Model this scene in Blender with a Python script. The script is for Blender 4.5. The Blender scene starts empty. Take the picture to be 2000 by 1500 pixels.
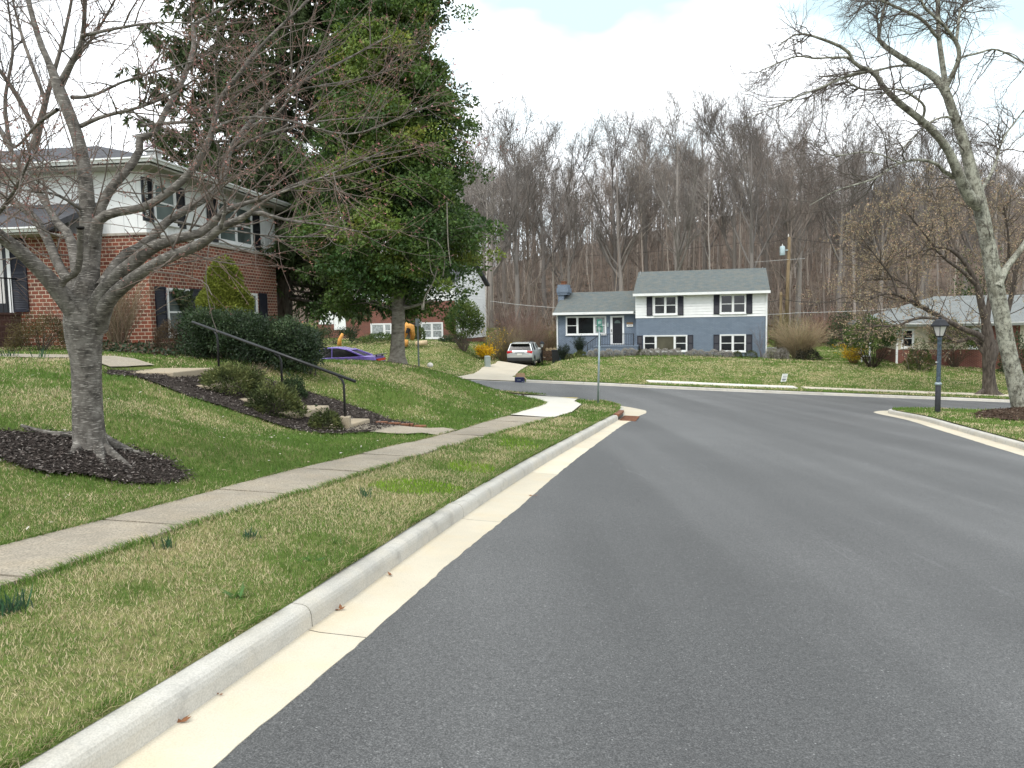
import bpy, bmesh, math, random
import numpy as np
from mathutils import Vector, Matrix
from mathutils.geometry import delaunay_2d_cdt

sc = bpy.context.scene
C = sc.collection
RAD = math.radians
PI = math.pi

# ---------------------------------------------------------------- camera
FOC, PITCH, ROLL, CAMZ = 1502.0, RAD(4.85), 0.018, 1.6
cam_d = bpy.data.cameras.new('camera')
cam_d.sensor_width = 36.0
cam_d.lens = 36.0 * FOC / 2000.0
cam_d.clip_start = 0.05
cam_d.clip_end = 3000
cam = bpy.data.objects.new('camera', cam_d)
C.objects.link(cam)
_f = Vector((0, math.cos(PITCH), -math.sin(PITCH)))
_u = Vector((0, math.sin(PITCH), math.cos(PITCH)))
_r = Vector((1, 0, 0))
_r2 = _r * math.cos(ROLL) - _u * math.sin(ROLL)
_u2 = _r * math.sin(ROLL) + _u * math.cos(ROLL)
_m = Matrix((_r2, _u2, -_f)).transposed().to_4x4()
_m.translation = (0, 0, CAMZ)
cam.matrix_world = _m
sc.camera = cam

# ---------------------------------------------------------------- sky, sun, exposure
SUN_EL, SUN_AZ = RAD(52), RAD(215)      # azimuth clockwise from +Y
wd = bpy.data.worlds.new('World')
sc.world = wd
wd.use_nodes = True
nt = wd.node_tree
bg = nt.nodes['Background']
sky = nt.nodes.new('ShaderNodeTexSky')
sky.sky_type = 'NISHITA'
sky.sun_disc = False
sky.sun_elevation = SUN_EL
sky.sun_rotation = SUN_AZ
tc = nt.nodes.new('ShaderNodeTexCoord')
mp = nt.nodes.new('ShaderNodeMapping')
mp.inputs['Scale'].default_value = (2.2, 2.2, 4.2)
mp.inputs['Location'].default_value = (0.35, 0.1, 0.2)
nz = nt.nodes.new('ShaderNodeTexNoise')
nz.inputs['Scale'].default_value = 1.6
nz.inputs['Detail'].default_value = 4.5
nz.inputs['Roughness'].default_value = 0.5
rp = nt.nodes.new('ShaderNodeValToRGB')
rp.color_ramp.elements[0].position = 0.36
rp.color_ramp.elements[0].color = (0.33, 0.33, 0.33, 1)
rp.color_ramp.elements[1].position = 0.52
rp.color_ramp.elements[1].color = (1, 1, 1, 1)
mix = nt.nodes.new('ShaderNodeMix')
mix.data_type = 'RGBA'
CLOUD = (12.6, 13.1, 13.6, 1)
mix.inputs['B'].default_value = CLOUD
nt.links.new(tc.outputs['Generated'], mp.inputs['Vector'])
nt.links.new(mp.outputs['Vector'], nz.inputs['Vector'])
nt.links.new(nz.outputs['Fac'], rp.inputs['Fac'])
nt.links.new(rp.outputs['Color'], mix.inputs['Factor'])
hz = nt.nodes.new('ShaderNodeMix')          # thin high haze takes most of the blue out of the gaps
hz.data_type = 'RGBA'
hz.inputs['Factor'].default_value = 0.7
hz.inputs['B'].default_value = (2.2, 5.2, 5.6, 1)
nt.links.new(sky.outputs['Color'], hz.inputs['A'])
nt.links.new(hz.outputs['Result'], mix.inputs['A'])
nt.links.new(mix.outputs['Result'], bg.inputs['Color'])
bg.inputs['Strength'].default_value = 0.095

sun_d = bpy.data.lights.new('sun', 'SUN')
sun_d.energy = 1.3
sun_d.angle = RAD(14)
sun_d.color = (1.0, 0.96, 0.9)
sun = bpy.data.objects.new('sun', sun_d)
C.objects.link(sun)
_sd = Vector((math.sin(SUN_AZ) * math.cos(SUN_EL), math.cos(SUN_AZ) * math.cos(SUN_EL), math.sin(SUN_EL)))
sun.rotation_euler = _sd.to_track_quat('Z', 'Y').to_euler()

sc.view_settings.view_transform = 'Standard'
sc.view_settings.look = 'None'
sc.view_settings.exposure = 0.66
sc.view_settings.gamma = 1.0
sc.render.engine = 'CYCLES'
sc.cycles.max_bounces = 6
sc.cycles.diffuse_bounces = 3
sc.cycles.glossy_bounces = 3
sc.cycles.transmission_bounces = 4
sc.cycles.transparent_max_bounces = 6

# ---------------------------------------------------------------- measuring the place
DV, EV = (0.252, 0.968), (0.968, -0.252)     # along the street, across the street (rightwards)
STREET = -math.atan2(0.252, 0.968)           # rotation of frames aligned with the street

def ray(px, py):
    u, v = px - 1000.0, py - 750.0
    c, s = math.cos(ROLL), math.sin(ROLL)
    u0, v0 = c * u - s * v, s * u + c * v
    x, up = u0 / FOC, -v0 / FOC
    Y = math.cos(PITCH) + up * math.sin(PITCH)
    Z = -math.sin(PITCH) + up * math.cos(PITCH)
    return (x / Y, 1.0, Z / Y)

def P(px, py, D):
    r = ray(px, py)
    return Vector((r[0] * D, D, CAMZ + r[2] * D))

def st2xy(s, t):
    return (DV[0] * s + EV[0] * t, DV[1] * s + EV[1] * t)

def zr(x, y):
    return -0.0555 * (DV[0] * x + DV[1] * y) - 0.044 * (EV[0] * x + EV[1] * y)

def GP(px, py, h=0.0):
    r = ray(px, py)
    k = zr(r[0], 1.0)
    y = (CAMZ - h) / (k - r[2])
    return (r[0] * y, y)

# ---------------------------------------------------------------- tags
def tag(o, label, cat, group=None, kind=None):
    o['label'] = label
    o['category'] = cat
    if group:
        o['group'] = group
    if kind:
        o['kind'] = kind
    return o

def struct(o):
    o['kind'] = 'structure'
    return o

def stuff(o, label=None, cat=None):
    o['kind'] = 'stuff'
    if label:
        o['label'] = label
        o['category'] = cat
    return o

def thing(name, label, cat, loc=(0, 0, 0), rotz=0.0, group=None):
    o = bpy.data.objects.new(name, None)
    o.empty_display_size = 0.2
    C.objects.link(o)
    o.location = loc
    o.rotation_euler = (0, 0, rotz)
    return tag(o, label, cat, group)

def copy_tree(o, parent=None):
    c = o.copy()
    C.objects.link(c)
    c.parent = parent
    for ch in list(o.children):
        copy_tree(ch, c)
    return c

# ---------------------------------------------------------------- materials
def newmat(name):
    m = bpy.data.materials.new(name)
    m.use_nodes = True
    t = m.node_tree
    return m, t, t.nodes['Principled BSDF']

def N(t, kind, **kw):
    n = t.nodes.new(kind)
    for k, v in kw.items():
        if k in n.inputs:
            n.inputs[k].default_value = v
        else:
            setattr(n, k, v)
    return n

def noise(t, scale, detail=4, rough=0.55, vec=None, dist=0.0):
    n = N(t, 'ShaderNodeTexNoise', Scale=scale, Detail=detail, Roughness=rough, Distortion=dist)
    if vec is None:
        vec = N(t, 'ShaderNodeTexCoord').outputs['Object']
    t.links.new(vec, n.inputs['Vector'])
    return n.outputs['Fac']

def ramp(t, fac, stops):
    r = N(t, 'ShaderNodeValToRGB')
    e = r.color_ramp.elements
    while len(e) < len(stops):
        e.new(0.5)
    for i, (p, c) in enumerate(stops):
        e[i].position = p
        if not isinstance(c, (tuple, list)):
            c = (c, c, c)
        e[i].color = (*c, 1)
    t.links.new(fac, r.inputs['Fac'])
    return r.outputs['Color']

def mixc(t, fac, a, b, mode='MIX'):
    m = N(t, 'ShaderNodeMix', data_type='RGBA', blend_type=mode)
    for nm, v in (('Factor', fac), ('A', a), ('B', b)):
        if isinstance(v, (int, float)):
            m.inputs[nm].default_value = v
        elif isinstance(v, (tuple, list)):
            m.inputs[nm].default_value = (*v, 1)
        else:
            t.links.new(v, m.inputs[nm])
    return m.outputs['Result']

def bump(t, b, h, strength=0.3, dist=0.02):
    n = N(t, 'ShaderNodeBump', Strength=strength, Distance=dist)
    t.links.new(h, n.inputs['Height'])
    t.links.new(n.outputs['Normal'], b.inputs['Normal'])

def vscale(t, s, out='Object'):
    m = N(t, 'ShaderNodeMapping')
    m.inputs['Scale'].default_value = s
    t.links.new(N(t, 'ShaderNodeTexCoord').outputs[out], m.inputs['Vector'])
    return m.outputs['Vector']

def plain(name, col, rough=0.6, metal=0.0, var=0.12, scale=6.0, spec=0.4):
    m, t, b = newmat(name)
    f = noise(t, scale)
    lo = tuple(c * (1 - var) for c in col)
    hi = tuple(min(1, c * (1 + var)) for c in col)
    t.links.new(ramp(t, f, [(0.3, lo), (0.7, hi)]), b.inputs['Base Color'])
    b.inputs['Roughness'].default_value = rough
    b.inputs['Metallic'].default_value = metal
    b.inputs['Specular IOR Level'].default_value = spec
    return m

def brickmat(name, c1, c2, cm, bw, rh, mortar, bumpy=0.5, stain=0.25):
    m, t, b = newmat(name)
    tcn = N(t, 'ShaderNodeTexCoord')
    sep = N(t, 'ShaderNodeSeparateXYZ')
    t.links.new(tcn.outputs['Object'], sep.inputs[0])
    ad = N(t, 'ShaderNodeMath', operation='ADD')
    t.links.new(sep.outputs[0], ad.inputs[0])
    t.links.new(sep.outputs[1], ad.inputs[1])
    cb = N(t, 'ShaderNodeCombineXYZ')
    t.links.new(ad.outputs[0], cb.inputs[0])
    t.links.new(sep.outputs[2], cb.inputs[1])
    br = N(t, 'ShaderNodeTexBrick', Scale=1.0)
    br.inputs['Color1'].default_value = (*c1, 1)
    br.inputs['Color2'].default_value = (*c2, 1)
    br.inputs['Mortar'].default_value = (*cm, 1)
    br.inputs['Mortar Size'].default_value = mortar
    br.inputs['Mortar Smooth'].default_value = 0.3
    br.inputs['Brick Width'].default_value = bw
    br.inputs['Row Height'].default_value = rh
    t.links.new(cb.outputs[0], br.inputs['Vector'])
    f = noise(t, 1.3, 5, 0.6)
    v = ramp(t, f, [(0.3, 1 - stain), (0.7, 1 + 0.0)])
    f2 = noise(t, 40, 2)
    v2 = ramp(t, f2, [(0.3, 0.82), (0.7, 1.0)])
    c = mixc(t, 1.0, br.outputs['Color'], v, 'MULTIPLY')
    c = mixc(t, 1.0, c, v2, 'MULTIPLY')
    t.links.new(c, b.inputs['Base Color'])
    b.inputs['Roughness'].default_value = 0.85
    inv = N(t, 'ShaderNodeMath', operation='SUBTRACT')
    inv.inputs[0].default_value = 1.0
    t.links.new(br.outputs['Fac'], inv.inputs[1])
    bump(t, b, inv.outputs[0], bumpy, 0.01)
    return m

def shingle(name, c1, c2, c3):
    m, t, b = newmat(name)
    br = N(t, 'ShaderNodeTexBrick', Scale=1.0)
    br.inputs['Color1'].default_value = (*c1, 1)
    br.inputs['Color2'].default_value = (*c2, 1)
    br.inputs['Mortar'].default_value = (*[c * 0.55 for c in c1], 1)
    br.inputs['Mortar Size'].default_value = 0.008
    br.inputs['Brick Width'].default_value = 0.32
    br.inputs['Row Height'].default_value = 0.14
    br.inputs['Bias'].default_value = 0.1
    t.links.new(N(t, 'ShaderNodeTexCoord').outputs['Object'], br.inputs['Vector'])
    f = noise(t, 2.6, 5, 0.7)
    c = mixc(t, ramp(t, f, [(0.4, 0.0), (0.68, 0.7)]), br.outputs['Color'], c3)
    f2 = noise(t, 30, 2)
    c = mixc(t, 1.0, c, ramp(t, f2, [(0.25, 0.7), (0.7, 1.1)]), 'MULTIPLY')
    t.links.new(c, b.inputs['Base Color'])
    b.inputs['Roughness'].default_value = 0.9
    bump(t, b, br.outputs['Fac'], 0.3, -0.01)
    return m

def concrete(name, col, var=0.18, warm=(1.0, 0.93, 0.82), speck=0.3, speckscale=160, scuff=False):
    m, t, b = newmat(name)
    geo = N(t, 'ShaderNodeNewGeometry')
    f = noise(t, 0.9, 6, 0.65)
    c = ramp(t, f, [(0.3, tuple(x * (1 - var) for x in col)), (0.7, col)])
    f2 = noise(t, 3.1, 5, 0.6)
    c = mixc(t, ramp(t, f2, [(0.45, 0.0), (0.75, 0.5)]), c, tuple(a * b_ for a, b_ in zip(col, warm)))
    f3 = noise(t, speckscale, 2)
    c = mixc(t, 1.0, c, ramp(t, f3, [(0.3, 1 - speck), (0.62, 1.0)]), 'MULTIPLY')
    if scuff:
        f5 = noise(t, 2.1, 4, 0.7, None, 1.5)
        f6 = noise(t, 9.0, 4, 0.7)
        k5 = mixc(t, 1.0, ramp(t, f5, [(0.52, 0.0), (0.66, 0.75)]), ramp(t, f6, [(0.35, 0.2), (0.65, 1.0)]), 'MULTIPLY')
        c = mixc(t, k5, c, tuple(x * 0.52 for x in col))
    isl = ramp(t, geo.outputs['Random Per Island'], [(0.0, 0.86), (1.0, 1.0)])
    c = mixc(t, 1.0, c, isl, 'MULTIPLY')
    t.links.new(c, b.inputs['Base Color'])
    b.inputs['Roughness'].default_value = 0.85
    b.inputs['Specular IOR Level'].default_value = 0.25
    bump(t, b, f3, 0.25, 0.004)
    return m

def asphalt():
    m, t, b = newmat('asphalt')
    f1 = noise(t, 125, 2, 0.7)
    fb = noise(t, 48, 3, 0.7)
    f2 = noise(t, 0.35, 5, 0.6)
    # wheel tracks and paver passes run along the street
    mpn = N(t, 'ShaderNodeMapping')
    mpn.inputs['Rotation'].default_value = (0, 0, -STREET)
    mpn.inputs['Scale'].default_value = (1.0, 0.03, 1.0)
    t.links.new(N(t, 'ShaderNodeTexCoord').outputs['Object'], mpn.inputs['Vector'])
    f3 = noise(t, 0.55, 3, 0.5, mpn.outputs['Vector'])
    base = ramp(t, f1, [(0.30, (0.036, 0.036, 0.036)), (0.5, (0.078, 0.077, 0.076)), (0.70, (0.165, 0.162, 0.159))])
    base = mixc(t, 1.0, base, ramp(t, fb, [(0.33, 0.76), (0.5, 1.0), (0.66, 1.26)]), 'MULTIPLY')
    base = mixc(t, 1.0, base, ramp(t, f2, [(0.3, 0.84), (0.7, 1.1)]), 'MULTIPLY')
    base = mixc(t, 1.0, base, ramp(t, f3, [(0.40, 0.80), (0.5, 1.0), (0.60, 1.24)]), 'MULTIPLY')
    # pale scuff lines
    mp2 = N(t, 'ShaderNodeMapping')
    mp2.inputs['Rotation'].default_value = (0, 0, -STREET + 0.12)
    mp2.inputs['Scale'].default_value = (1.0, 0.05, 1.0)
    t.links.new(N(t, 'ShaderNodeTexCoord').outputs['Object'], mp2.inputs['Vector'])
    f4 = noise(t, 2.3, 2, 0.5, mp2.outputs['Vector'], 0.6)
    ln = ramp(t, f4, [(0.4965, 0.0), (0.500, 0.32), (0.5035, 0.0)])
    msk = ramp(t, noise(t, 0.5, 3), [(0.5, 0.0), (0.6, 1.0)])
    base = mixc(t, mixc(t, 1.0, ln, msk, 'MULTIPLY'), base, (0.22, 0.22, 0.22))
    t.links.new(base, b.inputs['Base Color'])
    vo = N(t, 'ShaderNodeTexVoronoi', Scale=34.0)
    t.links.new(N(t, 'ShaderNodeTexCoord').outputs['Object'], vo.inputs['Vector'])
    base_out = mixc(t, ramp(t, vo.outputs['Distance'], [(0.10, 0.75), (0.17, 0.0)]), base, (0.34, 0.34, 0.33))
    msk2 = ramp(t, noise(t, 17, 2), [(0.55, 0.0), (0.62, 1.0)])
    base = mixc(t, msk2, base, base_out)
    t.links.new(base, b.inputs['Base Color'])
    b.inputs['Roughness'].default_value = 0.6
    b.inputs['Specular IOR Level'].default_value = 0.5
    bump(t, b, f1, 0.7, 0.006)
    return m

def attrmat(name, transl=0.3, rough=0.55, spec=0.25):
    m, t, b = newmat(name)
    a = N(t, 'ShaderNodeAttribute', attribute_name='Col')
    t.links.new(a.outputs['Color'], b.inputs['Base Color'])
    b.inputs['Roughness'].default_value = rough
    b.inputs['Specular IOR Level'].default_value = spec
    if transl > 0:
        tr = N(t, 'ShaderNodeBsdfTranslucent')
        t.links.new(a.outputs['Color'], tr.inputs['Color'])
        mx = N(t, 'ShaderNodeMixShader')
        mx.inputs[0].default_value = transl
        t.links.new(b.outputs[0], mx.inputs[1])
        t.links.new(tr.outputs[0], mx.inputs[2])
        t.links.new(mx.outputs[0], t.nodes['Material Output'].inputs['Surface'])
    return m

def barkmat(name, dark, mid, light, sx=14, sz=3, lich=None, rings=False):
    m, t, b = newmat(name)
    v = vscale(t, (sx, sx, sz))
    f = noise(t, 1.0, 6, 0.65, v, 0.4)
    c = ramp(t, f, [(0.32, dark), (0.5, mid), (0.7, light)])
    if rings:
        v2 = vscale(t, (13, 13, 105))
        f2 = noise(t, 1.0, 3, 0.6, v2)
        c = mixc(t, ramp(t, f2, [(0.56, 0.0), (0.65, 0.75)]), c, tuple(min(1, x * 1.9) for x in light))
        h = f2
    else:
        h = f
    if lich:
        f3 = noise(t, 4.5, 6, 0.75)
        c = mixc(t, ramp(t, f3, [(0.42, 0.0), (0.56, 0.72)]), c, lich)
        f4 = noise(t, 1.0, 4, 0.7, vscale(t, (26, 26, 7)), 1.2)
        c = mixc(t, ramp(t, f4, [(0.36, 0.9), (0.45, 0.0)]), c, dark)
        h = f4
    t.links.new(c, b.inputs['Base Color'])
    b.inputs['Roughness'].default_value = 0.9
    b.inputs['Specular IOR Level'].default_value = 0.2
    bump(t, b, h, 0.5 if rings else 0.8, 0.01 if rings else 0.02)
    return m

def soilmat(name, stops, s1=1.1, s2=28):
    m, t, b = newmat(name)
    f = noise(t, s1, 6, 0.6)
    c = ramp(t, f, stops)
    f2 = noise(t, s2, 4, 0.7)
    c = mixc(t, 1.0, c, ramp(t, f2, [(0.28, 0.5), (0.7, 1.25)]), 'MULTIPLY')
    t.links.new(c, b.inputs['Base Color'])
    b.inputs['Roughness'].default_value = 0.95
    b.inputs['Specular IOR Level'].default_value = 0.1
    bump(t, b, f2, 0.8, 0.03)
    return m

def glassmat(name, col=(0.012, 0.014, 0.016), rough=0.06):
    m, t, b = newmat(name)
    f = noise(t, 0.7, 3)
    t.links.new(ramp(t, f, [(0.35, tuple(c * 0.6 for c in col)), (0.7, tuple(c * 1.7 for c in col))]), b.inputs['Base Color'])
    b.inputs['Roughness'].default_value = rough
    b.inputs['Specular IOR Level'].default_value = 0.5
    return m

M = {}
M['asphalt'] = asphalt()
M['kerb'] = concrete('kerb_concrete', (0.62, 0.59, 0.53), 0.22, (1.0, 0.94, 0.84), 0.22, 120, True)
M['gutter'] = concrete('gutter_concrete', (0.66, 0.59, 0.465), 0.16, (1.0, 0.9, 0.74), 0.14, 140)
M['walk'] = concrete('sidewalk_concrete', (0.46, 0.40, 0.315), 0.34, (1.0, 0.94, 0.84), 0.5, 75, True)
M['newwalk'] = concrete('new_concrete', (0.74, 0.70, 0.62), 0.1, (1.0, 0.95, 0.88), 0.1)
M['drive'] = concrete('drive_concrete', (0.60, 0.53, 0.42), 0.14, (1.0, 0.94, 0.85), 0.1)
M['lawn'] = soilmat('lawn_ground', [(0.28, (0.06, 0.10, 0.018)), (0.5, (0.115, 0.15, 0.038)), (0.72, (0.25, 0.22, 0.10))], 0.7, 22)
M['litter'] = soilmat('leaf_litter', [(0.3, (0.075, 0.06, 0.048)), (0.5, (0.135, 0.103, 0.082)), (0.7, (0.21, 0.16, 0.125))], 0.3, 9)
M['mulch'] = soilmat('mulch', [(0.3, (0.034, 0.027, 0.023)), (0.7, (0.075, 0.062, 0.053))], 3, 40)
M['brownmulch'] = soilmat('brown_mulch', [(0.3, (0.05, 0.032, 0.022)), (0.7, (0.12, 0.08, 0.055))], 3, 40)
M['brick'] = brickmat('red_brick', (0.33, 0.092, 0.050), (0.16, 0.052, 0.034), (0.64, 0.52, 0.40), 0.203, 0.1016, 0.011)
M['brickfar'] = brickmat('far_red_brick', (0.235, 0.068, 0.044), (0.15, 0.046, 0.033), (0.33, 0.22, 0.17), 0.21, 0.075, 0.008)
M['porchbrick'] = brickmat('porch_brick', (0.10, 0.045, 0.035), (0.075, 0.036, 0.03), (0.15, 0.09, 0.075), 0.30, 0.15, 0.01)
M['bluebrick'] = brickmat('blue_painted_brick', (0.24, 0.29, 0.36), (0.20, 0.25, 0.32), (0.115, 0.15, 0.205), 0.22, 0.085, 0.011, 0.8, 0.14)
M['white'] = plain('white_paint', (0.78, 0.78, 0.77), 0.5, 0, 0.05, 3)
M['offwhite'] = plain('aged_white_paint', (0.60, 0.60, 0.57), 0.6, 0, 0.07, 3)
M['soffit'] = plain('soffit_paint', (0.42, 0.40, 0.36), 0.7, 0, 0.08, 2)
M['stone'] = plain('limestone_sill', (0.38, 0.34, 0.29), 0.8, 0, 0.2, 8)
M['cream'] = plain('cream_siding', (0.60, 0.55, 0.42), 0.7, 0, 0.06, 2)
M['black'] = plain('black_paint', (0.012, 0.013, 0.018), 0.45, 0, 0.3, 9)
M['navy'] = plain('dark_shutter', (0.014, 0.015, 0.026), 0.5, 0, 0.25, 5)
M['iron'] = plain('black_iron', (0.015, 0.015, 0.016), 0.4, 0.0, 0.35, 30)
M['glass'] = glassmat('window_glass')
M['glassgreen'] = glassmat('window_glass_blinds', (0.10, 0.125, 0.12), 0.12)
M['carglass'] = glassmat('car_glass', (0.010, 0.011, 0.012), 0.12)
M['carglass'].node_tree.nodes['Principled BSDF'].inputs['Specular IOR Level'].default_value = 0.22
M['roomglass'] = glassmat('window_glass_room', (0.07, 0.065, 0.045), 0.1)
M['curtain'] = plain('curtained_glass', (0.30, 0.32, 0.32), 0.2, 0, 0.5, 9, 0.6)
M['roofblue'] = shingle('slate_shingles', (0.115, 0.138, 0.14), (0.088, 0.108, 0.11), (0.165, 0.155, 0.125))
M['roofgrey'] = shingle('charcoal_shingles', (0.070, 0.070, 0.080), (0.050, 0.050, 0.058), (0.095, 0.092, 0.10))
M['roofpale'] = shingle('pale_shingles', (0.20, 0.212, 0.208), (0.165, 0.178, 0.174), (0.24, 0.245, 0.235))
M['leaf'] = attrmat('leaves', 0.25, 0.5, 0.3)
M['needle'] = attrmat('needles', 0.12, 0.7, 0.15)
M['grass'] = attrmat('grass_blades', 0.3, 0.6, 0.2)
M['chips'] = attrmat('bark_chips', 0.0, 0.9, 0.1)
M['twig'] = attrmat('twigs', 0.0, 0.85, 0.15)
M['cherrybark'] = barkmat('cherry_bark', (0.042, 0.038, 0.033), (0.115, 0.103, 0.09), (0.20, 0.185, 0.165), 10, 9, None, True)
M['lichenbark'] = barkmat('lichen_bark', (0.04, 0.036, 0.03), (0.15, 0.142, 0.112), (0.25, 0.24, 0.19), 12, 3, (0.45, 0.445, 0.37))
M['greybark'] = barkmat('grey_bark', (0.055, 0.047, 0.04), (0.13, 0.112, 0.095), (0.24, 0.21, 0.18), 8, 2)
M['hollybark'] = barkmat('holly_bark', (0.09, 0.078, 0.062), (0.19, 0.17, 0.14), (0.28, 0.26, 0.215), 6, 14)
M['brownbark'] = barkmat('brown_bark', (0.035, 0.028, 0.023), (0.09, 0.073, 0.06), (0.16, 0.135, 0.11), 10, 2.5)
M['polewood'] = barkmat('pole_wood', (0.10, 0.07, 0.04), (0.21, 0.155, 0.09), (0.30, 0.23, 0.14), 16, 1.2)
M['cutwood'] = plain('fresh_cut_wood', (0.62, 0.30, 0.075), 0.8, 0, 0.25, 7)
M['logend'] = plain('weathered_log_end', (0.15, 0.095, 0.065), 0.9, 0, 0.4, 12)
M['palewood'] = plain('pale_cut_wood', (0.55, 0.42, 0.26), 0.8, 0, 0.2, 9)
M['steel'] = plain('galvanised_steel', (0.30, 0.36, 0.38), 0.45, 0.4, 0.15, 12)
M['signgrey'] = plain('sign_back', (0.14, 0.16, 0.16), 0.5, 0.2, 0.1, 9)
M['green'] = plain('sign_green', (0.0, 0.22, 0.15), 0.4, 0, 0.12, 6)
M['rust'] = plain('rusted_iron', (0.20, 0.085, 0.045), 0.85, 0.1, 0.45, 18)
M['dark'] = plain('dark_void', (0.012, 0.011, 0.010), 0.9)
M['silver'] = plain('silver_car_paint', (0.52, 0.54, 0.54), 0.25, 0.35, 0.03, 2, 0.6)
M['purple'] = plain('purple_car_paint', (0.25, 0.17, 0.56), 0.2, 0.2, 0.05, 2, 0.7)
M['plastic'] = plain('black_plastic', (0.022, 0.023, 0.025), 0.6)
M['tyre'] = plain('tyre_rubber', (0.018, 0.018, 0.019), 0.85)
M['rim'] = plain('alloy_rim', (0.45, 0.46, 0.47), 0.3, 0.7)
M['redlamp'] = plain('red_lens', (0.50, 0.012, 0.018), 0.2, 0, 0.1, 20, 0.6)
M['navybox'] = plain('navy_card', (0.022, 0.026, 0.085), 0.6)
M['card'] = plain('brown_card', (0.30, 0.19, 0.105), 0.8)
M['paleglass'] = plain('frosted_lantern_glass', (0.60, 0.58, 0.55), 0.3, 0, 0.05, 3, 0.5)
M['lampblue'] = plain('weathered_blue_post', (0.085, 0.115, 0.15), 0.55, 0, 0.5, 14)
M['charcoal'] = plain('charcoal_post', (0.040, 0.040, 0.048), 0.5, 0, 0.3, 10)
M['footing'] = concrete('concrete_block', (0.48, 0.40, 0.29), 0.15)
M['pedestal'] = plain('utility_green_grey', (0.27, 0.31, 0.29), 0.5, 0, 0.1, 4)
M['yellow'] = plain('warning_yellow', (0.72, 0.55, 0.12), 0.7)
M['rock'] = plain('white_rock', (0.62, 0.59, 0.54), 0.8, 0, 0.2, 7)
M['transformer'] = plain('transformer_grey', (0.42, 0.52, 0.54), 0.4)
M['wire'] = plain('cable_black', (0.02, 0.02, 0.02), 0.6)
M['whitewire'] = plain('cable_white', (0.55, 0.55, 0.53), 0.6)
M['text'] = plain('grey_print', (0.20, 0.21, 0.23), 0.7)
# ---------------------------------------------------------------- mesh helpers
def link(o, parent=None):
    C.objects.link(o)
    if parent is not None:
        o.parent = parent
    return o

class MB:
    def __init__(s):
        s.v, s.f = [], []
        s.map = None

    def add(s, vs, fs):
        b = len(s.v)
        if s.map:
            vs = [s.map(*v) for v in vs]
        s.v.extend([tuple(v) for v in vs])
        s.f.extend([tuple(i + b for i in f) for f in fs])
        return s

    def box(s, x0, x1, y0, y1, z0, z1):
        vs = [(x, y, z) for z in (z0, z1) for y in (y0, y1) for x in (x0, x1)]
        return s.add(vs, [(0, 2, 3, 1), (4, 5, 7, 6), (0, 1, 5, 4), (2, 6, 7, 3), (0, 4, 6, 2), (1, 3, 7, 5)])

    def prism(s, poly, fn0, fn1):
        n = len(poly)
        vs = [fn0(*p) for p in poly] + [fn1(*p) for p in poly]
        fs = [tuple(range(n - 1, -1, -1)), tuple(range(n, 2 * n))]
        for i in range(n):
            j = (i + 1) % n
            fs.append((i, j, n + j, n + i))
        return s.add(vs, fs)

    def tube(s, pts, rad, n=8, cap=True):
        V, F = tube_arrays([(np.array(pts, float), np.array(rad, float) if np.ndim(rad) else np.full(len(pts), float(rad)))], n)
        fs = [tuple(f) for f in F.tolist()]
        if cap:
            k = len(pts)
            fs.append(tuple(range(n - 1, -1, -1)))
            fs.append(tuple(range((k - 1) * n, k * n)))
        return s.add(V.tolist(), fs)

    def lathe(s, prof, n=12, c=(0, 0, 0), rot=0.0):
        vs = []
        for r, z in prof:
            for i in range(n):
                a = rot + 2 * PI * i / n
                vs.append((c[0] + r * math.cos(a), c[1] + r * math.sin(a), c[2] + z))
        fs = []
        for k in range(len(prof) - 1):
            for i in range(n):
                j = (i + 1) % n
                fs.append((k * n + i, k * n + j, (k + 1) * n + j, (k + 1) * n + i))
        fs.append(tuple(range(n - 1, -1, -1)))
        fs.append(tuple(range((len(prof) - 1) * n, len(prof) * n)))
        return s.add(vs, fs)

    def build(s, name, mat, parent=None, smooth=False, bevel=0.0, seg=2, recalc=True):
        me = bpy.data.meshes.new(name)
        me.from_pydata(s.v, [], s.f)
        if recalc:
            bm = bmesh.new()
            bm.from_mesh(me)
            bmesh.ops.recalc_face_normals(bm, faces=bm.faces)
            bm.to_mesh(me)
            bm.free()
        me.materials.append(mat)
        if smooth:
            me.polygons.foreach_set('use_smooth', [True] * len(me.polygons))
        o = bpy.data.objects.new(name, me)
        link(o, parent)
        if bevel > 0:
            md = o.modifiers.new('bevel', 'BEVEL')
            md.width = bevel
            md.segments = seg
            md.limit_method = 'ANGLE'
            md.angle_limit = RAD(35)
        return o

def npmesh(name, V, F, mat, parent=None, col=None, smooth=False):
    """V n x 3, F m x k (3 or 4); col n x 3 stored as the point attribute Col"""
    V = np.asarray(V, np.float32)
    F = np.asarray(F, np.int32)
    me = bpy.data.meshes.new(name)
    me.vertices.add(len(V))
    me.vertices.foreach_set('co', V.ravel())
    k = F.shape[1]
    me.loops.add(F.size)
    me.loops.foreach_set('vertex_index', F.ravel())
    me.polygons.add(len(F))
    me.polygons.foreach_set('loop_start', np.arange(0, F.size, k, dtype=np.int32))
    me.polygons.foreach_set('loop_total', np.full(len(F), k, np.int32))
    if smooth:
        me.polygons.foreach_set('use_smooth', np.ones(len(F), bool))
    me.update(calc_edges=True)
    if col is not None:
        a = me.attributes.new('Col', 'FLOAT_COLOR', 'POINT')
        c4 = np.ones((len(V), 4), np.float32)
        c4[:, :3] = col
        a.data.foreach_set('color', c4.ravel())
    me.materials.append(mat)
    o = bpy.data.objects.new(name, me)
    return link(o, parent)

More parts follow.
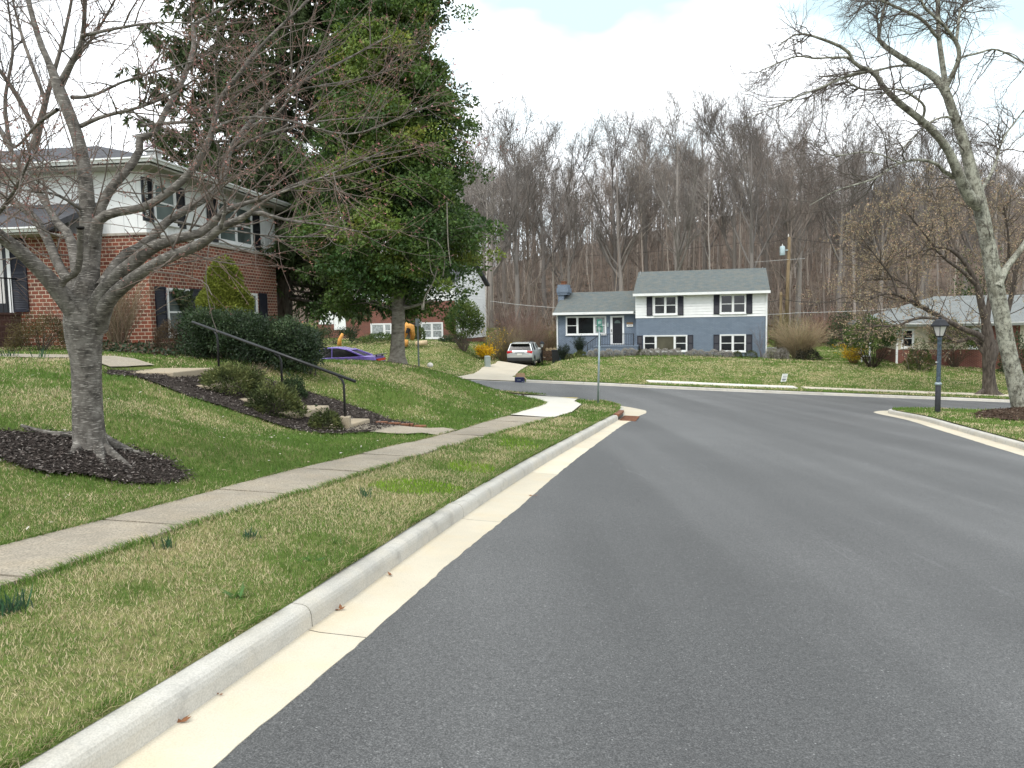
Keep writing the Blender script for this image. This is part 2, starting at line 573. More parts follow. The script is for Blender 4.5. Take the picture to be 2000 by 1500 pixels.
def tube_arrays(polys, n=5):
    Vs, Fs = [], []
    base = 0
    ang = np.arange(n) * 2 * PI / n
    ca, sa = np.cos(ang), np.sin(ang)
    idx = np.arange(n)
    nxt = (idx + 1) % n
    for pts, rad in polys:
        k = len(pts)
        tan = np.empty_like(pts)
        tan[1:-1] = pts[2:] - pts[:-2]
        tan[0] = pts[1] - pts[0]
        tan[-1] = pts[-1] - pts[-2]
        tan /= np.linalg.norm(tan, axis=1)[:, None] + 1e-9
        m = tan.mean(0)
        ref = np.array([0, 0, 1.0]) if abs(m[2]) < 0.8 else np.array([1.0, 0, 0])
        a = np.cross(tan, ref)
        a /= np.linalg.norm(a, axis=1)[:, None] + 1e-9
        b = np.cross(tan, a)
        ring = pts[:, None, :] + rad[:, None, None] * (ca[None, :, None] * a[:, None, :] + sa[None, :, None] * b[:, None, :])
        Vs.append(ring.reshape(-1, 3))
        o = base + np.arange(k - 1)[:, None] * n
        q = np.stack([o + idx, o + nxt, o + n + nxt, o + n + idx], -1).reshape(-1, 4)
        Fs.append(q)
        base += k * n
    return np.concatenate(Vs), np.concatenate(Fs)

def tubes(name, polys, n, mat, parent=None, col=None, smooth=True):
    V, F = tube_arrays(polys, n)
    c = None
    if col is not None:
        c = np.tile(np.array(col, np.float32), (len(V), 1)) if np.ndim(col) == 1 else np.repeat(np.asarray(col, np.float32), [len(p[0]) * n for p in polys], axis=0)
    return npmesh(name, V, F, mat, parent, c, smooth)

def leaf_quads(P0, D, U, L, W):
    """diamond leaves: base P0, long axis D, side axis U"""
    D = D / (np.linalg.norm(D, axis=1)[:, None] + 1e-9)
    S = np.cross(D, U)
    S /= np.linalg.norm(S, axis=1)[:, None] + 1e-9
    L = np.asarray(L)[:, None]
    W = np.asarray(W)[:, None]
    V = np.stack([P0, P0 + D * L * 0.45 + S * W * 0.5, P0 + D * L, P0 + D * L * 0.45 - S * W * 0.5], 1).reshape(-1, 3)
    F = np.arange(len(P0) * 4).reshape(-1, 4)
    return V, F

def leaves(name, P0, D, L, W, col, mat, parent=None, rng=None):
    rng = rng or np.random.default_rng(1)
    U = rng.normal(size=P0.shape)
    V, F = leaf_quads(P0, D, U, L, W)
    return npmesh(name, V, F, mat, parent, np.repeat(col, 4, axis=0))

_lat = {}
def vnoise(x, y, scale, seed=0):
    if seed not in _lat:
        _lat[seed] = np.random.default_rng(seed + 77).random((256, 256))
    g = _lat[seed]
    fx, fy = np.asarray(x) * scale + 500.3, np.asarray(y) * scale + 500.7
    ix, iy = np.floor(fx).astype(int), np.floor(fy).astype(int)
    tx, ty = fx - ix, fy - iy
    tx, ty = tx * tx * (3 - 2 * tx), ty * ty * (3 - 2 * ty)
    a, b = g[ix % 256, iy % 256], g[(ix + 1) % 256, iy % 256]
    c, d = g[ix % 256, (iy + 1) % 256], g[(ix + 1) % 256, (iy + 1) % 256]
    return (a * (1 - tx) + b * tx) * (1 - ty) + (c * (1 - tx) + d * tx) * ty

def fnoise(x, y, scale, seed=0):
    return 0.55 * vnoise(x, y, scale, seed) + 0.3 * vnoise(x, y, scale * 2.3, seed + 1) + 0.15 * vnoise(x, y, scale * 5.1, seed + 2)

def catmull(pts, step):
    pts = [np.array(p, float) for p in pts]
    P_ = [2 * pts[0] - pts[1]] + pts + [2 * pts[-1] - pts[-2]]
    out = []
    for i in range(1, len(P_) - 2):
        p0, p1, p2, p3 = P_[i - 1:i + 3]
        n = max(1, int(np.linalg.norm(p2 - p1) / step))
        for k in range(n):
            u = k / n
            out.append(0.5 * ((2 * p1) + (-p0 + p2) * u + (2 * p0 - 5 * p1 + 4 * p2 - p3) * u * u + (-p0 + 3 * p1 - 3 * p2 + p3) * u ** 3))
    out.append(pts[-1])
    return np.array(out)

def dense(poly, step, closed=False):
    out = []
    n = len(poly)
    for i in range(n if closed else n - 1):
        a, b = np.array(poly[i], float), np.array(poly[(i + 1) % n], float)
        k = max(1, int(np.ceil(np.linalg.norm(b - a) / step)))
        for j in range(k):
            out.append(a + (b - a) * j / k)
    if not closed:
        out.append(np.array(poly[-1], float))
    return np.array(out)

def normals2(poly):
    t = np.empty_like(poly)
    t[1:-1] = poly[2:] - poly[:-2]
    t[0] = poly[1] - poly[0]
    t[-1] = poly[-1] - poly[-2]
    t /= np.linalg.norm(t, axis=1)[:, None] + 1e-9
    return np.stack([-t[:, 1], t[:, 0]], 1)      # left of the direction of travel

def inpoly(x, y, poly):
    x, y = np.asarray(x), np.asarray(y)
    c = np.zeros(x.shape, bool)
    n = len(poly)
    j = n - 1
    for i in range(n):
        xi, yi = poly[i]
        xj, yj = poly[j]
        if yi != yj:
            k = ((yi > y) != (yj > y)) & (x < (xj - xi) * (y - yi) / (yj - yi) + xi)
            c ^= k
        j = i
    return c

def distpoly(x, y, poly):
    """distance to an open polyline"""
    x, y = np.asarray(x, float), np.asarray(y, float)
    best = np.full(x.shape, 1e9)
    for i in range(len(poly) - 1):
        ax, ay = poly[i]
        bx, by = poly[i + 1]
        dx, dy = bx - ax, by - ay
        u = np.clip(((x - ax) * dx + (y - ay) * dy) / (dx * dx + dy * dy + 1e-12), 0, 1)
        best = np.minimum(best, np.hypot(x - ax - u * dx, y - ay - u * dy))
    return best

def cdt(poly, interior):
    vs = [Vector((float(p[0]), float(p[1]))) for p in poly] + [Vector((float(p[0]), float(p[1]))) for p in interior]
    n = len(poly)
    ed = [(i, (i + 1) % n) for i in range(n)]
    r = delaunay_2d_cdt(vs, ed, [], 1, 1e-5)
    return np.array([(v.x, v.y) for v in r[0]]), np.array([tuple(f) for f in r[2]], int)

def patch(name, poly, steps, hfun, mat, edge=0.4, seed=3):
    """poly closed 2D outline; steps: list of (x0,x1,y0,y1,step) interior grids, first match wins"""
    poly = dense(poly, edge, True)
    rng = np.random.default_rng(seed)
    pts = []
    used = []
    for (x0, x1, y0, y1, s) in steps:
        gx, gy = np.meshgrid(np.arange(x0, x1, s), np.arange(y0, y1, s))
        gx = gx.ravel() + rng.uniform(-.25, .25, gx.size) * s
        gy = gy.ravel() + rng.uniform(-.25, .25, gy.size) * s
        ok = inpoly(gx, gy, poly)
        for (a, b, c, d) in used:
            ok &= ~((gx > a) & (gx < b) & (gy > c) & (gy < d))
        gx, gy = gx[ok], gy[ok]
        dd = distpoly(gx, gy, np.vstack([poly, poly[:1]]))
        ok = dd > min(s, edge) * 0.35
        pts.append(np.stack([gx[ok], gy[ok]], 1))
        used.append((x0, x1, y0, y1))
    inner = np.concatenate(pts) if pts else np.zeros((0, 2))
    V2, F = cdt(poly, inner)
    Z = hfun(V2[:, 0], V2[:, 1])
    V = np.column_stack([V2, Z])
    # orient upwards
    a, b, c = V2[F[:, 0]], V2[F[:, 1]], V2[F[:, 2]]
    cr = (b[:, 0] - a[:, 0]) * (c[:, 1] - a[:, 1]) - (b[:, 1] - a[:, 1]) * (c[:, 0] - a[:, 0])
    F[cr < 0] = F[cr < 0][:, ::-1]
    o = npmesh(name, V, F, mat, None, None, True)
    return o, V, F

def loft(mb, line, profile, side=1, zf=None, close=True):
    """profile list of (offset to the side, height above the street plane)"""
    nn = normals2(line) * side
    rows = []
    for off, h in profile:
        o = off if np.ndim(off) else np.full(len(line), off)
        p = line + nn * o[:, None]
        z = zr(p[:, 0], p[:, 1]) + h
        rows.append(np.column_stack([p, z]))
    m, k = len(profile), len(line)
    vs = np.stack(rows, 1).reshape(-1, 3).tolist()
    fs = []
    for i in range(k - 1):
        for j in range(m - 1):
            fs.append((i * m + j, (i + 1) * m + j, (i + 1) * m + j + 1, i * m + j + 1))
    if close:
        fs.append(tuple(range(m)))
        fs.append(tuple((k - 1) * m + j for j in range(m - 1, -1, -1)))
    mb.add(vs, fs)

# ---------------------------------------------------------------- lines of the street
KL = [st2xy(s, t) for s, t in ((-7, -2.08), (-3, -2.09), (0, -2.10), (2.3, -2.12), (4, -2.16), (6.7, -2.26), (10, -2.30), (13, -2.28), (17, -2.24), (19.6, -2.22))] + [(3.12, 21.3), (3.2, 22.3), (3.0, 23.4), (2.55, 24.4), (1.8, 25.7), (0.85, 26.9), (-0.6, 28.2), (-2.5, 29.2), (-5, 29.8), (-9, 30.2), (-20, 31.0), (-48, 33)]
KLd = catmull(KL, 0.2)
KR = [st2xy(s, 6.1) for s in (-7, 0, 6, 12, 18, 22, 25.2)] + [(12.55, 25.3), (12.9, 26.2), (13.7, 27.0), (15.2, 27.5), (18, 27.6), (24, 27.3), (60, 25.5)]
KRd = catmull(KR, 0.2)
KF = [(-48, 42.6), (-20, 41.4), (-8, 40.9), (-2, 40.7), (1.1, 40.7), (5.2, 40.3), (8, 39.5), (14.5, 38.9), (21, 38.9), (26, 38.7), (60, 37.3)]
KFd = catmull(KF, 0.4)
kfx, kfy = KFd[:, 0], KFd[:, 1]
# left edge of the sidewalk, wrapping the corner: the foot of the lawn
WL = [st2xy(s, t) for s, t in ((-8, -4.62), (-2, -4.6), (3.97, -4.56), (5.2, -4.54), (7.2, -4.52), (9.7, -4.42), (11.5, -4.32), (14.6, -4.34), (17.5, -4.36), (19.6, -4.4))] + [(0.92, 21.3), (0.85, 22.3), (0.35, 24.2), (-0.9, 26.0), (-2.6, 27.2), (-5, 28.0), (-9, 28.5), (-20, 29.3), (-48, 31.3)]
WLd = catmull(WL, 0.25)
WR = [st2xy(s, t) for s, t in ((-8, -3.85), (-2, -3.85), (3.4, -3.83), (4.6, -3.86), (5.4, -3.84), (7.6, -3.76), (10.0, -3.72), (13.4, -3.52), (16.4, -3.36))]
WRd = catmull(WR, 0.25)

def smin(a, b, k):
    h = np.clip(0.5 + 0.5 * (b - a) / k, 0, 1)
    return b * (1 - h) + a * h - k * h * (1 - h)

STEP_Z0 = -0.16
_lawnpoly = np.vstack([WLd, [(-48, 31.3), (-90, 33), (-90, -20), (-12, -20)]])
WLs = WLd[::3]
def Hleft(x, y):
    x, y = np.asarray(x, float), np.asarray(y, float)
    q = distpoly(x, y, WLs)
    s = DV[0] * x + DV[1] * y
    bank = np.interp(q, [0, .4, 1.5, 3, 5, 7, 12, 30], [0, .03, .25, .58, 1.02, 1.4, 2.1, 4.5])
    cs = np.clip((s - 13) / 6, 0, 1)
    bank = bank * (1 + 0.35 * cs * cs * (3 - 2 * cs))
    z = zr(x, y) + 0.165 + bank
    plat = 1.0 + 0.012 * np.clip(-x - 6, 0, 20) - 0.075 * np.clip(y - 14.5, 0, 8) * np.clip((x + 9) / 2.5, 0, 1)
    z = smin(z, plat, 0.5)
    # the bed cut into the bank for the garden steps
    t = EV[0] * x + EV[1] * y
    zst = STEP_Z0 - 0.19 + 0.03 * np.clip(12.2 - s, 0, 3) + 0.29 * np.clip(-5.9 - t, 0, 3.5)
    m = np.clip((np.where(s < 12.2, 4.6, 3.0) - np.abs(s - 12.2)) / np.where(s < 12.2, 3.0, 1.5), 0, 1) * np.clip((t + 11.3) / 1.6, 0, 1) * np.clip((-4.55 - t) / 0.4, 0, 1)
    m = m * m * (3 - 2 * m)
    zst = np.maximum(zst, zr(x, y) + 0.145)
    z = z * (1 - m) + np.minimum(z, zst) * m
    z = z + 0.05 * (vnoise(x, y, 0.5, 11) - 0.5) * np.clip(q, 0, 1) + 0.02 * (vnoise(x, y, 1.7, 12) - 0.5) * np.clip(q * 2, 0, 1)
    return z

def Hverge(x, y):
    return zr(x, y) + 0.137 + 0.02 * (vnoise(x, y, 1.5, 13) - 0.3) + 0.03 * np.clip((-2.5 - EV[0] * x - EV[1] * y) / 0.8, 0, 1)

FBUMPS = [(-5.0, 51, 0.42, 4.0), (-8, 58, 0.45, 5.0), (4.6, 54, -0.38, 3.2), (27, 52, 0.38, 8.0), (11, 57, 0.2, 6), (20, 62, -0.15, 5)]
def Hfar(x, y):
    x, y = np.asarray(x, float), np.asarray(y, float)
    yk = np.interp(x, kfx, kfy)
    w = np.maximum(y - yk, 0)
    f = np.interp(w, [0, 2, 3.2, 6, 10.5, 16, 25, 31, 45, 70, 100, 150, 400], [0, .03, .08, .32, .74, .82, 1.05, 1.5, 4.2, 10.0, 18, 27, 32])
    f = np.where(f > 1.5, 1.5 + (f - 1.5) * np.interp(x, [-10, 30, 80], [.5, .95, 1.35]), f)
    z = zr(np.clip(x, -70, 90), yk) + 0.155 + f
    for bx, by, a, sg in FBUMPS:
        z = z + a * np.exp(-((x - bx) ** 2 + (y - by) ** 2) / (2 * sg * sg)) * np.clip(w / 5, 0, 1)
    dd = np.abs(x - np.interp(y, [41, 46, 50, 56, 66], [-1.3, -1.0, -.3, 1.0, 2.0]))
    e_ = np.clip(1 - (dd - 1.9) / 2.0, 0, 1)
    z = z - np.interp(y, [42, 46, 56, 66, 74], [0, .45, 1.0, 1.0, 0]) * e_ * e_ * (3 - 2 * e_)
    dip = np.clip((42.1 - y) / 1.3, 0, 1) * np.clip((x + 3.7) / 0.3, 0, 1) * np.clip((1.05 - x) / 0.3, 0, 1)
    return z + 0.06 * (vnoise(x, y, 0.3, 14) - 0.5) * np.clip(w / 4, 0, 1) - 0.15 * dip

TREE_R = (15.35, 23.0)
def Hisland(x, y):
    x, y = np.asarray(x, float), np.asarray(y, float)
    r = np.hypot(x - TREE_R[0] - 0.2, y - TREE_R[1] + 0.6)
    m = np.clip(1 - r / 2.6, 0, 1)
    q = distpoly(x, y, KRd[::3])
    return zr(x, y) + 0.155 + 0.36 * m * m * (3 - 2 * m) * np.clip((q - 0.2) / 0.8, 0, 1) + 0.02 * (vnoise(x, y, 1.5, 15) - 0.3)

def hit(px, py, H, y0=5.0, y1=120.0):
    """where the line of sight meets the terrain H"""
    r = ray(px, py)
    ys = np.linspace(y0, y1, 4000)
    d = CAMZ + r[2] * ys - H(r[0] * ys, ys)
    k = np.argmax(d < 0)
    y = ys[k]
    return Vector((r[0] * y, y, float(H(r[0] * y, y))))

def onH(H, x, y):
    return Vector((x, y, float(H(x, y))))

# ---------------------------------------------------------------- ground, road, kerbs, walks
npmesh('ground', [(-1500, -1500, -14), (1500, -1500, -14), (1500, 1500, -14), (-1500, 1500, -14)], [(0, 1, 2, 3)], M['litter'])['kind'] = 'structure'

gut_w = np.interp(np.arange(len(KLd)) * 0.2, [0, 9, 12, 14, 17, 21, 24.5, 27, 29, 31, 34, 60], [.33, .33, .33, .38, .33, .28, .26, .40, .75, .75, .42, .42])
rng0 = np.random.default_rng(5)
nL = normals2(KLd)
roadL = KLd - nL * 0.12
nR = normals2(KRd)
roadR = KRd + nR * 0.12
nF = normals2(KFd)
roadF = KFd - nF * 0.1
rp_ = np.vstack([roadL[::4], roadF[::3], roadR[::-4]])
o, _, _ = patch('road', rp_, [(-50, 62, -8, 45, 1.5)], lambda x, y: zr(x, y) + 0.006, M['asphalt'], 1.5)
struct(o)

def kerbline(name, line, side, mat, gap_len=3.05, skip=None, top=0.135, phase=3.05):
    mb = MB()
    d = np.concatenate([[0], np.cumsum(np.linalg.norm(np.diff(line, axis=0), axis=1))])
    s0 = 0.0
    prof = [(0.0, -0.12), (0.012, top - 0.055), (0.018, top - 0.034), (0.029, top - 0.016), (0.046, top - 0.005), (0.068, top), (0.142, top + 0.002), (0.147, -0.12)]
    while s0 < d[-1] - 0.05:
        s1 = min(s0 + (phase if s0 == 0 else gap_len), d[-1])
        if skip and s0 < skip[0] < s1:
            s1 = skip[0]
        if skip and skip[0] <= s0 < skip[1]:
            s0 = skip[1]
            continue
        ss = np.linspace(s0, s1 - 0.010, max(2, int((s1 - s0) / 0.25)))
        seg = np.column_stack([np.interp(ss, d, line[:, 0]), np.interp(ss, d, line[:, 1])])
        loft(mb, seg, prof, side)
        s0 = s1
    return struct(mb.build(name, mat))

dL = np.concatenate([[0], np.cumsum(np.linalg.norm(np.diff(KLd, axis=0), axis=1))])
INLET = (7 + 18.9, 7 + 20.35)
kerbline('kerb', KLd, 1, M['kerb'], skip=INLET, phase=1.62)
kerbline('kerb', KRd, -1, M['kerb'])
dF = np.concatenate([[0], np.cumsum(np.linalg.norm(np.diff(KFd, axis=0), axis=1))])
kerbline('kerb', KFd, 1, M['kerb'], skip=(float(np.interp(-3.4, kfx, dF)), float(np.interp(0.75, kfx, dF))))

def gutterline(name, line, side, w, mat, seed):
    mb = MB()
    rg = np.random.default_rng(seed)
    d = np.concatenate([[0], np.cumsum(np.linalg.norm(np.diff(line, axis=0), axis=1))])
    fine = np.arange(0, d[-1], 0.08)
    ln = np.column_stack([np.interp(fine, d, line[:, 0]), np.interp(fine, d, line[:, 1])])
    ww = np.interp(fine, d, w) if np.ndim(w) else np.full(len(fine), w)
    jag = np.interp(fine, fine[::3], rg.normal(0, 0.005, len(fine[::3]))) + rg.normal(0, 0.003, len(fine))
    s0 = 0
    per = int(3.05 / 0.08)
    while s0 < len(fine) - 1:
        s1 = min(s0 + (int(1.62 / 0.08) if s0 == 0 and seed == 1 else per), len(fine) - 1)
        sl = slice(s0, s1 + 1)
        seg = ln[sl].copy()
        if s1 - s0 > 2:
            seg[-1] = seg[-1] + (seg[-2] - seg[-1]) * 0.10
        loft(mb, seg, [(0.01, 0.012), (-0.06, 0.006), (-ww[sl] * 0.6, 0.008), (-(ww[sl] + jag[sl]), 0.0095), (-(ww[sl] + jag[sl]) - 0.002, -0.03)], side, close=False)
        s0 = s1
    return struct(mb.build(name, mat, recalc=False))

g = gutterline('gutter', KLd, 1, gut_w, M['gutter'], 1)
gutterline('gutter', KRd, -1, 0.42, M['gutter'], 2)
gutterline('gutter', KFd, 1, 0.38, M['kerb'], 3)

# old slabs of the sidewalk beside the street
def slabs(name, left, right, n, mat, zoff=0.185, th=0.12, seed=1, H=None):
    rg = np.random.default_rng(seed)
    mb = MB()
    def at(line, u):
        d = np.concatenate([[0], np.cumsum(np.linalg.norm(np.diff(line, axis=0), axis=1))])
        return np.array([np.interp(u * d[-1], d, line[:, 0]), np.interp(u * d[-1], d, line[:, 1])])
    for i in range(n):
        u0, u1 = i / n + 0.0006, (i + 1) / n - 0.0006
        dz = rg.uniform(-.008, .008, 2)
        us = np.linspace(u0, u1, 5)
        L_ = [at(left, u) for u in us]
        R_ = [at(right, u) for u in us]
        vs = []
        for k, u in enumerate(us):
            for p, sgn in ((L_[k], 0), (R_[k], 1)):
                z = (zr(*p) + zoff if H is None else float(H(*p)) + zoff) + dz[sgn] + (dz[0] - dz[1]) * (k - 2) * 0.2
                vs += [(p[0], p[1], z), (p[0], p[1], z - th)]
        fs = []
        for k in range(4):
            b = k * 4
            fs += [(b, b + 2, b + 6, b + 4), (b + 1, b + 5, b + 7, b + 3), (b, b + 4, b + 5, b + 1), (b + 2, b + 3, b + 7, b + 6)]
        fs += [(0, 1, 3, 2), (16, 18, 19, 17)]
        mb.add(vs, fs)
    return struct(mb.build(name, mat))

iL = np.argmin(np.hypot(WLd[:, 0] - st2xy(16.2, -4.35)[0], WLd[:, 1] - st2xy(16.2, -4.35)[1]))
slabs('sidewalk', WLd[:iL + 1], WRd, 17, M['walk'], 0.188)
# new white concrete at the corner, with its ramp to the road
A = lambda px, py: GP(px, py, 0.18)
cw = [tuple(WLd[iL + 1])] + [tuple(p) for p in WLd[iL + 4:iL + 26:4]] + [(0.35, 24.2), (-0.9, 26.0), (-2.6, 27.2), (-5, 28.0), (-5.0, 28.9), (-2.4, 28.1), (-0.4, 26.95), (0.75, 25.95), (1.35, 26.2), (2.25, 24.72), (2.05, 24.05), (1.85, 22.9), (1.95, 21.6), (1.75, 20.4), (1.45, 18.6), tuple(WRd[-1])]
o, _, _ = patch('sidewalk', cw, [(-6, 3, 15, 29, 0.5)], lambda x, y: zr(x, y) + 0.196 - 0.17 * np.clip((x * 0.5 + (y - 24.0) * 0.86 - 1.25) / 0.9, 0, 1), M['newwalk'], 0.3)
struct(o)
yl = MB()
yl.add([(1.5, 24.55, zr(1.5, 24.55) + .206), (2.02, 24.2, zr(2.02, 24.2) + .206), (2.15, 24.62, zr(2.15, 24.62) + .196), (1.75, 25.0, zr(1.75, 25.0) + .18)], [(0, 1, 2, 3)])
struct(yl.build('warning_strip_pavement', M['yellow'], recalc=False))

# lawn left of the sidewalk
lawnpoly = np.vstack([WLd[::2], [(-75, 33.0), (-75, -14), (-12, -14)]])
lawnL = patch('lawn', lawnpoly, [(-14, 3, 2, 29, 0.35), (-76, 4, -14, 34, 1.6)], Hleft, M['lawn'], 0.5)
struct(lawnL[0])
# strip between kerb and sidewalk
nk = np.argmin(np.abs(dL - (7 + 24.0)))
vb = (KLd + nL * 0.128)[:nk + 1]
vergepoly = np.vstack([vb[::2], [(2.1, 24.1), (1.88, 22.9), (1.98, 21.6), (1.78, 20.4), (1.48, 18.6)], WRd[::-1]])
verge = patch('lawn', vergepoly, [(-8, 4, -7, 27, 0.35)], Hverge, M['lawn'], 0.35)
struct(verge[0])
# the strip of grass along the cross street, beyond the corner walk
nk2 = np.argmin(np.abs(dL - (7 + 30.0)))
vb2 = (KLd + nL * 0.13)[nk2 - 14:]
strip2 = patch('lawn', np.vstack([vb2[::3], [(-47.9, 32.4), (-20, 30.3), (-9, 29.4), (-5.0, 28.95), (-2.4, 28.15), (-0.4, 27.0), (0.7, 26.05), (1.2, 26.2)]]), [(-48, 2, 25, 33, 0.7)], Hverge, M['lawn'], 0.5)
struct(strip2[0])
# lawns across the cross street
kb = KFd + nF * 0.13
farpoly = np.vstack([kb[::2], [(60, 78), (-48, 78)]])
lawnF = patch('lawn', farpoly, [(-12, 42, 38, 66, 0.8), (-50, 62, 38, 80, 2.2)], Hfar, M['lawn'], 0.8)
struct(lawnF[0])
hx = [(-330, 76.5), (-48, 76.5), (60, 76.5), (330, 76.5), (330, 420), (-330, 420)]
o, _, _ = patch('hill', hx, [(-80, 120, 76, 160, 5), (-330, 330, 76, 420, 25)], lambda x, y: Hfar(x, y) - 0.02, M['litter'], 6)
struct(o)
# island on the right
nR2 = normals2(KRd)
islpoly = np.vstack([(KRd - nR2 * 0.13)[::2], [(60, -8)]])
isl = patch('lawn', islpoly, [(7, 20, 10, 28, 0.4), (0, 61, -8, 28, 2)], Hisland, M['lawn'], 0.5)
struct(isl[0])

# sidewalk of the far side and the driveway
fs_ = KFd[(kfx > -46) & (kfx < 58)]
fl = fs_ + normals2(fs_) * 1.95
fr = fs_ + normals2(fs_) * 1.15
ok_l = fl[(fl[:, 0] > 7.2)]
ok_r = fr[(fr[:, 0] > 7.2)]
farw_l0 = ok_l[ok_l[:, 0] < 15.0]; farw_r0 = ok_r[ok_r[:, 0] < 15.0]
slabs('sidewalk', farw_l0, farw_r0, 6, M['newwalk'], 0.055, 0.1, 4, Hfar)
farw_l1 = ok_l[ok_l[:, 0] >= 15.1]; farw_r1 = ok_r[ok_r[:, 0] >= 15.1]
slabs('sidewalk', farw_l1, farw_r1, 26, M['drive'], 0.035, 0.1, 5, Hfar)
HF = lambda px, py: tuple(hit(px, py, Hfar, 41.2, 90)[:2])
drv = [(-3.4, 40.75), (-2.4, 41.9), HF(942, 719), HF(968, 711), HF(985, 707.5), (-0.6, 60), (0.2, 66), (4.0, 66), (3.3, 60), HF(1071, 699), HF(1050, 706), HF(1030, 716), HF(1012, 727), (0.0, 42.0), (0.75, 40.75)]
o, _, _ = patch('driveway', drv, [(-4, 5, 40, 67, 0.8)], lambda x, y: Hfar(x, y) + 0.045, M['drive'], 0.5)
struct(o)
# ---------------------------------------------------------------- houses
class Frame:
    """a house frame: local x along its front, local y away from the viewer, local z up"""
    def __init__(s, root):
        s.root = root
        s.o = Vector(root.location)
        a = root.rotation_euler[2]
        s.X = Vector((math.cos(a), math.sin(a), 0))
        s.Y = Vector((-math.sin(a), math.cos(a), 0))

    def front(s, px, py, y=0.0):
        """pixel of the photograph -> (x, z) on the local plane y = const"""
        r = Vector(ray(px, py))
        o = Vector((0, 0, CAMZ)) - s.o
        t = (y - o.dot(s.Y)) / r.dot(s.Y)
        p = o + r * t
        return p.dot(s.X), p.z

    def side(s, px, py, x=0.0):
        r = Vector(ray(px, py))
        o = Vector((0, 0, CAMZ)) - s.o
        t = (x - o.dot(s.X)) / r.dot(s.X)
        p = o + r * t
        return p.dot(s.Y), p.z

def facemap(face, c):
    """(u, out, z) -> local coordinates; out is the distance in front of the wall"""
    if face == 'F':
        return lambda u, o, z: (u, c - o, z)
    return lambda u, o, z: (c + o, u, z)        # 'R': the wall looking towards +x

def window(parent, face, c, u0, u1, z0, z1, panels=((1.0, True),), glass='glass', fw=0.055, mat='white', label=None, glasses=None, sill=True):
    mb = MB()
    mb.map = facemap(face, c)
    d = 0.055
    for a, b, e, f in ((u0, u1, z1 - fw, z1), (u0, u1, z0, z0 + fw), (u0, u0 + fw, z0 + fw, z1 - fw), (u1 - fw, u1, z0 + fw, z1 - fw)):
        mb.box(a, b, -0.01, d, e, f)
    if sill:
        mb.box(u0 - 0.03, u1 + 0.03, -0.01, d + 0.035, z0 - 0.045, z0 - 0.001)
    tot = sum(p[0] for p in panels)
    uw = u1 - u0 - 2 * fw
    x = u0 + fw
    cells = []
    for k, (w, dh) in enumerate(panels):
        w_ = uw * w / tot
        if k > 0:
            mb.box(x - fw * 0.6, x + fw * 0.6, -0.01, d - 0.004, z0 + fw, z1 - fw)
        cells.append((x, x + w_, dh))
        zm = (z0 + z1) / 2
        sw = 0.035
        xa, xb = x + (fw * 0.6 if k else 0), x + w_ - (fw * 0.6 if k < len(panels) - 1 else 0)
        for a, b, e, f in ((xa, xa + sw, z0 + fw, z1 - fw), (xb - sw, xb, z0 + fw, z1 - fw), (xa + sw, xb - sw, z0 + fw, z0 + fw + sw), (xa + sw, xb - sw, z1 - fw - sw, z1 - fw)):
            mb.box(a, b, -0.01, 0.036, e, f)
        if dh:
            mb.box(xa + sw, xb - sw, -0.01, 0.040, zm - 0.025, zm + 0.025)
        x += w_
    w_o = mb.build('window', M[mat], parent)
    if label:
        w_o['label'] = label
    for k, (a, b, dh) in enumerate(cells):
        pm = MB()
        pm.map = facemap(face, c)
        pm.box(a + 0.005, b - 0.005, 0.004, 0.016, z0 + fw * 0.8, z1 - fw * 0.8)
        pm.build('pane', M[glasses[k] if glasses else glass], w_o)
    return w_o

def shutter(parent, face, c, u0, u1, z0, z1, mat='navy', slats=True):
    mb = MB()
    mb.map = facemap(face, c)
    f = 0.05
    mb.box(u0, u1, 0.004, 0.018, z0, z1)
    for a, b, e, g in ((u0, u0 + f, z0, z1), (u1 - f, u1, z0, z1), (u0 + f, u1 - f, z0, z0 + f * 1.4), (u0 + f, u1 - f, z1 - f * 1.2, z1), (u0 + f, u1 - f, (z0 + z1) / 2 - f * .6, (z0 + z1) / 2 + f * .6)):
        mb.box(a, b, 0.019, 0.042, e, g)
    if slats:
        z = z0 + f * 1.5
        while z < z1 - f * 1.4:
            mb.add([(u0 + f, 0.019, z + 0.03), (u1 - f, 0.019, z + 0.03), (u1 - f, 0.034, z), (u0 + f, 0.034, z)], [(0, 1, 2, 3)])
            z += 0.045
    return mb.build('shutter', M[mat], parent, recalc=False)

def gable_roof(parent, name, x0, x1, y0, y1, z_eave, rise, mat, th=0.16, over=0.0):
    """ridge along x"""
    mb = MB()
    ym = (y0 + y1) / 2
    v = [(x0, y0, z_eave), (x1, y0, z_eave), (x1, ym, z_eave + rise), (x0, ym, z_eave + rise), (x1, y1, z_eave), (x0, y1, z_eave)]
    v2 = [(a, b, c - th) for a, b, c in v]
    mb.add(v + v2, [(0, 1, 2, 3), (3, 2, 4, 5), (6, 9, 8, 7), (9, 11, 10, 8), (0, 6, 7, 1), (5, 4, 10, 11), (0, 3, 9, 6), (3, 5, 11, 9), (1, 7, 8, 2), (2, 8, 10, 4)])
    return mb.build(name, mat, parent)

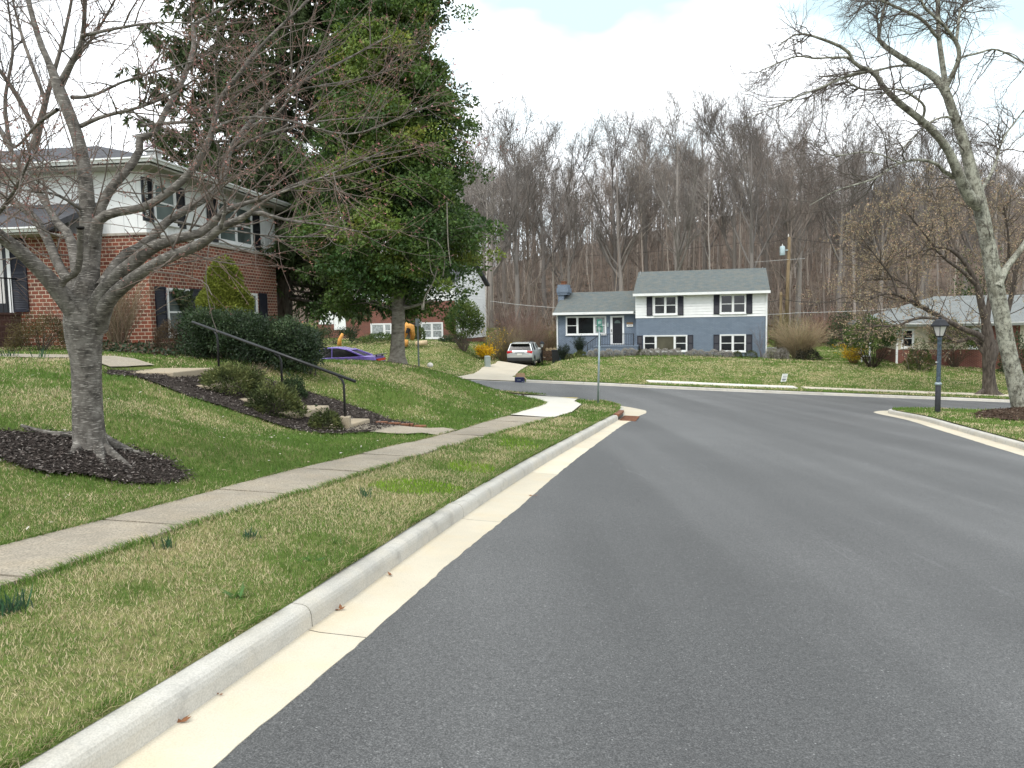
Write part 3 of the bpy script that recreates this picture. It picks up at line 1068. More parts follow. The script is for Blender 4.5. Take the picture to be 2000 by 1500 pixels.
def hip_roof(parent, x0, x1, y0, y1, z_eave, rise, mat, inset=None, th=0.14):
    ym = (y0 + y1) / 2
    ins = inset if inset is not None else (y1 - y0) / 2
    v = [(x0, y0, z_eave), (x1, y0, z_eave), (x1, y1, z_eave), (x0, y1, z_eave), (x0 + ins, ym, z_eave + rise), (x1 - ins, ym, z_eave + rise)]
    b = [(x0, y0, z_eave - th), (x1, y0, z_eave - th), (x1, y1, z_eave - th), (x0, y1, z_eave - th)]
    mb = MB()
    mb.add(v + b, [(0, 1, 5, 4), (1, 2, 5), (2, 3, 4, 5), (3, 0, 4), (0, 6, 7, 1), (1, 7, 8, 2), (2, 8, 9, 3), (3, 9, 6, 0), (6, 9, 8, 7)])
    return mb.build('roof', mat, parent)

def siding(parent, name, mat, u0, u1, z0, z1, face, c, row=0.17, lap=0.022):
    mb = MB()
    mb.map = facemap(face, c)
    z = z0
    while z < z1 - 0.01:
        zt = min(z + row, z1)
        mb.add([(u0, 0.004 + lap, z), (u1, 0.004 + lap, z), (u1, 0.004, zt), (u0, 0.004, zt), (u0, 0.0, z), (u1, 0.0, z)], [(0, 1, 2, 3), (0, 4, 5, 1)])
        z += row
    return mb.build(name, mat, parent, recalc=False)

def strip(parent, name, mat, face, c, u0, u1, o0, o1, z0, z1, bevel=0):
    mb = MB()
    mb.map = facemap(face, c)
    mb.box(u0, u1, o0, o1, z0, z1)
    return mb.build(name, mat, parent, bevel=bevel)

# ----- the brick and white split-level on the left
pc = P(297, 657, 21.0)
hl = thing('split_level_house', 'red brick and white split level house with black shutters behind the blossoming street tree', 'house', (pc.x, pc.y, 0), RAD(-8.0))
fr_ = Frame(hl)
far_y = fr_.side(540, 560)[0]
zt = fr_.side(297, 461)[1]
ze = zt + 1.72
W_ = 12.5
mb = MB(); mb.box(-W_, 0, 0, far_y, 0.2, zt); mb.build('brick_wall', M['brick'], hl)
mb = MB(); mb.box(-W_ - 0.01, 0.05, -0.05, far_y + 0.05, zt, zt + 0.075); mb.build('stone_ledge', M['stone'], hl, bevel=0.01)
mb = MB(); mb.box(-W_, -0.01, 0.01, far_y - 0.01, zt + 0.075, ze)
u = -W_ + 0.1
while u < -0.1:
    mb.box(u - 0.022, u + 0.022, -0.008, 0.02, zt + 0.08, ze - 0.001); u += 0.405
u = 0.2
while u < far_y:
    mb.box(-0.02, 0.008, u - 0.022, u + 0.022, zt + 0.08, ze - 0.001); u += 0.405
mb.build('upper_wall', M['white'], hl)
for uu in (0.06, far_y - 0.07):
    strip(hl, 'corner_board', M['white'], 'R', 0, uu - 0.075, uu + 0.075, -0.005, 0.024, zt + 0.08, ze - 0.002)
ov = 0.62
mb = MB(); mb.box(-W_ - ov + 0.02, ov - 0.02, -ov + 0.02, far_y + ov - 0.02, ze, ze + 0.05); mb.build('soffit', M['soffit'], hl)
rise = 1.45
rf = hip_roof(hl, -W_ - ov, ov, -ov, far_y + ov, ze + 0.22, rise, M['roofgrey'], inset=4.7, th=0.165)
for (cx, cy, zz) in ((-2.9, 2.1, 0.72), (-1.6, 3.1, 0.93)):
    v_ = MB(); v_.box(cx - 0.16, cx + 0.16, cy - 0.16, cy + 0.16, ze + 0.2 + zz - 0.2, ze + 0.2 + zz + 0.04); v_.box(cx - 0.24, cx + 0.24, cy - 0.24, cy + 0.24, ze + 0.2 + zz + 0.042, ze + 0.2 + zz + 0.1)
    v_.build('roof_vent', M['offwhite'], rf, bevel=0.02)
# gutters: hollow-fronted white K profile on the two visible eaves
def gutter_run(parent, a, b, z, mat='white'):
    mb = MB()
    a, b = Vector(a), Vector(b)
    dirv = (b - a).normalized()
    out = Vector((dirv.y, -dirv.x, 0))
    prof = [(0.0, 0.0), (0.06, -0.005), (0.085, 0.05), (0.12, 0.075), (0.12, 0.115), (0.105, 0.115), (0.1, 0.085), (0.07, 0.06), (0.05, 0.02), (0.0, 0.02)]
    mb.prism(prof, lambda o_, h: tuple(a + out * o_ + Vector((0, 0, z + h))), lambda o_, h: tuple(b + out * o_ + Vector((0, 0, z + h))))
    return mb.build('roof_gutter', M[mat], parent)
gutter_run(hl, (-W_ - ov, -ov - 0.002, 0), (ov + 0.1, -ov - 0.002, 0), ze + 0.075)
gutter_run(hl, (ov + 0.002, -ov - 0.1, 0), (ov + 0.002, far_y + ov, 0), ze + 0.075)
S_ = lambda a, b: fr_.side(a, b)
def side_rect(px0, px1, z0, z1):
    return S_(px0, 560)[0], S_(px1, 560)[0], z0, z1
zw = S_(301, 561)[1]
a, b, _, _ = side_rect(323, 367, 0, 0)
window(hl, 'R', 0, a, b, zw - 1.35, zw, glass='glassgreen')
ivy_at = (a, b, zw)
for px0, px1 in ((301, 321.5), (369, 391)):
    u0, u1, _, _ = side_rect(px0, px1, 0, 0)
    shutter(hl, 'R', 0, u0, u1, zw - 1.4, zw + 0.03)
a, b, _, _ = side_rect(470, 499.5, 0, 0)
window(hl, 'R', 0, a, b, zw - 1.35, zw, glass='glassgreen')
for px0, px1 in ((447, 468), (504, 519)):
    u0, u1, _, _ = side_rect(px0, px1, 0, 0)
    shutter(hl, 'R', 0, u0, u1, zw - 1.4, zw + 0.03)
zu0, zu1 = zt + 0.2, zt + 1.5
a, b, _, _ = side_rect(308, 350, 0, 0)
window(hl, 'R', 0, a, b, zu0 + 0.2, zu1, glass='glassgreen')
for px0, px1 in ((286, 306), (353, 368)):
    u0, u1, _, _ = side_rect(px0, px1, 0, 0)
    shutter(hl, 'R', 0, u0, u1, zu0 + 0.17, zu1 + 0.03, 'black')
a, b, _, _ = side_rect(431, 496, 0, 0)
window(hl, 'R', 0, a, b, zu0, zu1, ((1, True), (1, True)), glass='glassgreen')
for px0, px1 in ((411, 429), (497.5, 511)):
    u0, u1, _, _ = side_rect(px0, px1, 0, 0)
    shutter(hl, 'R', 0, u0, u1, zu0 - 0.05, zu1 + 0.03, 'black')
# entrance wing with the front door, at the far left
FW = lambda a, b: fr_.front(a, b, -1.3)
wx1 = FW(122, 560)[0]
wz = FW(105, 452)[1]
mb = MB(); mb.box(-W_ - 2, wx1, -1.3, -0.02, 0.2, wz); mb.build('wing_wall', M['brick'], hl)
mb = MB()
e0, e1 = -1.3 - 0.75, -0.015
mb.add([(-W_ - 2.4, e0, wz + 0.05), (wx1 + 0.25, e0, wz + 0.05), (wx1 + 0.25, e1, wz + 0.9), (-W_ - 2.4, e1, wz + 0.9), (-W_ - 2.4, e0, wz - 0.1), (wx1 + 0.25, e0, wz - 0.1), (wx1 + 0.25, e1, wz + 0.75), (-W_ - 2.4, e1, wz + 0.75)], [(0, 1, 2, 3), (4, 7, 6, 5), (0, 4, 5, 1), (1, 5, 6, 2), (2, 6, 7, 3), (3, 7, 4, 0)])
mb.build('wing_roof', M['roofgrey'], hl)
mb = MB(); mb.box(-W_ - 2.4, wx1 + 0.24, e0 + 0.03, -1.28, wz - 0.14, wz - 0.102); mb.build('wing_soffit', M['soffit'], hl)
gutter_run(hl, (-W_ - 2.4, e0 - 0.002, 0), (wx1 + 0.25, e0 - 0.002, 0), wz - 0.09)
dx0, dz0 = FW(-14, 612); dx1, dz1 = FW(20, 458)
fm = MB(); fm.map = facemap('F', -1.3)
fm.box(dx0 - 0.08, dx0, 0, 0.05, dz0, dz1 + 0.08); fm.box(dx1 - 0.13, dx1 - 0.03, 0, 0.05, dz0, dz1 + 0.08); fm.box(dx0, dx1 - 0.13, 0, 0.05, dz1, dz1 + 0.08)
dd = fm.build('door', M['white'], hl)
fm = MB(); fm.map = facemap('F', -1.3); fm.box(dx0 + 0.001, dx1 - 0.131, 0.002, 0.03, dz0, dz1 - 0.001); fm.build('door_leaf', M['black'], dd)
fm = MB(); fm.map = facemap('F', -1.3); fm.box(dx0 + 0.12, dx1 - 0.25, 0.031, 0.036, dz0 + 0.25, dz1 - 0.15); fm.build('pane', M['paleglass'], dd)
sx0, sx1 = FW(20.5, 560)[0], FW(55, 560)[0]
shutter(hl, 'F', -1.3, sx0 + 0.03, sx1, dz0 + 0.02, dz1 + 0.02, 'navy')
px1_ = FW(42, 640)[0]
mb = MB(); mb.box(-W_ - 2, px1_, -2.7, -1.302, 0.2, dz0 - 0.05); mb.box(-W_ - 2, px1_ + 0.04, -2.74, -1.302, dz0 - 0.05, dz0); mb.build('porch', M['porchbrick'], hl)
rl = MB()
for k in range(24):
    xx = px1_ - 0.05 - k * 0.14
    rl.box(xx - 0.008, xx + 0.008, -2.66, -2.644, dz0, dz0 + 0.86)
for k in range(9):
    yy = -2.64 + k * 0.14
    rl.box(px1_ - 0.058, px1_ - 0.042, yy - 0.008, yy + 0.008, dz0, dz0 + 0.86)
rl.box(-W_ - 1, px1_ - 0.03, -2.68, -2.62, dz0 + 0.861, dz0 + 0.89); rl.box(px1_ - 0.08, px1_ - 0.02, -2.619, -1.31, dz0 + 0.861, dz0 + 0.89)
rl.build('porch_railing', M['iron'], hl)

# ----- blue house across the street
pb = P(1300, 697, 56.0)
hb = thing('split_level_house', 'blue painted brick split level house with white upper storey across the street', 'house', (pb.x, pb.y, 0), STREET)
fb = Frame(hb)
B = lambda zx, zy, y=0.0: fb.front(1060 + zx / 4.0, 480 + zy / 4.0, y)     # numbers read in an enlargement of the photograph
xL, zB = B(727, 560); xR, _ = B(1745, 560)
zbase = B(1300, 880)[1] - 0.5
zE = B(1300, 375)[1]
DEP = 8.2
SB = 0.55
x0L = B(118, 600, SB)[0]
zEL = B(400, 530, SB)[1]
mb = MB(); mb.box(xL, xR, 0, DEP, zbase, zB); mb.build('blue_brick_wall', M['bluebrick'], hb)
mb = MB(); mb.box(xL + 0.01, xR - 0.01, 0.012, DEP - 0.012, zB, zE)
# gable ends of the upper storey
mb.add([(xL + 0.01, 0.012, zE), (xL + 0.01, DEP - 0.012, zE), (xL + 0.01, DEP / 2, zE + 2.05)], [(0, 1, 2)])
mb.add([(xR - 0.01, 0.012, zE), (xR - 0.01, DEP - 0.012, zE), (xR - 0.01, DEP / 2, zE + 2.05)], [(0, 2, 1)])
mb.build('upper_wall', M['white'], hb)
siding(hb, 'siding', M['white'], xL - 0.02, xR + 0.02, zB - 0.06, zE - 0.02, 'F', 0.0, 0.2, 0.03)
rise_b = B(1300, 200, DEP / 2)[1] - zE
gable_roof(hb, 'roof', xL - 0.15, xR + 0.22, -0.45, DEP + 0.45, zE + 0.13, rise_b * 1.0, M['roofblue'])
strip(hb, 'fascia', M['white'], 'F', -0.45, xL - 0.16, xR + 0.25, 0.002, 0.10, zE - 0.06, zE + 0.12)
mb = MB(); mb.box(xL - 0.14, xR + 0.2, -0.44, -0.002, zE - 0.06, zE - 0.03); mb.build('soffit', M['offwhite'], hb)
# left wing
mb = MB(); mb.box(x0L, xL - 0.002, SB, DEP, zbase, zEL); mb.add([(x0L + 0.004, SB, zEL), (x0L + 0.004, DEP, zEL), (x0L + 0.004, (SB + DEP) / 2, zEL + 1.7)], [(0, 1, 2)])
mb.build('wing_wall', M['bluebrick'], hb)
rise_l = B(450, 372, (SB + DEP) / 2)[1] - zEL
gable_roof(hb, 'roof', x0L - 0.25, xL - 0.004, SB - 0.5, DEP + 0.4, zEL + 0.13, rise_l, M['roofblue'])
strip(hb, 'fascia', M['white'], 'F', SB - 0.5, x0L - 0.28, xL - 0.17, 0.002, 0.10, zEL - 0.06, zEL + 0.12)
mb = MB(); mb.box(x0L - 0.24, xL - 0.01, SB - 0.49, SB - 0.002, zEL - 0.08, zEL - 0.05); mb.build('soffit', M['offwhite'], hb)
# chimney on the left gable
cx0 = B(123, 400, 3.0)[0]; cx1 = B(198, 400, 3.0)[0]
czt = B(160, 305, 3.0)[1]; czb = B(160, 385, 3.0)[1]
ch = MB(); ch.box(cx0 + 0.02, cx1 - 0.3, 2.7, 3.9, zbase, czb); ch.box(cx0 - 0.02, cx1 - 0.02, 2.6, 4.0, czb, czb + 0.18); ch.box(cx0 - 0.06, cx1 + 0.1, 2.55, 4.05, czb + 0.18, czt - 0.25); ch.box(cx0, cx1 + 0.02, 2.62, 3.98, czt - 0.25, czt)
cho = ch.build('chimney', M['bluebrick'], hb)
cp = MB(); cp.box(cx0 + 0.25, cx1 - 0.2, 2.9, 3.6, czt, czt + 0.22); cp.box(cx0 + 0.2, cx1 - 0.15, 2.85, 3.65, czt + 0.221, czt + 0.27); cp.build('chimney_cap', M['rust'], cho)
def bw(zx0, zx1, zy0, zy1, panels, y=0.0, **k):
    u0, z1 = B(zx0, zy0, y); u1, z0 = B(zx1, zy1, y)
    return window(hb, 'F', y, u0, u1, z0, z1, panels, fw=0.075, **k)
def bs(zx0, zx1, zy0, zy1):
    u0, z1 = B(zx0, zy0); u1, z0 = B(zx1, zy1)
    return shutter(hb, 'F', -0.03 if zy0 < 550 else 0.0, u0, u1, z0, z1, 'navy')
bw(866, 1050, 392, 538, ((1, True), (1, True)), -0.028)
bs(812, 857, 399, 546); bs(1056, 1100, 394, 542)
bw(1385, 1588, 380, 528, ((1, True), (1, True)), -0.028)
bs(1335, 1380, 384, 535); bs(1591, 1637, 378, 530)
bw(786, 1130, 700, 826, ((0.9, True), (1.5, False), (0.9, True)), 0.0, glasses=['glass', 'roomglass', 'glass'])
bs(738, 780, 702, 832); bs(1132, 1175, 697, 826)
bw(1383, 1587, 693, 828, ((1, True), (1, True)))
bs(1334, 1380, 694, 830); bs(1590, 1636, 692, 828)
bw(180, 497, 553, 694, ((0.95, True), (1.5, False), (0.95, True)), SB, glasses=['glass', 'glass', 'curtain'])
# front door with frame, arched light and handle
u0, z1 = B(528, 548, SB); u1, z0 = B(637, 772, SB)
fm = MB(); fm.map = facemap('F', SB)
fm.box(u0, u0 + 0.17, 0, 0.06, z0, z1); fm.box(u1 - 0.13, u1, 0, 0.06, z0, z1); fm.box(u0 + 0.17, u1 - 0.13, 0, 0.06, z1 - 0.12, z1); fm.box(u0 + 0.17, u1 - 0.13, 0, 0.07, z0, z0 + 0.09)
dd = fm.build('door', M['white'], hb)
fm = MB(); fm.map = facemap('F', SB); fm.box(u0 + 0.171, u1 - 0.131, 0.002, 0.03, z0 + 0.091, z1 - 0.121); fm.build('door_leaf', M['black'], dd)
uc, hw = (u0 + u1 + 0.04) / 2, (u1 - u0 - 0.3) * 0.31
arc = [(uc + hw * math.cos(PI * k / 10), z1 - 0.55 + hw * math.sin(PI * k / 10)) for k in range(11)]
fm = MB(); fm.prism(arc, lambda a, b: (a, SB - 0.031, b), lambda a, b: (a, SB - 0.036, b)); fm.build('pane', M['glassgreen'], dd)
fm = MB(); fm.map = facemap('F', SB); fm.box(u0 + 0.08, u0 + 0.115, 0.06, 0.12, z0 + 0.95, z0 + 1.15); fm.build('handle', M['iron'], dd)
# lantern beside the door and the two-tile plaque
ux, uz = B(510, 617, SB)
lt = MB(); lt.box(ux - 0.05, ux + 0.05, SB - 0.12, SB - 0.002, uz + 0.12, uz + 0.16); lt.box(ux - 0.06, ux + 0.06, SB - 0.16, SB - 0.03, uz - 0.16, uz + 0.119); lt.build('wall_lantern', M['steel'], hb, bevel=0.01)
u0, z1 = B(656, 598, SB); u1, z0 = B(706, 632, SB)
pq = MB(); pq.box(u0, u1, SB - 0.04, SB - 0.002, z1 - 0.16, z1)
pqo = pq.build('plaque', M['card'], hb)
for k, (a, b) in enumerate(((u0, u0 + 0.27), (u1 - 0.27, u1))):
    t_ = MB(); t_.box(a, b, SB - 0.05, SB - 0.002, z0, z1 - 0.165); t_o = t_.build('tile', M['white'], pqo)
    q_ = MB(); q_.box((a + b) / 2 - 0.06, (a + b) / 2 + 0.06, SB - 0.056, SB - 0.051, z0 + 0.07, z1 - 0.235); q_.build('tile_mark', M['black'], t_o)
# stoop with steps and railing
u0, zs = B(395, 781, -1.0); u1, _ = B(740, 781, -1.0)
st_ = MB(); st_.box(u0 + 0.1, u1, -1.2, SB - 0.002, zbase, zs - 0.09); st_.box(u0 + 0.06, u1 + 0.04, -1.24, SB - 0.002, zs - 0.09, zs)
for k in range(3):
    st_.box(u0 + 0.1 - 0.3 * (k + 1), u0 + 0.1 - 0.3 * k, -1.2, SB - 0.4, zbase, zs - 0.2 * (k + 1))
st_.build('stoop', M['bluebrick'], hb)
rl = MB()
ya = -1.15
hr = B(640, 690, -1.0)[1]
xa, xb = B(455, 690, -1.0)[0], B(712, 690, -1.0)[0]
n = 19
for k in range(n + 1):
    xx = xa + (xb - xa) * k / n
    w = 0.03 if k in (0, n) else 0.011
    rl.box(xx - w, xx + w, ya - w, ya + w, zs, hr)
rl.box(xa - 0.03, xb + 0.03, ya - 0.03, ya + 0.03, hr + 0.001, hr + 0.04)
rl.box(xa, xb, ya - 0.013, ya + 0.013, zs + 0.08, zs + 0.105)
xs = B(338, 775, -1.0)[0]
zlo = B(338, 772, -1.0)[1]
rl.tube([(xa, ya, hr + 0.02), (xs, ya, zlo), (xs - 0.05, ya, zlo - 0.15)], 0.03, 6)
for k in range(1, 9):
    f_ = k / 9
    xx = xa + (xs - xa) * f_
    zt_ = hr + (zlo - hr) * f_
    rl.box(xx - 0.011, xx + 0.011, ya - 0.011, ya + 0.011, zt_ - 0.84, zt_)
rl.box(xs + 0.1, xs + 0.15, ya - 0.025, ya + 0.025, zlo - 1.2, zlo)
rl.build('stoop_railing', M['iron'], hb)
for (xx, yy, zt_) in ((xR + 0.03, -0.08, zE - 0.05), (x0L - 0.04, SB - 0.08, zEL - 0.05)):
    ds = MB(); ds.box(xx - 0.05, xx + 0.05, yy, yy + 0.078, zbase, zt_); ds.build('downspout', M['white'], hb, bevel=0.01)

# ----- white and brick house behind the evergreens
pm = P(890, 668, 58.0)
hm = thing('gabled_house', 'brick house with a white gable half hidden behind the tall broadleaf evergreen', 'house', (pm.x, pm.y, 0), STREET)
fm_ = Frame(hm)
zc = pm.z
mb = MB(); mb.box(-11.5, 0, 0, 8, zc - 1, zc + 3.1); mb.build('brick_wall', M['brickfar'], hm)
mb = MB(); mb.box(-11.49, 0.02, 0.01, 7.99, zc + 3.1, zc + 4.5)
mb.add([(0.02, 0.01, zc + 4.5), (0.02, 7.99, zc + 4.5), (0.02, 4, zc + 6.5)], [(0, 1, 2)]); mb.build('upper_wall', M['white'], hm)
siding(hm, 'gable_siding', M['white'], 0.0, 8.0, zc + 0.2, zc + 4.5, 'R', 0.02, 0.24, 0.03)
mb = MB(); mb.map = facemap('R', 0.02)
for k in range(8):
    za = zc + 4.5 + k * 0.25; ya_ = k * 0.25 / 2 * 4 / 2; 
    w_ = 4 - 4 * (k * 0.25) / 2.0
    w2 = max(0.02, 4 - 4 * ((k + 1) * 0.25) / 2.0)
    mb.add([(4 - w_, 0.034, za), (4 + w_, 0.034, za), (4 + w2, 0.006, za + 0.25), (4 - w2, 0.006, za + 0.25)], [(0, 1, 2, 3)])
mb.build('gable_siding', M['white'], hm, recalc=False)
gable_roof(hm, 'roof', -11.8, 0.35, -0.4, 8.4, zc + 4.62, 2.05, M['roofgrey'])
def mwin(px0, px1, py0, py1, panels, **k):
    a, z1 = fm_.front(px0, py0); b, z0 = fm_.front(px1, py1)
    window(hm, 'F', 0, a, b, z0, z1, panels, fw=0.09, **k)
mwin(724, 766, 632, 660, ((1.6, False), (0.8, True)), glass='curtain')
mwin(822, 866, 630, 661, ((1, True), (1, True)), glass='curtain')
mwin(629, 645, 618, 632, ((1, True),), glass='glass')
a, z1 = fm_.front(652, 606); b, z0 = fm_.front(676, 644)
strip(hm, 'door_panel', M['white'], 'F', 0, a, b, 0.002, 0.05, z0, z1)
a2, z1 = fm_.front(622, 608); b2, z0 = fm_.front(650, 633)
strip(hm, 'entry_siding', M['white'], 'F', 0, a2, a - 0.05, 0.002, 0.03, z0, z1)

# ----- brick and cream rancher on the right
pr = P(1752, 710, 51.0)
hr_ = thing('ranch_house', 'low cream and brick ranch house with a pale grey roof beyond the lamp post', 'house', (pr.x, pr.y, 0), RAD(-17))
frr = Frame(hr_)
zc = pr.z
zb_ = frr.front(1800, 683)[1]; zt_ = frr.front(1800, 637)[1]
mb = MB(); mb.box(-0.05, 17, 0, 8.5, zc - 1.2, zb_); mb.build('brick_wall', M['brickfar'], hr_)
mb = MB(); mb.box(-0.03, 16.98, 0.03, 8.47, zb_, zt_); mb.build('cream_wall', M['cream'], hr_)
a, _ = frr.front(1932, 650); b, _ = frr.front(1992, 650)
strip(hr_, 'brick_panel', M['brickfar'], 'F', 0.03, a, b, 0.002, 0.06, zb_ + 0.002, zt_ - 0.002)
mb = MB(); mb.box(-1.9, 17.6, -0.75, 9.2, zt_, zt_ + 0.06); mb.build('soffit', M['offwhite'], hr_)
hip_roof(hr_, -2.0, 17.7, -0.8, 9.25, zt_ + 0.25, 1.75, M['roofpale'], inset=5.0, th=0.185)
gutter_run(hr_, (-2.0, -0.803, 0), (17.7, -0.803, 0), zt_ + 0.10)
for k in (0.3, ):
    ds = MB(); ds.box(-0.1, 0.02, -0.13, -0.002, zc - 0.6, zt_ - 0.001); ds.build('downspout', M['white'], hr_, bevel=0.01)
ps = MB(); ps.box(-1.8, -1.68, -0.62, -0.5, zc - 1, zt_ - 0.001); ps.build('porch_post', M['white'], hr_)
def rwin(px0, px1, py0, py1, **k):
    a, z1 = frr.front(px0, py0); b, z0 = frr.front(px1, py1)
    window(hr_, 'F', 0.03, a, b, max(z0, zb_ + 0.06), z1, fw=0.1, **k)
rwin(1760.5, 1785, 642, 680)
rwin(1893, 1915, 640, 682)
# ---------------------------------------------------------------- vehicles
def skin_profile(mb, prof, slices):
    """prof: closed outline (x, z); slices: (y, inset, zshift) loops joined side to side"""
    cx = sum(p[0] for p in prof) / len(prof)
    cz = sum(p[1] for p in prof) / len(prof)
    n = len(prof)
    loops = []
    for y, ins in slices:
        lp = []
        for x, z in prof:
            dx, dz = x - cx, z - cz
            l = math.hypot(dx, dz)
            k = max(0.2, 1 - ins / l)
            lp.append((cx + dx * k, y, cz + dz * k))
        loops.append(lp)
    vs = [p for lp in loops for p in lp]
    fs = [tuple(range(n)), tuple(range((len(loops) - 1) * n + n - 1, (len(loops) - 1) * n - 1, -1))]
    for k in range(len(loops) - 1):
        for i in range(n):
            j = (i + 1) % n
            fs.append((k * n + i, k * n + j, (k + 1) * n + j, (k + 1) * n + i))
    mb.add(vs, fs)

def wheel(parent, x, y, r, side):
    mb = MB()
    prof = [(r * 0.62, -0.11), (r * 0.9, -0.115), (r, -0.08), (r, 0.08), (r * 0.9, 0.115), (r * 0.62, 0.11)]
    n = 28
    vs = [(x + a * math.cos(2 * PI * i / n), y + side * b, r + a * math.sin(2 * PI * i / n)) for a, b in prof for i in range(n)]
    fs = [(k * n + i, k * n + (i + 1) % n, (k + 1) * n + (i + 1) % n, (k + 1) * n + i) for k in range(len(prof) - 1) for i in range(n)]
    fs += [tuple(range(n - 1, -1, -1)), tuple(range((len(prof) - 1) * n, len(prof) * n))]
    mb.add(vs, fs)
    w = mb.build('wheel', M['tyre'], parent, True)
    mb = MB()
    for k in range(5):
        a = 2 * PI * k / 5
        c, s = math.cos(a), math.sin(a)
        pts = [(0.05, -0.05), (r * 0.6, -0.045), (r * 0.6, 0.045), (0.05, 0.05)]
        mb.prism(pts, lambda p, q: (x + c * p - s * q, y + side * 0.1115, r + s * p + c * q), lambda p, q: (x + c * p - s * q, y + side * 0.125, r + s * p + c * q))
    mb.build('rim', M['rim'], w)
    return w

def glasshouse(parent, prof, wb, wr, zb, zt, paint, pillars, roofpts):
    """windows tapering from wb at the belt to wr at the roof"""
    wy = lambda z: wb + (wr - wb) * (z - zb) / (zt - zb)
    mb = MB()
    n = len(prof)
    vs = [(x, -wy(z), z) for x, z in prof] + [(x, wy(z), z) for x, z in prof]
    fs = [tuple(range(n)), tuple(range(2 * n - 1, n - 1, -1))] + [(i, (i + 1) % n, n + (i + 1) % n, n + i) for i in range(n)]
    mb.add(vs, fs)
    mb.build('windows', M['carglass'], parent, bevel=0.03)
    mb = MB()
    for (xa, za, xb, zb_, w) in pillars:
        for sgn in (-1, 1):
            mb.tube([(xa, sgn * (wy(za) + 0.004), za), (xb, sgn * (wy(zb_) + 0.004), zb_)], w, 6)
    m = len(roofpts)
    lo = [(x, s_ * (wy(z) + 0.012), z) for s_ in (-1, 1) for x, z in roofpts]
    hi = [(x, s_ * (wy(z) - 0.06), z + 0.045) for s_ in (-1, 1) for x, z in roofpts]
    fs = []
    for i in range(m - 1):
        fs += [(2 * m + i, 2 * m + i + 1, 3 * m + i + 1, 3 * m + i), (i, m + i, m + i + 1, i + 1), (i, i + 1, 2 * m + i + 1, 2 * m + i), (m + i, 3 * m + i, 3 * m + i + 1, m + i + 1)]
    fs += [(0, 2 * m, 3 * m, m), (m - 1, 2 * m - 1, 4 * m - 1, 3 * m - 1)]
    mb.add(lo + hi, fs)
    mb.build('roof', paint, parent, bevel=0.015)

def hq(o):
    return o

# silver SUV on the drive, seen from behind
ps_ = hit(1021, 706, Hfar, 44, 80)
suv = thing('parked_suv', 'silver suv parked on the pale driveway seen from behind', 'car', (ps_.x + 0.15, 56.0, float(Hfar(ps_.x, 56.0)) + 0.045), PI / 2 - RAD(11))
mb = MB()
body = [(-2.2, .46), (-2.27, .62), (-2.27, .9), (-2.2, 1.1), (-1.2, 1.1), (0.2, 1.07), (1.05, 1.03), (1.9, .94), (2.18, .78), (2.24, .5), (2.15, .36), (-2.05, .36)]
skin_profile(mb, body, [(-.915, .07), (-.90, .015), (-.6, 0), (.6, 0), (.90, .015), (.915, .07)])
mb.build('body', M['silver'], suv, True, 0.03)
gl = [(-2.14, 1.06), (-1.98, 1.4), (-1.82, 1.58), (-1.4, 1.615), (0.0, 1.60), (0.3, 1.56), (1.1, 1.02)]
glasshouse(suv, gl, .84, .66, 1.06, 1.6, M['silver'], [(-2.12, 1.08, -1.84, 1.58, .055), (-1.25, 1.1, -1.1, 1.6, .03), (-.15, 1.08, -.1, 1.6, .035), (1.08, 1.04, .3, 1.57, .045)], [(-1.93, 1.555), (-1.4, 1.612), (0.0, 1.598), (0.32, 1.555)])
mb = MB(); mb.box(-2.33, -2.02, -.90, .90, .38, .62); mb.build('bumper', M['plastic'], suv, bevel=0.04)
mb = MB(); mb.box(-2.0, 2.1, -.90, .90, .24, .42); mb.build('underbody', M['plastic'], suv, bevel=0.03)
for sg in (-1, 1):
    mb = MB(); mb.add([(-2.285, sg * .50, 1.0), (-2.285, sg * .88, .9), (-2.285, sg * .90, 1.08), (-2.25, sg * .55, 1.1), (-2.0, sg * .925, .98), (-1.95, sg * .925, 1.06)], [(0, 1, 2, 3), (1, 4, 5, 2)]); mb.build('tail_light', M['redlamp'], suv)
    for xx in (-1.35, 1.38):
        wheel(suv, xx, sg * .80, .355, sg)
    for xx in (-1.35, 1.38):
        mb = MB()
        pts = [(xx + .44 * math.cos(PI * k / 10), .36 + .42 * math.sin(PI * k / 10)) for k in range(11)]
        mb.prism(pts, lambda a, b: (a, sg * .86, b), lambda a, b: (a, sg * .918, b))
        mb.build('wheel_arch', M['plastic'], suv)
    mb = MB(); mb.tube([(-1.7, sg * .6, 1.66), (-1.5, sg * .6, 1.70), (0.0, sg * .6, 1.69), (0.2, sg * .6, 1.63)], .02, 6); mb.build('roof_rail', M['plastic'], suv)
    mb = MB(); mb.box(.62, .8, sg * .92 - .12, sg * .92 + .12, 1.04, 1.18); mb.build('wing_mirror', M['silver'], suv, bevel=0.03)
mb = MB(); mb.box(-2.3, -2.272, -.17, .17, .78, .92); mb.build('number_plate', M['offwhite'], suv)
mb = MB(); mb.box(-2.295, -2.26, -.32, .32, .945, .975); mb.build('tailgate_trim', M['plastic'], suv)
mb = MB(); mb.box(-2.2, -1.9, -.62, .62, 1.585, 1.625); mb.build('rear_spoiler', M['silver'], suv, bevel=0.012)

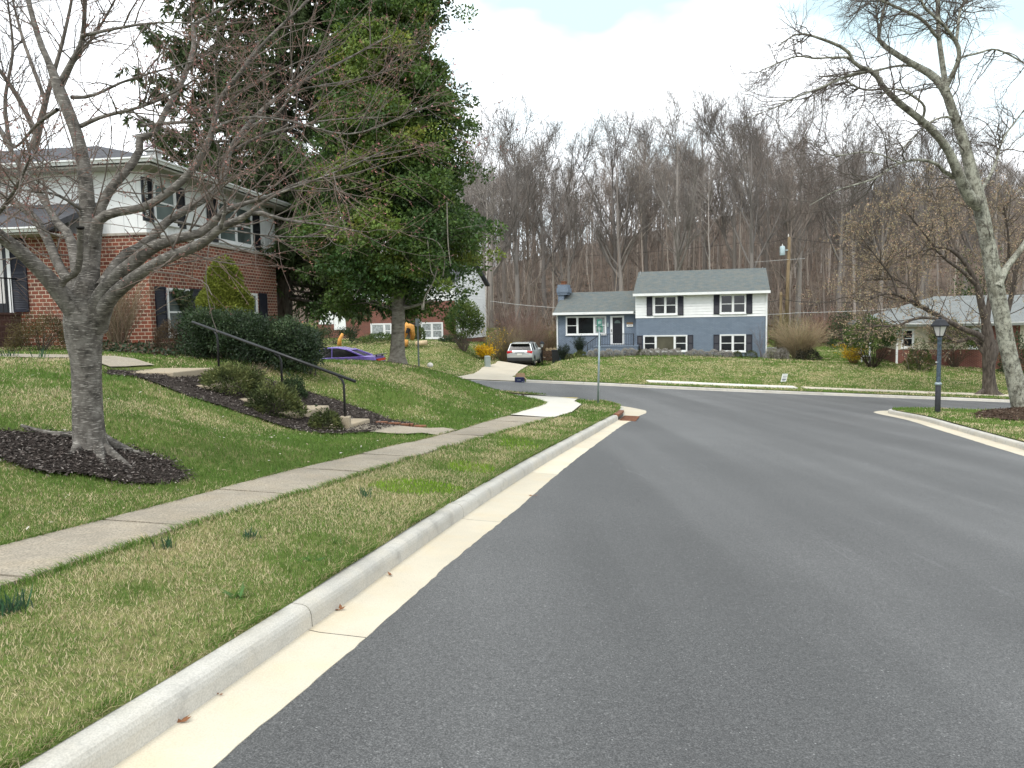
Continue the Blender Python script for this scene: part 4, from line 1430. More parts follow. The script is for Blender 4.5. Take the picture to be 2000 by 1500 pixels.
# purple coupe parked in the cross street, its lower half hidden by the lawn
xc, yc = -9.0, 38.6
cpe = thing('parked_car', 'low purple coupe parked in the cross street behind the grass bank', 'car', (xc, yc, float(zr(xc, yc)) + 0.0), PI - RAD(5))
mb = MB()
body = [(-2.42, .4), (-2.5, .7), (-2.44, 1.0), (-1.9, 1.04), (-1.2, 1.02), (1.0, .96), (2.0, .88), (2.4, .72), (2.5, .5), (2.4, .28), (-2.3, .28)]
skin_profile(mb, body, [(-.95, .08), (-.93, .02), (-.6, 0), (.6, 0), (.93, .02), (.95, .08)])
mb.build('body', M['purple'], cpe, True, 0.03)
gl = [(-1.8, 1.02), (-1.1, 1.32), (-.5, 1.44), (-.05, 1.445), (.25, 1.40), (1.25, .94)]
glasshouse(cpe, gl, .84, .60, .96, 1.44, M['purple'], [(-1.85, 1.02, -.95, 1.37, .05), (-.25, .98, -.2, 1.44, .02), (1.2, .97, .25, 1.40, .028)], [(-1.15, 1.31), (-.5, 1.435), (-.05, 1.44), (.28, 1.395)])
for sg in (-1, 1):
    for xx in (-1.5, 1.55):
        wheel(cpe, xx, sg * .84, .35, sg)
    mb = MB(); mb.box(.72, .9, sg * .93 - .13, sg * .93 + .13, .99, 1.11); mb.build('wing_mirror', M['plastic'], cpe, bevel=0.03)
mb = MB(); mb.box(-2.62, -2.3, -.8, .8, 1.075, 1.105); mb.box(-2.45, -2.38, -.6, -.54, .98, 1.076); mb.box(-2.45, -2.38, .54, .6, .98, 1.076); mb.build('rear_spoiler', M['plastic'], cpe, bevel=0.01)
mb = MB(); mb.box(-2.53, -2.45, -.8, .8, .78, .9); mb.build('tail_light', M['redlamp'], cpe)

# ---------------------------------------------------------------- lamp posts and signs
def post_lamp(name, label, loc, h, thick=1.0, two_tone=True, group=None):
    t = thing(name, label, 'lamp post', loc, 0.3, group)
    hp = h - 0.62
    b = MB()
    if two_tone:
        zc_ = h * 0.31
        b.lathe([(.085 * thick, 0), (.085 * thick, zc_ - .03)], 20); b.build('base_sleeve', M['charcoal'], t, True, 0.006)
        b = MB(); b.lathe([(.088, zc_ - .03), (.105, zc_ - .01), (.105, zc_ + .03), (.09, zc_ + .05), (.066, zc_ + .07)], 20); b.build('collar', M['steel'], t, True)
        b = MB(); b.lathe([(.065, zc_ + .06), (.062, hp), (.072, hp + .02), (.072, hp + .05), (.05, hp + .09)], 16); b.build('post', M['lampblue'], t, True, 0.004)
        b = MB(); b.tube([(-.11, 0, hp - .72), (0, 0, hp - .72)], .012, 6); b.lathe([(.012, 0), (.022, .02), (.012, .045)], 8, (-.11, 0, hp - .745)); b.build('photocell', M['offwhite'], t)
    else:
        b.lathe([(.05, 0), (.045, hp), (.06, hp + .03), (.035, hp + .09)], 12); b.build('post', M['black'], t, True, 0.004)
    k = 1.0 if two_tone else 0.8
    z0 = hp + 0.08
    r0, r1 = .105 * k, .20 * k
    zg0, zg1 = z0 + .04, z0 + .04 + .30 * k
    b = MB(); b.lathe([(r0 - .012, zg0), (r1 - .015, zg1)], 4, rot=PI / 4); gl_ = b.build('lantern_glass', M['paleglass'], t)
    b = MB()
    for i in range(4):
        a = PI / 4 + i * PI / 2
        b.tube([(r0 * math.cos(a), r0 * math.sin(a), zg0), (r1 * math.cos(a), r1 * math.sin(a), zg1)], .011, 5)
    b.lathe([(r0 + .01, zg0 - .03), (r0 + .012, zg0)], 4, rot=PI / 4)
    b.build('lantern_frame', M['black'], t)
    b = MB(); b.lathe([(r1 + .06, zg1), (r1 + .065, zg1 + .035), (r1 * .72, zg1 + .2 * k), (r1 * .5, zg1 + .225 * k), (r1 * .3, zg1 + .23 * k)], 4, rot=PI / 4)
    b.lathe([(.05 * k, zg1 + .23 * k), (.055 * k, zg1 + .26 * k), (.02, zg1 + .29 * k)], 8); b.build('lantern_cap', M['black'], t)
    return t

lx, ly = GP(1831, 806, 0.16)
post_lamp('street_lamp', 'weathered blue lamp post with black lantern on the grass corner at the right', (lx, ly, float(Hisland(lx, ly)) - 0.01), 2.98)
pl = hit(1059, 713, Hfar, 41, 60)
post_lamp('garden_lamp', 'thin black garden lamp beside the driveway with the silver suv', (pl.x, pl.y, pl.z), 1.85, 1, False)

# street name sign
sx, sy = GP(1168, 788, 0.17)
sg = thing('street_sign', 'green street name sign on a leaning grey pole at the kerb corner', 'street sign', (sx, sy, float(Hverge(sx, sy)) - 0.02), 0)
tp = P(1171, 634, sy)
lean = (tp.x - sx, 0, tp.z - (zr(sx, sy) + .155))
mb = MB(); mb.tube([(0, 0, 0), lean], 0.03, 10); mb.build('pole', M['steel'], sg, True)
T_ = Vector(lean)
for rot, dz, wdt in ((RAD(90 - 15), 0.07, .42), (RAD(90 + 4), -0.11, .42)):
    ca, sa = math.cos(rot), math.sin(rot)
    mb = MB()
    mb.map = lambda a, b, c: (T_.x + ca * a - sa * b, T_.y + sa * a + ca * b, T_.z + c + dz)
    mb.box(-wdt / 1.0, wdt / 1.0, -.006, .006, -.09, .09)
    bl = mb.build('name_blade', M['green'], sg)
    mb = MB()
    mb.map = lambda a, b, c: (T_.x + ca * a - sa * b, T_.y + sa * a + ca * b, T_.z + c + dz)
    x_ = -.3
    rgs = random.Random(4)
    for w in (.05, .04, .055, .04, .05, .05, 0.0, .045, .045):
        if w:
            for oo in (-.0085, .0062):
                mb.box(x_, x_ + .014, oo, oo + .0023, -.05, .05)
                mb.box(x_ + .0141, x_ + w, oo, oo + .0023, -.05 + .07 * rgs.random(), .05 - .02 * rgs.random() - .02)
        x_ += w + .022
    mb.build('lettering', M['white'], bl)

# sign seen from behind on the bank
sb = hit(818, 713, Hleft, 10, 40)
zz = P(818, 622, sb.y).z
sgb = thing('road_sign', 'small grey sign post seen from behind beside the tall evergreen trunk', 'sign', sb, 0)
mb = MB(); mb.box(-.03, .03, -.02, .02, -.05, zz - sb.z); mb.build('post', M['signgrey'], sgb)
mb = MB(); mb.map = lambda a, b, c: (a * .5, b - .024 + a * .6, c); mb.box(-.15, .17, -.004, .004, zz - sb.z - .3, zz - sb.z); mb.build('panel', M['signgrey'], sgb)
mb = MB(); mb.map = lambda a, b, c: (a * .7 + .05, b + .03 - a * .2, c); mb.box(0, .17, -.004, .004, zz - sb.z - .22, zz - sb.z - .1); mb.build('panel', M['offwhite'], sgb)
rk = hit(840, 716, Hleft, 10, 40)
mb = MB(); mb.lathe([(.03, -.03), (.1, 0), (.13, .06), (.09, .13), (.03, .16)], 9)
rko = mb.build('stone', M['rock'], None, True); rko.location = rk
tag(rko, 'white rounded stone at the foot of the grey sign post', 'stone')

# yard sign
ys = hit(1530, 747.5, Hfar, 41, 60)
ysg = thing('yard_sign', 'small tilted white yard sign with grey print on the lawn of the blue house', 'sign', ys, RAD(6))
k_ = ys.y / FOC
sh = lambda a, b, c: (a + c * .24, b, c)
mb = MB(); mb.map = sh; mb.box(-6.2 * k_, 5.0 * k_, -.006, .006, .06, 17.5 * k_); pn = mb.build('panel', M['white'], ysg)
mb = MB(); mb.map = sh
for a, b, c, d in ((-4, 3, 15, 15.6), (-4.2, 3.6, 12, 13.2), (-4, 2.8, 9.2, 10.2), (-4.4, 3.4, 5.0, 7.8), (-3.2, 2.2, 3.2, 4.2)):
    mb.box(a * k_, b * k_, -.009, -.0062, c * k_, d * k_)
mb.build('print', M['text'], pn)
mb = MB(); mb.map = sh
for a in (-4, 3):
    mb.box(a * k_ - .005, a * k_ + .005, .007, .016, -.1, 15 * k_)
mb.build('wire_legs', M['steel'], ysg)

# navy cardboard box at the kerb
by = 40.2; bx = ray(1016, 740)[0] * by
bxo = thing('cardboard_box', 'navy printed cardboard box with open brown flap in the gutter by the driveway', 'box', (bx, by, float(zr(bx, by)) + .015), RAD(-12))
mb = MB(); mb.box(-.26, .22, -.15, .17, 0, .26); b1 = mb.build('carton', M['navybox'], bxo)
mb = MB(); mb.add([(-.26, .165, .262), (.22, .165, .262), (.2, .30, .46), (-.26, .30, .46)], [(0, 1, 2, 3)]); mb.add([(.221, -.15, .26), (.221, .17, .26), (.34, .17, .16), (.34, -.15, .16)], [(0, 1, 2, 3)]); mb.build('flap', M['card'], bxo, recalc=False)
mb = MB()
x_ = -.14
for w, h in ((.03, .03), (.04, .03), (.03, .03), (.03, .04), (.03, .03), (.04, .03)):
    mb.box(x_, x_ + w - .008, -.1525, -.1502, .12, .12 + h); x_ += w
mb.box(-.12, .04, -.1525, -.1502, .095, .105); mb.box(.12, .2, -.1525, -.1502, .015, .055)
mb.build('print', M['steel'], b1)

# storm drain in the kerb
d0 = INLET[0]; d1 = INLET[1]
ptsI = np.column_stack([np.interp(np.linspace(d0, d1, 6), dL, KLd[:, 0]), np.interp(np.linspace(d0, d1, 6), dL, KLd[:, 1])])
dr = thing('storm_drain', 'rusted iron storm drain inlet with open mouth in the kerb at the corner', 'storm drain', (0, 0, 0))
mb = MB(); loft(mb, ptsI, [(0.0, .10), (-.012, .115), (-.01, .16), (.17, .165), (.17, .10)], 1); mb.build('hood', M['rust'], dr)
mb = MB(); loft(mb, ptsI, [(.16, -.12), (.17, -.12), (.17, .1), (.16, .1)], 1); mb.build('throat', M['dark'], dr)
gr = MB()
for k in range(13):
    f_ = k / 12
    p = ptsI[0] * (1 - f_) + ptsI[-1] * f_
    dvec = (ptsI[-1] - ptsI[0]) / np.linalg.norm(ptsI[-1] - ptsI[0])
    nv = np.array([-dvec[1], dvec[0]])
    a_, b_ = p + nv * -.02, p - nv * .42
    q = dvec * .028
    vs = []
    for pp in (a_ - q, a_ + q, b_ + q, b_ - q):
        for h in (.0, .022):
            vs.append((pp[0], pp[1], float(zr(*pp)) + h))
    gr.add(vs, [(1, 3, 5, 7), (0, 2, 3, 1), (2, 4, 5, 3), (4, 6, 7, 5), (6, 0, 1, 7)])
gr.build('grate', M['rust'], dr)
mb = MB(); loft(mb, ptsI, [(-.02, .0135), (-.42, .0135)], 1, close=False); mb.build('pit', M['dark'], dr, recalc=False)

# ---------------------------------------------------------------- steps, rail
S0 = 12.15
stp = thing('garden_steps', 'worn concrete steps climbing the bank through dark mulch', 'steps', (0, 0, 0))
def stepbox(t0, t1, s0, s1, ztop, th, name='step'):
    mb = MB()
    vs = []
    for z in (ztop - th, ztop):
        for s, t in ((s0, t0), (s0, t1), (s1, t1), (s1, t0)):
            x, y = st2xy(s, t)
            vs.append((x, y, z))
    mb.add(vs, [(0, 1, 2, 3), (4, 5, 6, 7), (0, 1, 5, 4), (1, 2, 6, 5), (2, 3, 7, 6), (3, 0, 4, 7)])
    return mb.build(name, M['footing'], stp, bevel=0.02)
T0 = -6.0
zs0 = STEP_Z0
treads = []
for k in range(5):
    zt_k = zs0 + k * 0.232
    t1 = T0 - 0.80 * k
    last = k == 4
    stepbox(t1, t1 - (0.84 if not last else 1.3), S0 - .55, S0 + .62, zt_k, .30 if not last else .26)
    treads.append((t1, zt_k))
ztop = treads[-1][1]
# path from the top step towards the front door
pa = [st2xy(S0 - .55, T0 - 4.51), st2xy(S0 + .6, T0 - 4.51), (-10.5, 15.75), (-13.8, 16.1), (-20, 16.6), (-20, 15.9), (-13.6, 15.4), (-10.2, 14.95)]
o, _, _ = patch('path', pa, [], lambda x, y: Hleft(x, y) * 0.0 + np.maximum(ztop - 0.005, Hleft(x, y) + 0.03), M['walk'], 0.5); struct(o)
pb_ = [st2xy(S0 - .45, -4.3), st2xy(S0 + .55, -4.3), st2xy(S0 + .6, T0 + .02), st2xy(S0 - .5, T0 + .02)]
o, _, _ = patch('path', pb_, [], lambda x, y: np.maximum(Hleft(x, y) + 0.03, zr(x, y) + .175), M['walk'], 0.3); struct(o)

rail = thing('handrail', 'black iron handrail on three posts beside the garden steps', 'handrail', (0, 0, 0))
Dr = (13.0, 13.75, 14.45)
pp = [P(674, 815, Dr[0]), P(551, 752, Dr[1]), P(427, 708, Dr[2])]
e0 = P(694, 745, 12.85); e1 = P(376, 629, 14.75)
mb = MB(); mb.tube([e0, e1], .026, 10); mb.build('rail', M['iron'], rail, True)
for k, (bp, tpx, tpy) in enumerate(zip(pp, (665, 547, 424), (740, 702, 648))):
    f_ = (bp.y - e0.y) / (e1.y - e0.y)
    tt = e0.lerp(e1, max(.06, min(.92, (tpx - 694) / (376 - 694.0))))
    mid = Vector((bp.x, bp.y, tt.z - .16))
    mb = MB(); mb.tube([(bp.x, bp.y, bp.z - .25), mid, mid.lerp(Vector((tt.x, tt.y, tt.z)), .3) + Vector((0, 0, .03)), tt - Vector((0, 0, .02))], .021, 8); mb.build('post', M['iron'], rail, True)
mb = MB(); q = pp[0]; mb.box(q.x - .085, q.x + .085, q.y - .085, q.y + .085, q.z - .2, q.z + .015); mb.build('footing', M['footing'], rail, bevel=.012)
edg = MB()
for k in range(4):
    x, y = st2xy(S0 + .78 - .02 * k, T0 + .15 + .26 * k)
    z = float(Hleft(x, y))
    edg.v = edg.v
    b_ = MB()
    b_.map = lambda a, b, c: (x + a * .97 + b * .25, y - a * .25 + b * .97, z + c)
    b_.box(-.11, .11, -.05, .05, -.03, .06)
    bo = b_.build('brick', M['rust'], None, bevel=.006)
    tag(bo, 'loose red edging brick beside the lowest garden step', 'brick', 'edging bricks by the lowest step')

# ---------------------------------------------------------------- poles and wires
pb0 = P(1536, 612, 75.0); pt = P(1541.5, 463, 75.0)
up = thing('utility_pole', 'wooden utility pole with a grey transformer behind the blue house', 'utility pole', (pb0.x, 75.0, pb0.z - 2))
mb = MB(); mb.tube([(0, 0, 0), (pt.x - pb0.x, 0, pt.z - pb0.z + 2)], [.20, .14], 10); mb.build('pole', M['polewood'], up, True)
zt_ = pt.z - pb0.z + 2
mb = MB(); mb.lathe([(.22, 0), (.25, .05), (.25, .8), (.18, .9)], 12, (-.5, -.1, zt_ - 1.75)); mb.box(-.3, .05, -.12, 0, zt_ - 1.3, zt_ - 1.2); mb.build('transformer', M['transformer'], up, True, .01)
mb = MB(); mb.lathe([(.05, 0), (.07, .08), (.03, .3)], 8, (.1, 0, zt_)); mb.lathe([(.05, 0), (.06, .06), (.03, .2)], 8, (-.5, -.1, zt_ - .85)); mb.build('insulator', M['rock'], up)
p2 = P(1525, 612, 70.0); t2 = P(1525, 577, 70.0)
sp = thing('fence_post', 'short pale wooden post in front of the utility pole', 'post', (p2.x, 70, p2.z - 1.5))
mb = MB(); mb.tube([(0, 0, 0), (0, 0, t2.z - p2.z + 1.5)], [.14, .12], 8); mb.lathe([(.15, 0), (.15, .08), (.04, .35)], 8, (0, 0, t2.z - p2.z + 1.5)); mb.build('shaft', M['polewood'], sp)
def wire(name, label, pts, r, mat, sag=.0):
    out = []
    for a, b in zip(pts[:-1], pts[1:]):
        for k in range(10):
            f_ = k / 10
            v = a.lerp(b, f_)
            out.append((v.x, v.y, v.z - sag * 4 * f_ * (1 - f_)))
    out.append(tuple(pts[-1]))
    mb = MB(); mb.tube(out, r, 5)
    return tag(mb.build(name, M[mat]), label, 'cable')
wire('power_line', 'thin power line running left from the top of the utility pole', [P(1541, 464, 75), P(1455, 474, 82), P(1060, 503, 95), P(800, 505, 100)], .018, 'wire', .25)
wire('power_line', 'thin power line running right from the top of the utility pole', [P(1541, 464, 75), P(1700, 475, 82), P(2060, 470, 95)], .018, 'wire', .25)
wire('power_line', 'lower grey wire crossing the utility pole below the transformer', [P(1472, 512, 75.3), P(1538, 507, 74.8), P(1572, 505, 75.6)], .016, 'whitewire')
wire('power_line', 'black cable bundle on the short pale post', [P(1500, 588, 70.2), P(1525, 584, 70.16), P(1600, 590, 72), P(1990, 585, 80)], .022, 'wire', .1)
wire('service_cable', 'white cable from the gabled house to the blue house chimney', [P(957, 588, 63), P(1086, 601, 60.5)], .014, 'whitewire', .05)
wire('service_cable', 'white cable from the blue house towards the ranch house roof', [Vector(tuple(hb.location)) + fb.X * (xR + .06) + fb.Y * 1.0 + Vector((0, 0, zB + .05)), P(1555, 611, 56), P(1700, 606, 56), P(1790, 598, 56)], .014, 'whitewire', .02)

# ---------------------------------------------------------------- small things by the far houses
up_ = Vector((ray(951, 650)[0] * 48.0, 48.0, 0)); up_.z = float(Hfar(up_.x, up_.y))
mb = MB(); mb.box(-.16, .16, -.16, .16, -.1, .62); mb.lathe([(.235, .62), (.225, .68), (.15, .72)], 4, rot=PI / 4)
ub = mb.build('utility_pedestal', M['pedestal'], None, bevel=.02); ub.location = up_; ub.rotation_euler = (0, 0, .3)
tag(ub, 'grey green utility pedestal in front of the yellow forsythia', 'utility box')
# log pile beside the blue house
rgl = random.Random(8)
base = P(1076, 694, 61.0)
gz = float(Hfar(base.x, base.y))
for row, (n, x0_) in enumerate(((7, -.9), (6, -.75), (5, -.6), (3, -.3))):
    for k in range(n):
        r = .12 + .04 * rgl.random()
        mb = MB(); mb.tube([(0, -.22, 0), (0, .25, 0)], r, 9)
        lo = mb.build('log', M['palewood' if row == 3 else 'brownbark'])
        lo.location = (base.x + x0_ + k * .29 + .03 * rgl.random(), base.y, gz + .14 + row * .25)
        if row < 3:
            mb = MB(); mb.lathe([(r * .93, 0), (r * .9, .012)], 9)
            cf = mb.build('cut_face', M['palewood' if rgl.random() < .15 else 'logend'], lo); cf.rotation_euler = (PI / 2, 0, 0); cf.location = (0, -.221, 0)
        tag(lo, 'pale split log on top of the firewood pile' if row == 3 else 'round brown log in the firewood pile by the blue house', 'log', 'logs in the firewood pile')
bn = P(1085, 697, 58.5)
mb = MB(); mb.add([(x * (1 if z else .85), y * (1 if z else .85), z) for z in (0, 1.0) for x, y in ((-.28, -.3), (.28, -.3), (.28, .3), (-.28, .3))], [(0, 1, 2, 3), (4, 5, 6, 7), (0, 1, 5, 4), (1, 2, 6, 5), (2, 3, 7, 6), (3, 0, 4, 7)]); mb.box(-.31, .31, -.34, .34, 1.001, 1.06)
bo = mb.build('wheelie_bin', M['plastic'], None, bevel=.02); bo.location = (bn.x, bn.y, float(Hfar(bn.x, bn.y))); tag(bo, 'dark rubbish bin between the firewood pile and the blue house', 'bin')
# table and chair
tb = P(1511, 690, 57.5)
tbo = thing('garden_table', 'low white garden table beside the right end of the blue house', 'table', (tb.x, tb.y, float(Hfar(tb.x, tb.y))), .1)
mb = MB(); mb.box(-.62, .62, -.35, .35, .62, .68); mb.build('tabletop', M['white'], tbo, bevel=.015)
for a in (-.5, .5):
    for b in (-.26, .26):
        mb = MB(); mb.box(a - .035, a + .035, b - .035, b + .035, -.05, .62); mb.build('leg', M['white'], tbo)
cpp = hit(1690, 708, Hfar, 42, 70)
cho = thing('garden_chair', 'white garden chair in front of the dark shrub of the ranch house', 'chair', cpp, RAD(60))
mb = MB(); mb.box(-.26, .26, -.25, .25, .4, .45); mb.build('seat', M['white'], cho, bevel=.01)
mb = MB()
for k in range(5):
    mb.box(-.25 + k * .11, -.19 + k * .11, .25, .29, .46, .95)
mb.box(-.26, .26, .245, .295, .951, 1.02); mb.build('backrest', M['white'], cho)
for a in (-.23, .23):
    for b in (-.22, .22):
        mb = MB(); mb.box(a - .025, a + .025, b - .025, b + .025, -.03, .399); mb.build('leg', M['white'], cho)
# freshly felled trunk pieces on the middle lawn
fl_ = hit(800, 676, Hfar, 43, 70)
g0 = Vector((fl_.x, fl_.y, fl_.z))
def lump(name, pts, rad, mat, label, loc, cut=None):
    mb = MB(); mb.tube(pts, rad, 9); o = mb.build(name, M[mat], None, True); o.location = loc
    if cut:
        mb = MB(); mb.tube([cut[0], cut[1]], cut[2], 9); mb.build('cut_face', M['dark' if len(cut) > 3 else 'palewood'], o)
    return tag(o, label, 'log')
lump('cut_log', [(-.7, 0, .2), (-.35, 0, .55), (-.1, 0, 1.05), (.1, 0, 1.35), (.33, 0, 1.25), (.42, .1, .75), (.35, .2, .4)], [.26, .3, .3, .27, .24, .17, .12], 'cutwood', 'arched piece of orange freshly cut trunk beside the tall evergreen', g0 + Vector((-.2, 0, 0)), ((.12, -.27, .85), (.2, -.2, 1.15), .13, 1))
lump('cut_log', [(0, 0, .28), (.55, -.05, .2)], [.24, .24], 'cutwood', 'short orange log lying at the foot of the arched cut trunk', g0 + Vector((-.6, -.5, 0)))
lump('cut_log', [(0, 0, .16), (.75, -.1, .22)], [.17, .17], 'palewood', 'pale split log lying in front of the cut trunk pieces', g0 + Vector((.45, -.3, 0)))
lump('cut_log', [(0, 0, .1), (.05, 0, .5), (.25, 0, .9)], [.15, .13, .09], 'cutwood', 'curved orange cut branch left of the tall evergreen trunk', g0 + Vector((-4.6, 0, 0)))
# ---------------------------------------------------------------- growing things
def unit(v):
    return v / (np.linalg.norm(v, axis=-1, keepdims=True) + 1e-9)

def tube_batch(pts, rad, n):
    """pts m x k x 3, rad m x k"""
    m, k, _ = pts.shape
    tan = np.empty_like(pts)
    tan[:, 1:-1] = pts[:, 2:] - pts[:, :-2]
    tan[:, 0] = pts[:, 1] - pts[:, 0]
    tan[:, -1] = pts[:, -1] - pts[:, -2]
    tan = unit(tan)
    mean = unit(tan.mean(1))
    ref = np.where(np.abs(mean[:, 2:3]) < 0.8, np.array([[0, 0, 1.0]]), np.array([[1.0, 0, 0]]))
    a = unit(np.cross(tan, ref[:, None, :]))
    b = np.cross(tan, a)
    ang = np.arange(n) * 2 * PI / n
    ring = pts[:, :, None, :] + rad[:, :, None, None] * (np.cos(ang)[None, None, :, None] * a[:, :, None, :] + np.sin(ang)[None, None, :, None] * b[:, :, None, :])
    V = ring.reshape(-1, 3)
    base = (np.arange(m) * k * n)[:, None, None] + (np.arange(k - 1) * n)[None, :, None]
    idx = np.arange(n)[None, None, :]
    nx = (idx + 1) % n
    F = np.stack([base + idx, base + nx, base + n + nx, base + n + idx], -1).reshape(-1, 4)
    return V, F

def join(parts):
    Vs, Fs, Cs, b = [], [], [], 0
    for p in parts:
        Vs.append(p[0]); Fs.append(p[1] + b); b += len(p[0])
        if len(p) > 2:
            Cs.append(np.broadcast_to(np.asarray(p[2], np.float32), (len(p[0]), 3)))
    return np.concatenate(Vs), np.concatenate(Fs), (np.concatenate(Cs) if Cs else None)

def growb(P0, D, L, R0, R1, k, rng, wob=0.12, up=0.0):
    m = len(P0)
    pts = np.empty((m, k, 3))
    pts[:, 0] = P0
    d = unit(D)
    step = (np.asarray(L) / (k - 1))[:, None] if np.ndim(L) else L / (k - 1)
    upv = np.array([0, 0, 1.0])
    for i in range(1, k):
        pts[:, i] = pts[:, i - 1] + d * step
        d = unit(d + rng.normal(0, wob, (m, 3)) + upv * up)
    rad = R0[:, None] + (R1 - R0)[:, None] * (np.linspace(0, 1, k) ** 0.8)[None, :]
    return pts, rad

def spawn(pts, rad, n, rng, t0, t1, a0, a1, l0, l1, rr, taper=0.35, lscale=None, flat=0.0, bias=None):
    """n children on each parent; a0..a1 degrees away from the parent; lengths l0..l1 falling off towards the tip"""
    m, k, _ = pts.shape
    u = rng.uniform(t0, t1, (m, n))
    f = u * (k - 1)
    i = np.minimum(f.astype(int), k - 2)
    w = (f - i)[..., None]
    mi = np.arange(m)[:, None]
    p = pts[mi, i] * (1 - w) + pts[mi, i + 1] * w
    r = rad[mi, i] * (1 - w[..., 0]) + rad[mi, i + 1] * w[..., 0]
    t = unit(pts[mi, i + 1] - pts[mi, i])
    rv = rng.normal(size=t.shape)
    rv[..., 2] *= (1 - flat)
    side = unit(rv - (rv * t).sum(-1, keepdims=True) * t)
    a = np.radians(rng.uniform(a0, a1, (m, n)))[..., None]
    d = t * np.cos(a) + side * np.sin(a)
    if bias is not None:
        d = unit(d + np.array(bias))
    L = rng.uniform(l0, l1, (m, n)) * (1 - 0.45 * (u - t0) / (t1 - t0 + 1e-6))
    if lscale is not None:
        L = L * np.asarray(lscale)[:, None]
    R0 = np.minimum(r * 0.8, r * rr) if np.ndim(rr) == 0 else np.clip(r * 0.7, rr[0], rr[1])
    R1 = R0 * taper
    return p.reshape(-1, 3), d.reshape(-1, 3), L.ravel(), R0.ravel(), R1.ravel()

def limb(path, D0, D1, k=18, seed=0, wob=0.0):
    """path of (px, py, width in pixels) in the photograph; distance from D0 at its root to D1 at its end"""
    a = np.array(path, float)
    c = catmull([tuple(p) for p in a], 6.0)
    d = np.concatenate([[0], np.cumsum(np.linalg.norm(np.diff(c[:, :2], axis=0), axis=1))])
    s = np.linspace(0, d[-1], k)
    X = np.stack([np.interp(s, d, c[:, j]) for j in range(3)], 1)
    Ds = D0 + (D1 - D0) * np.linspace(0, 1, k)
    pts = np.array([P(X[i, 0], X[i, 1], Ds[i]) for i in range(k)])
    if wob:
        rg = np.random.default_rng(seed)
        pts[1:-1] += rg.normal(0, wob, (k - 2, 3))
    rad = np.maximum(X[:, 2], 0.4) / 2 * Ds / FOC / np.sqrt(1 + ((X[:, 0] - 1000) / FOC) ** 2)
    return pts, rad

def col_jit(base, n, rng, v=0.2, hue=0.08):
    c = np.array(base)[None, :] * (1 + rng.normal(0, v, (n, 1))) * (1 + rng.normal(0, hue, (n, 3)))
    return np.clip(c, 0.003, 1)

def tip_leaves(pts, n, rng, L, W, col, v=0.25, t0=0.2, out=0.5, P_=None):
    m, k, _ = pts.shape
    u = rng.uniform(t0, 1, (m, n)) * (k - 1)
    i = np.minimum(u.astype(int), k - 2)
    w = (u - i)[..., None]
    mi = np.arange(m)[:, None]
    p = (pts[mi, i] * (1 - w) + pts[mi, i + 1] * w).reshape(-1, 3)
    t = unit(pts[mi, i + 1] - pts[mi, i]).reshape(-1, 3)
    d = unit(t * (1 - out) + rng.normal(size=t.shape) * out)
    q = len(p)
    V, F = leaf_quads(p, d, rng.normal(size=p.shape), rng.uniform(L * .6, L * 1.3, q), rng.uniform(W * .6, W * 1.3, q))
    return V, F, np.repeat(col_jit(col, q, rng, v), 4, axis=0)

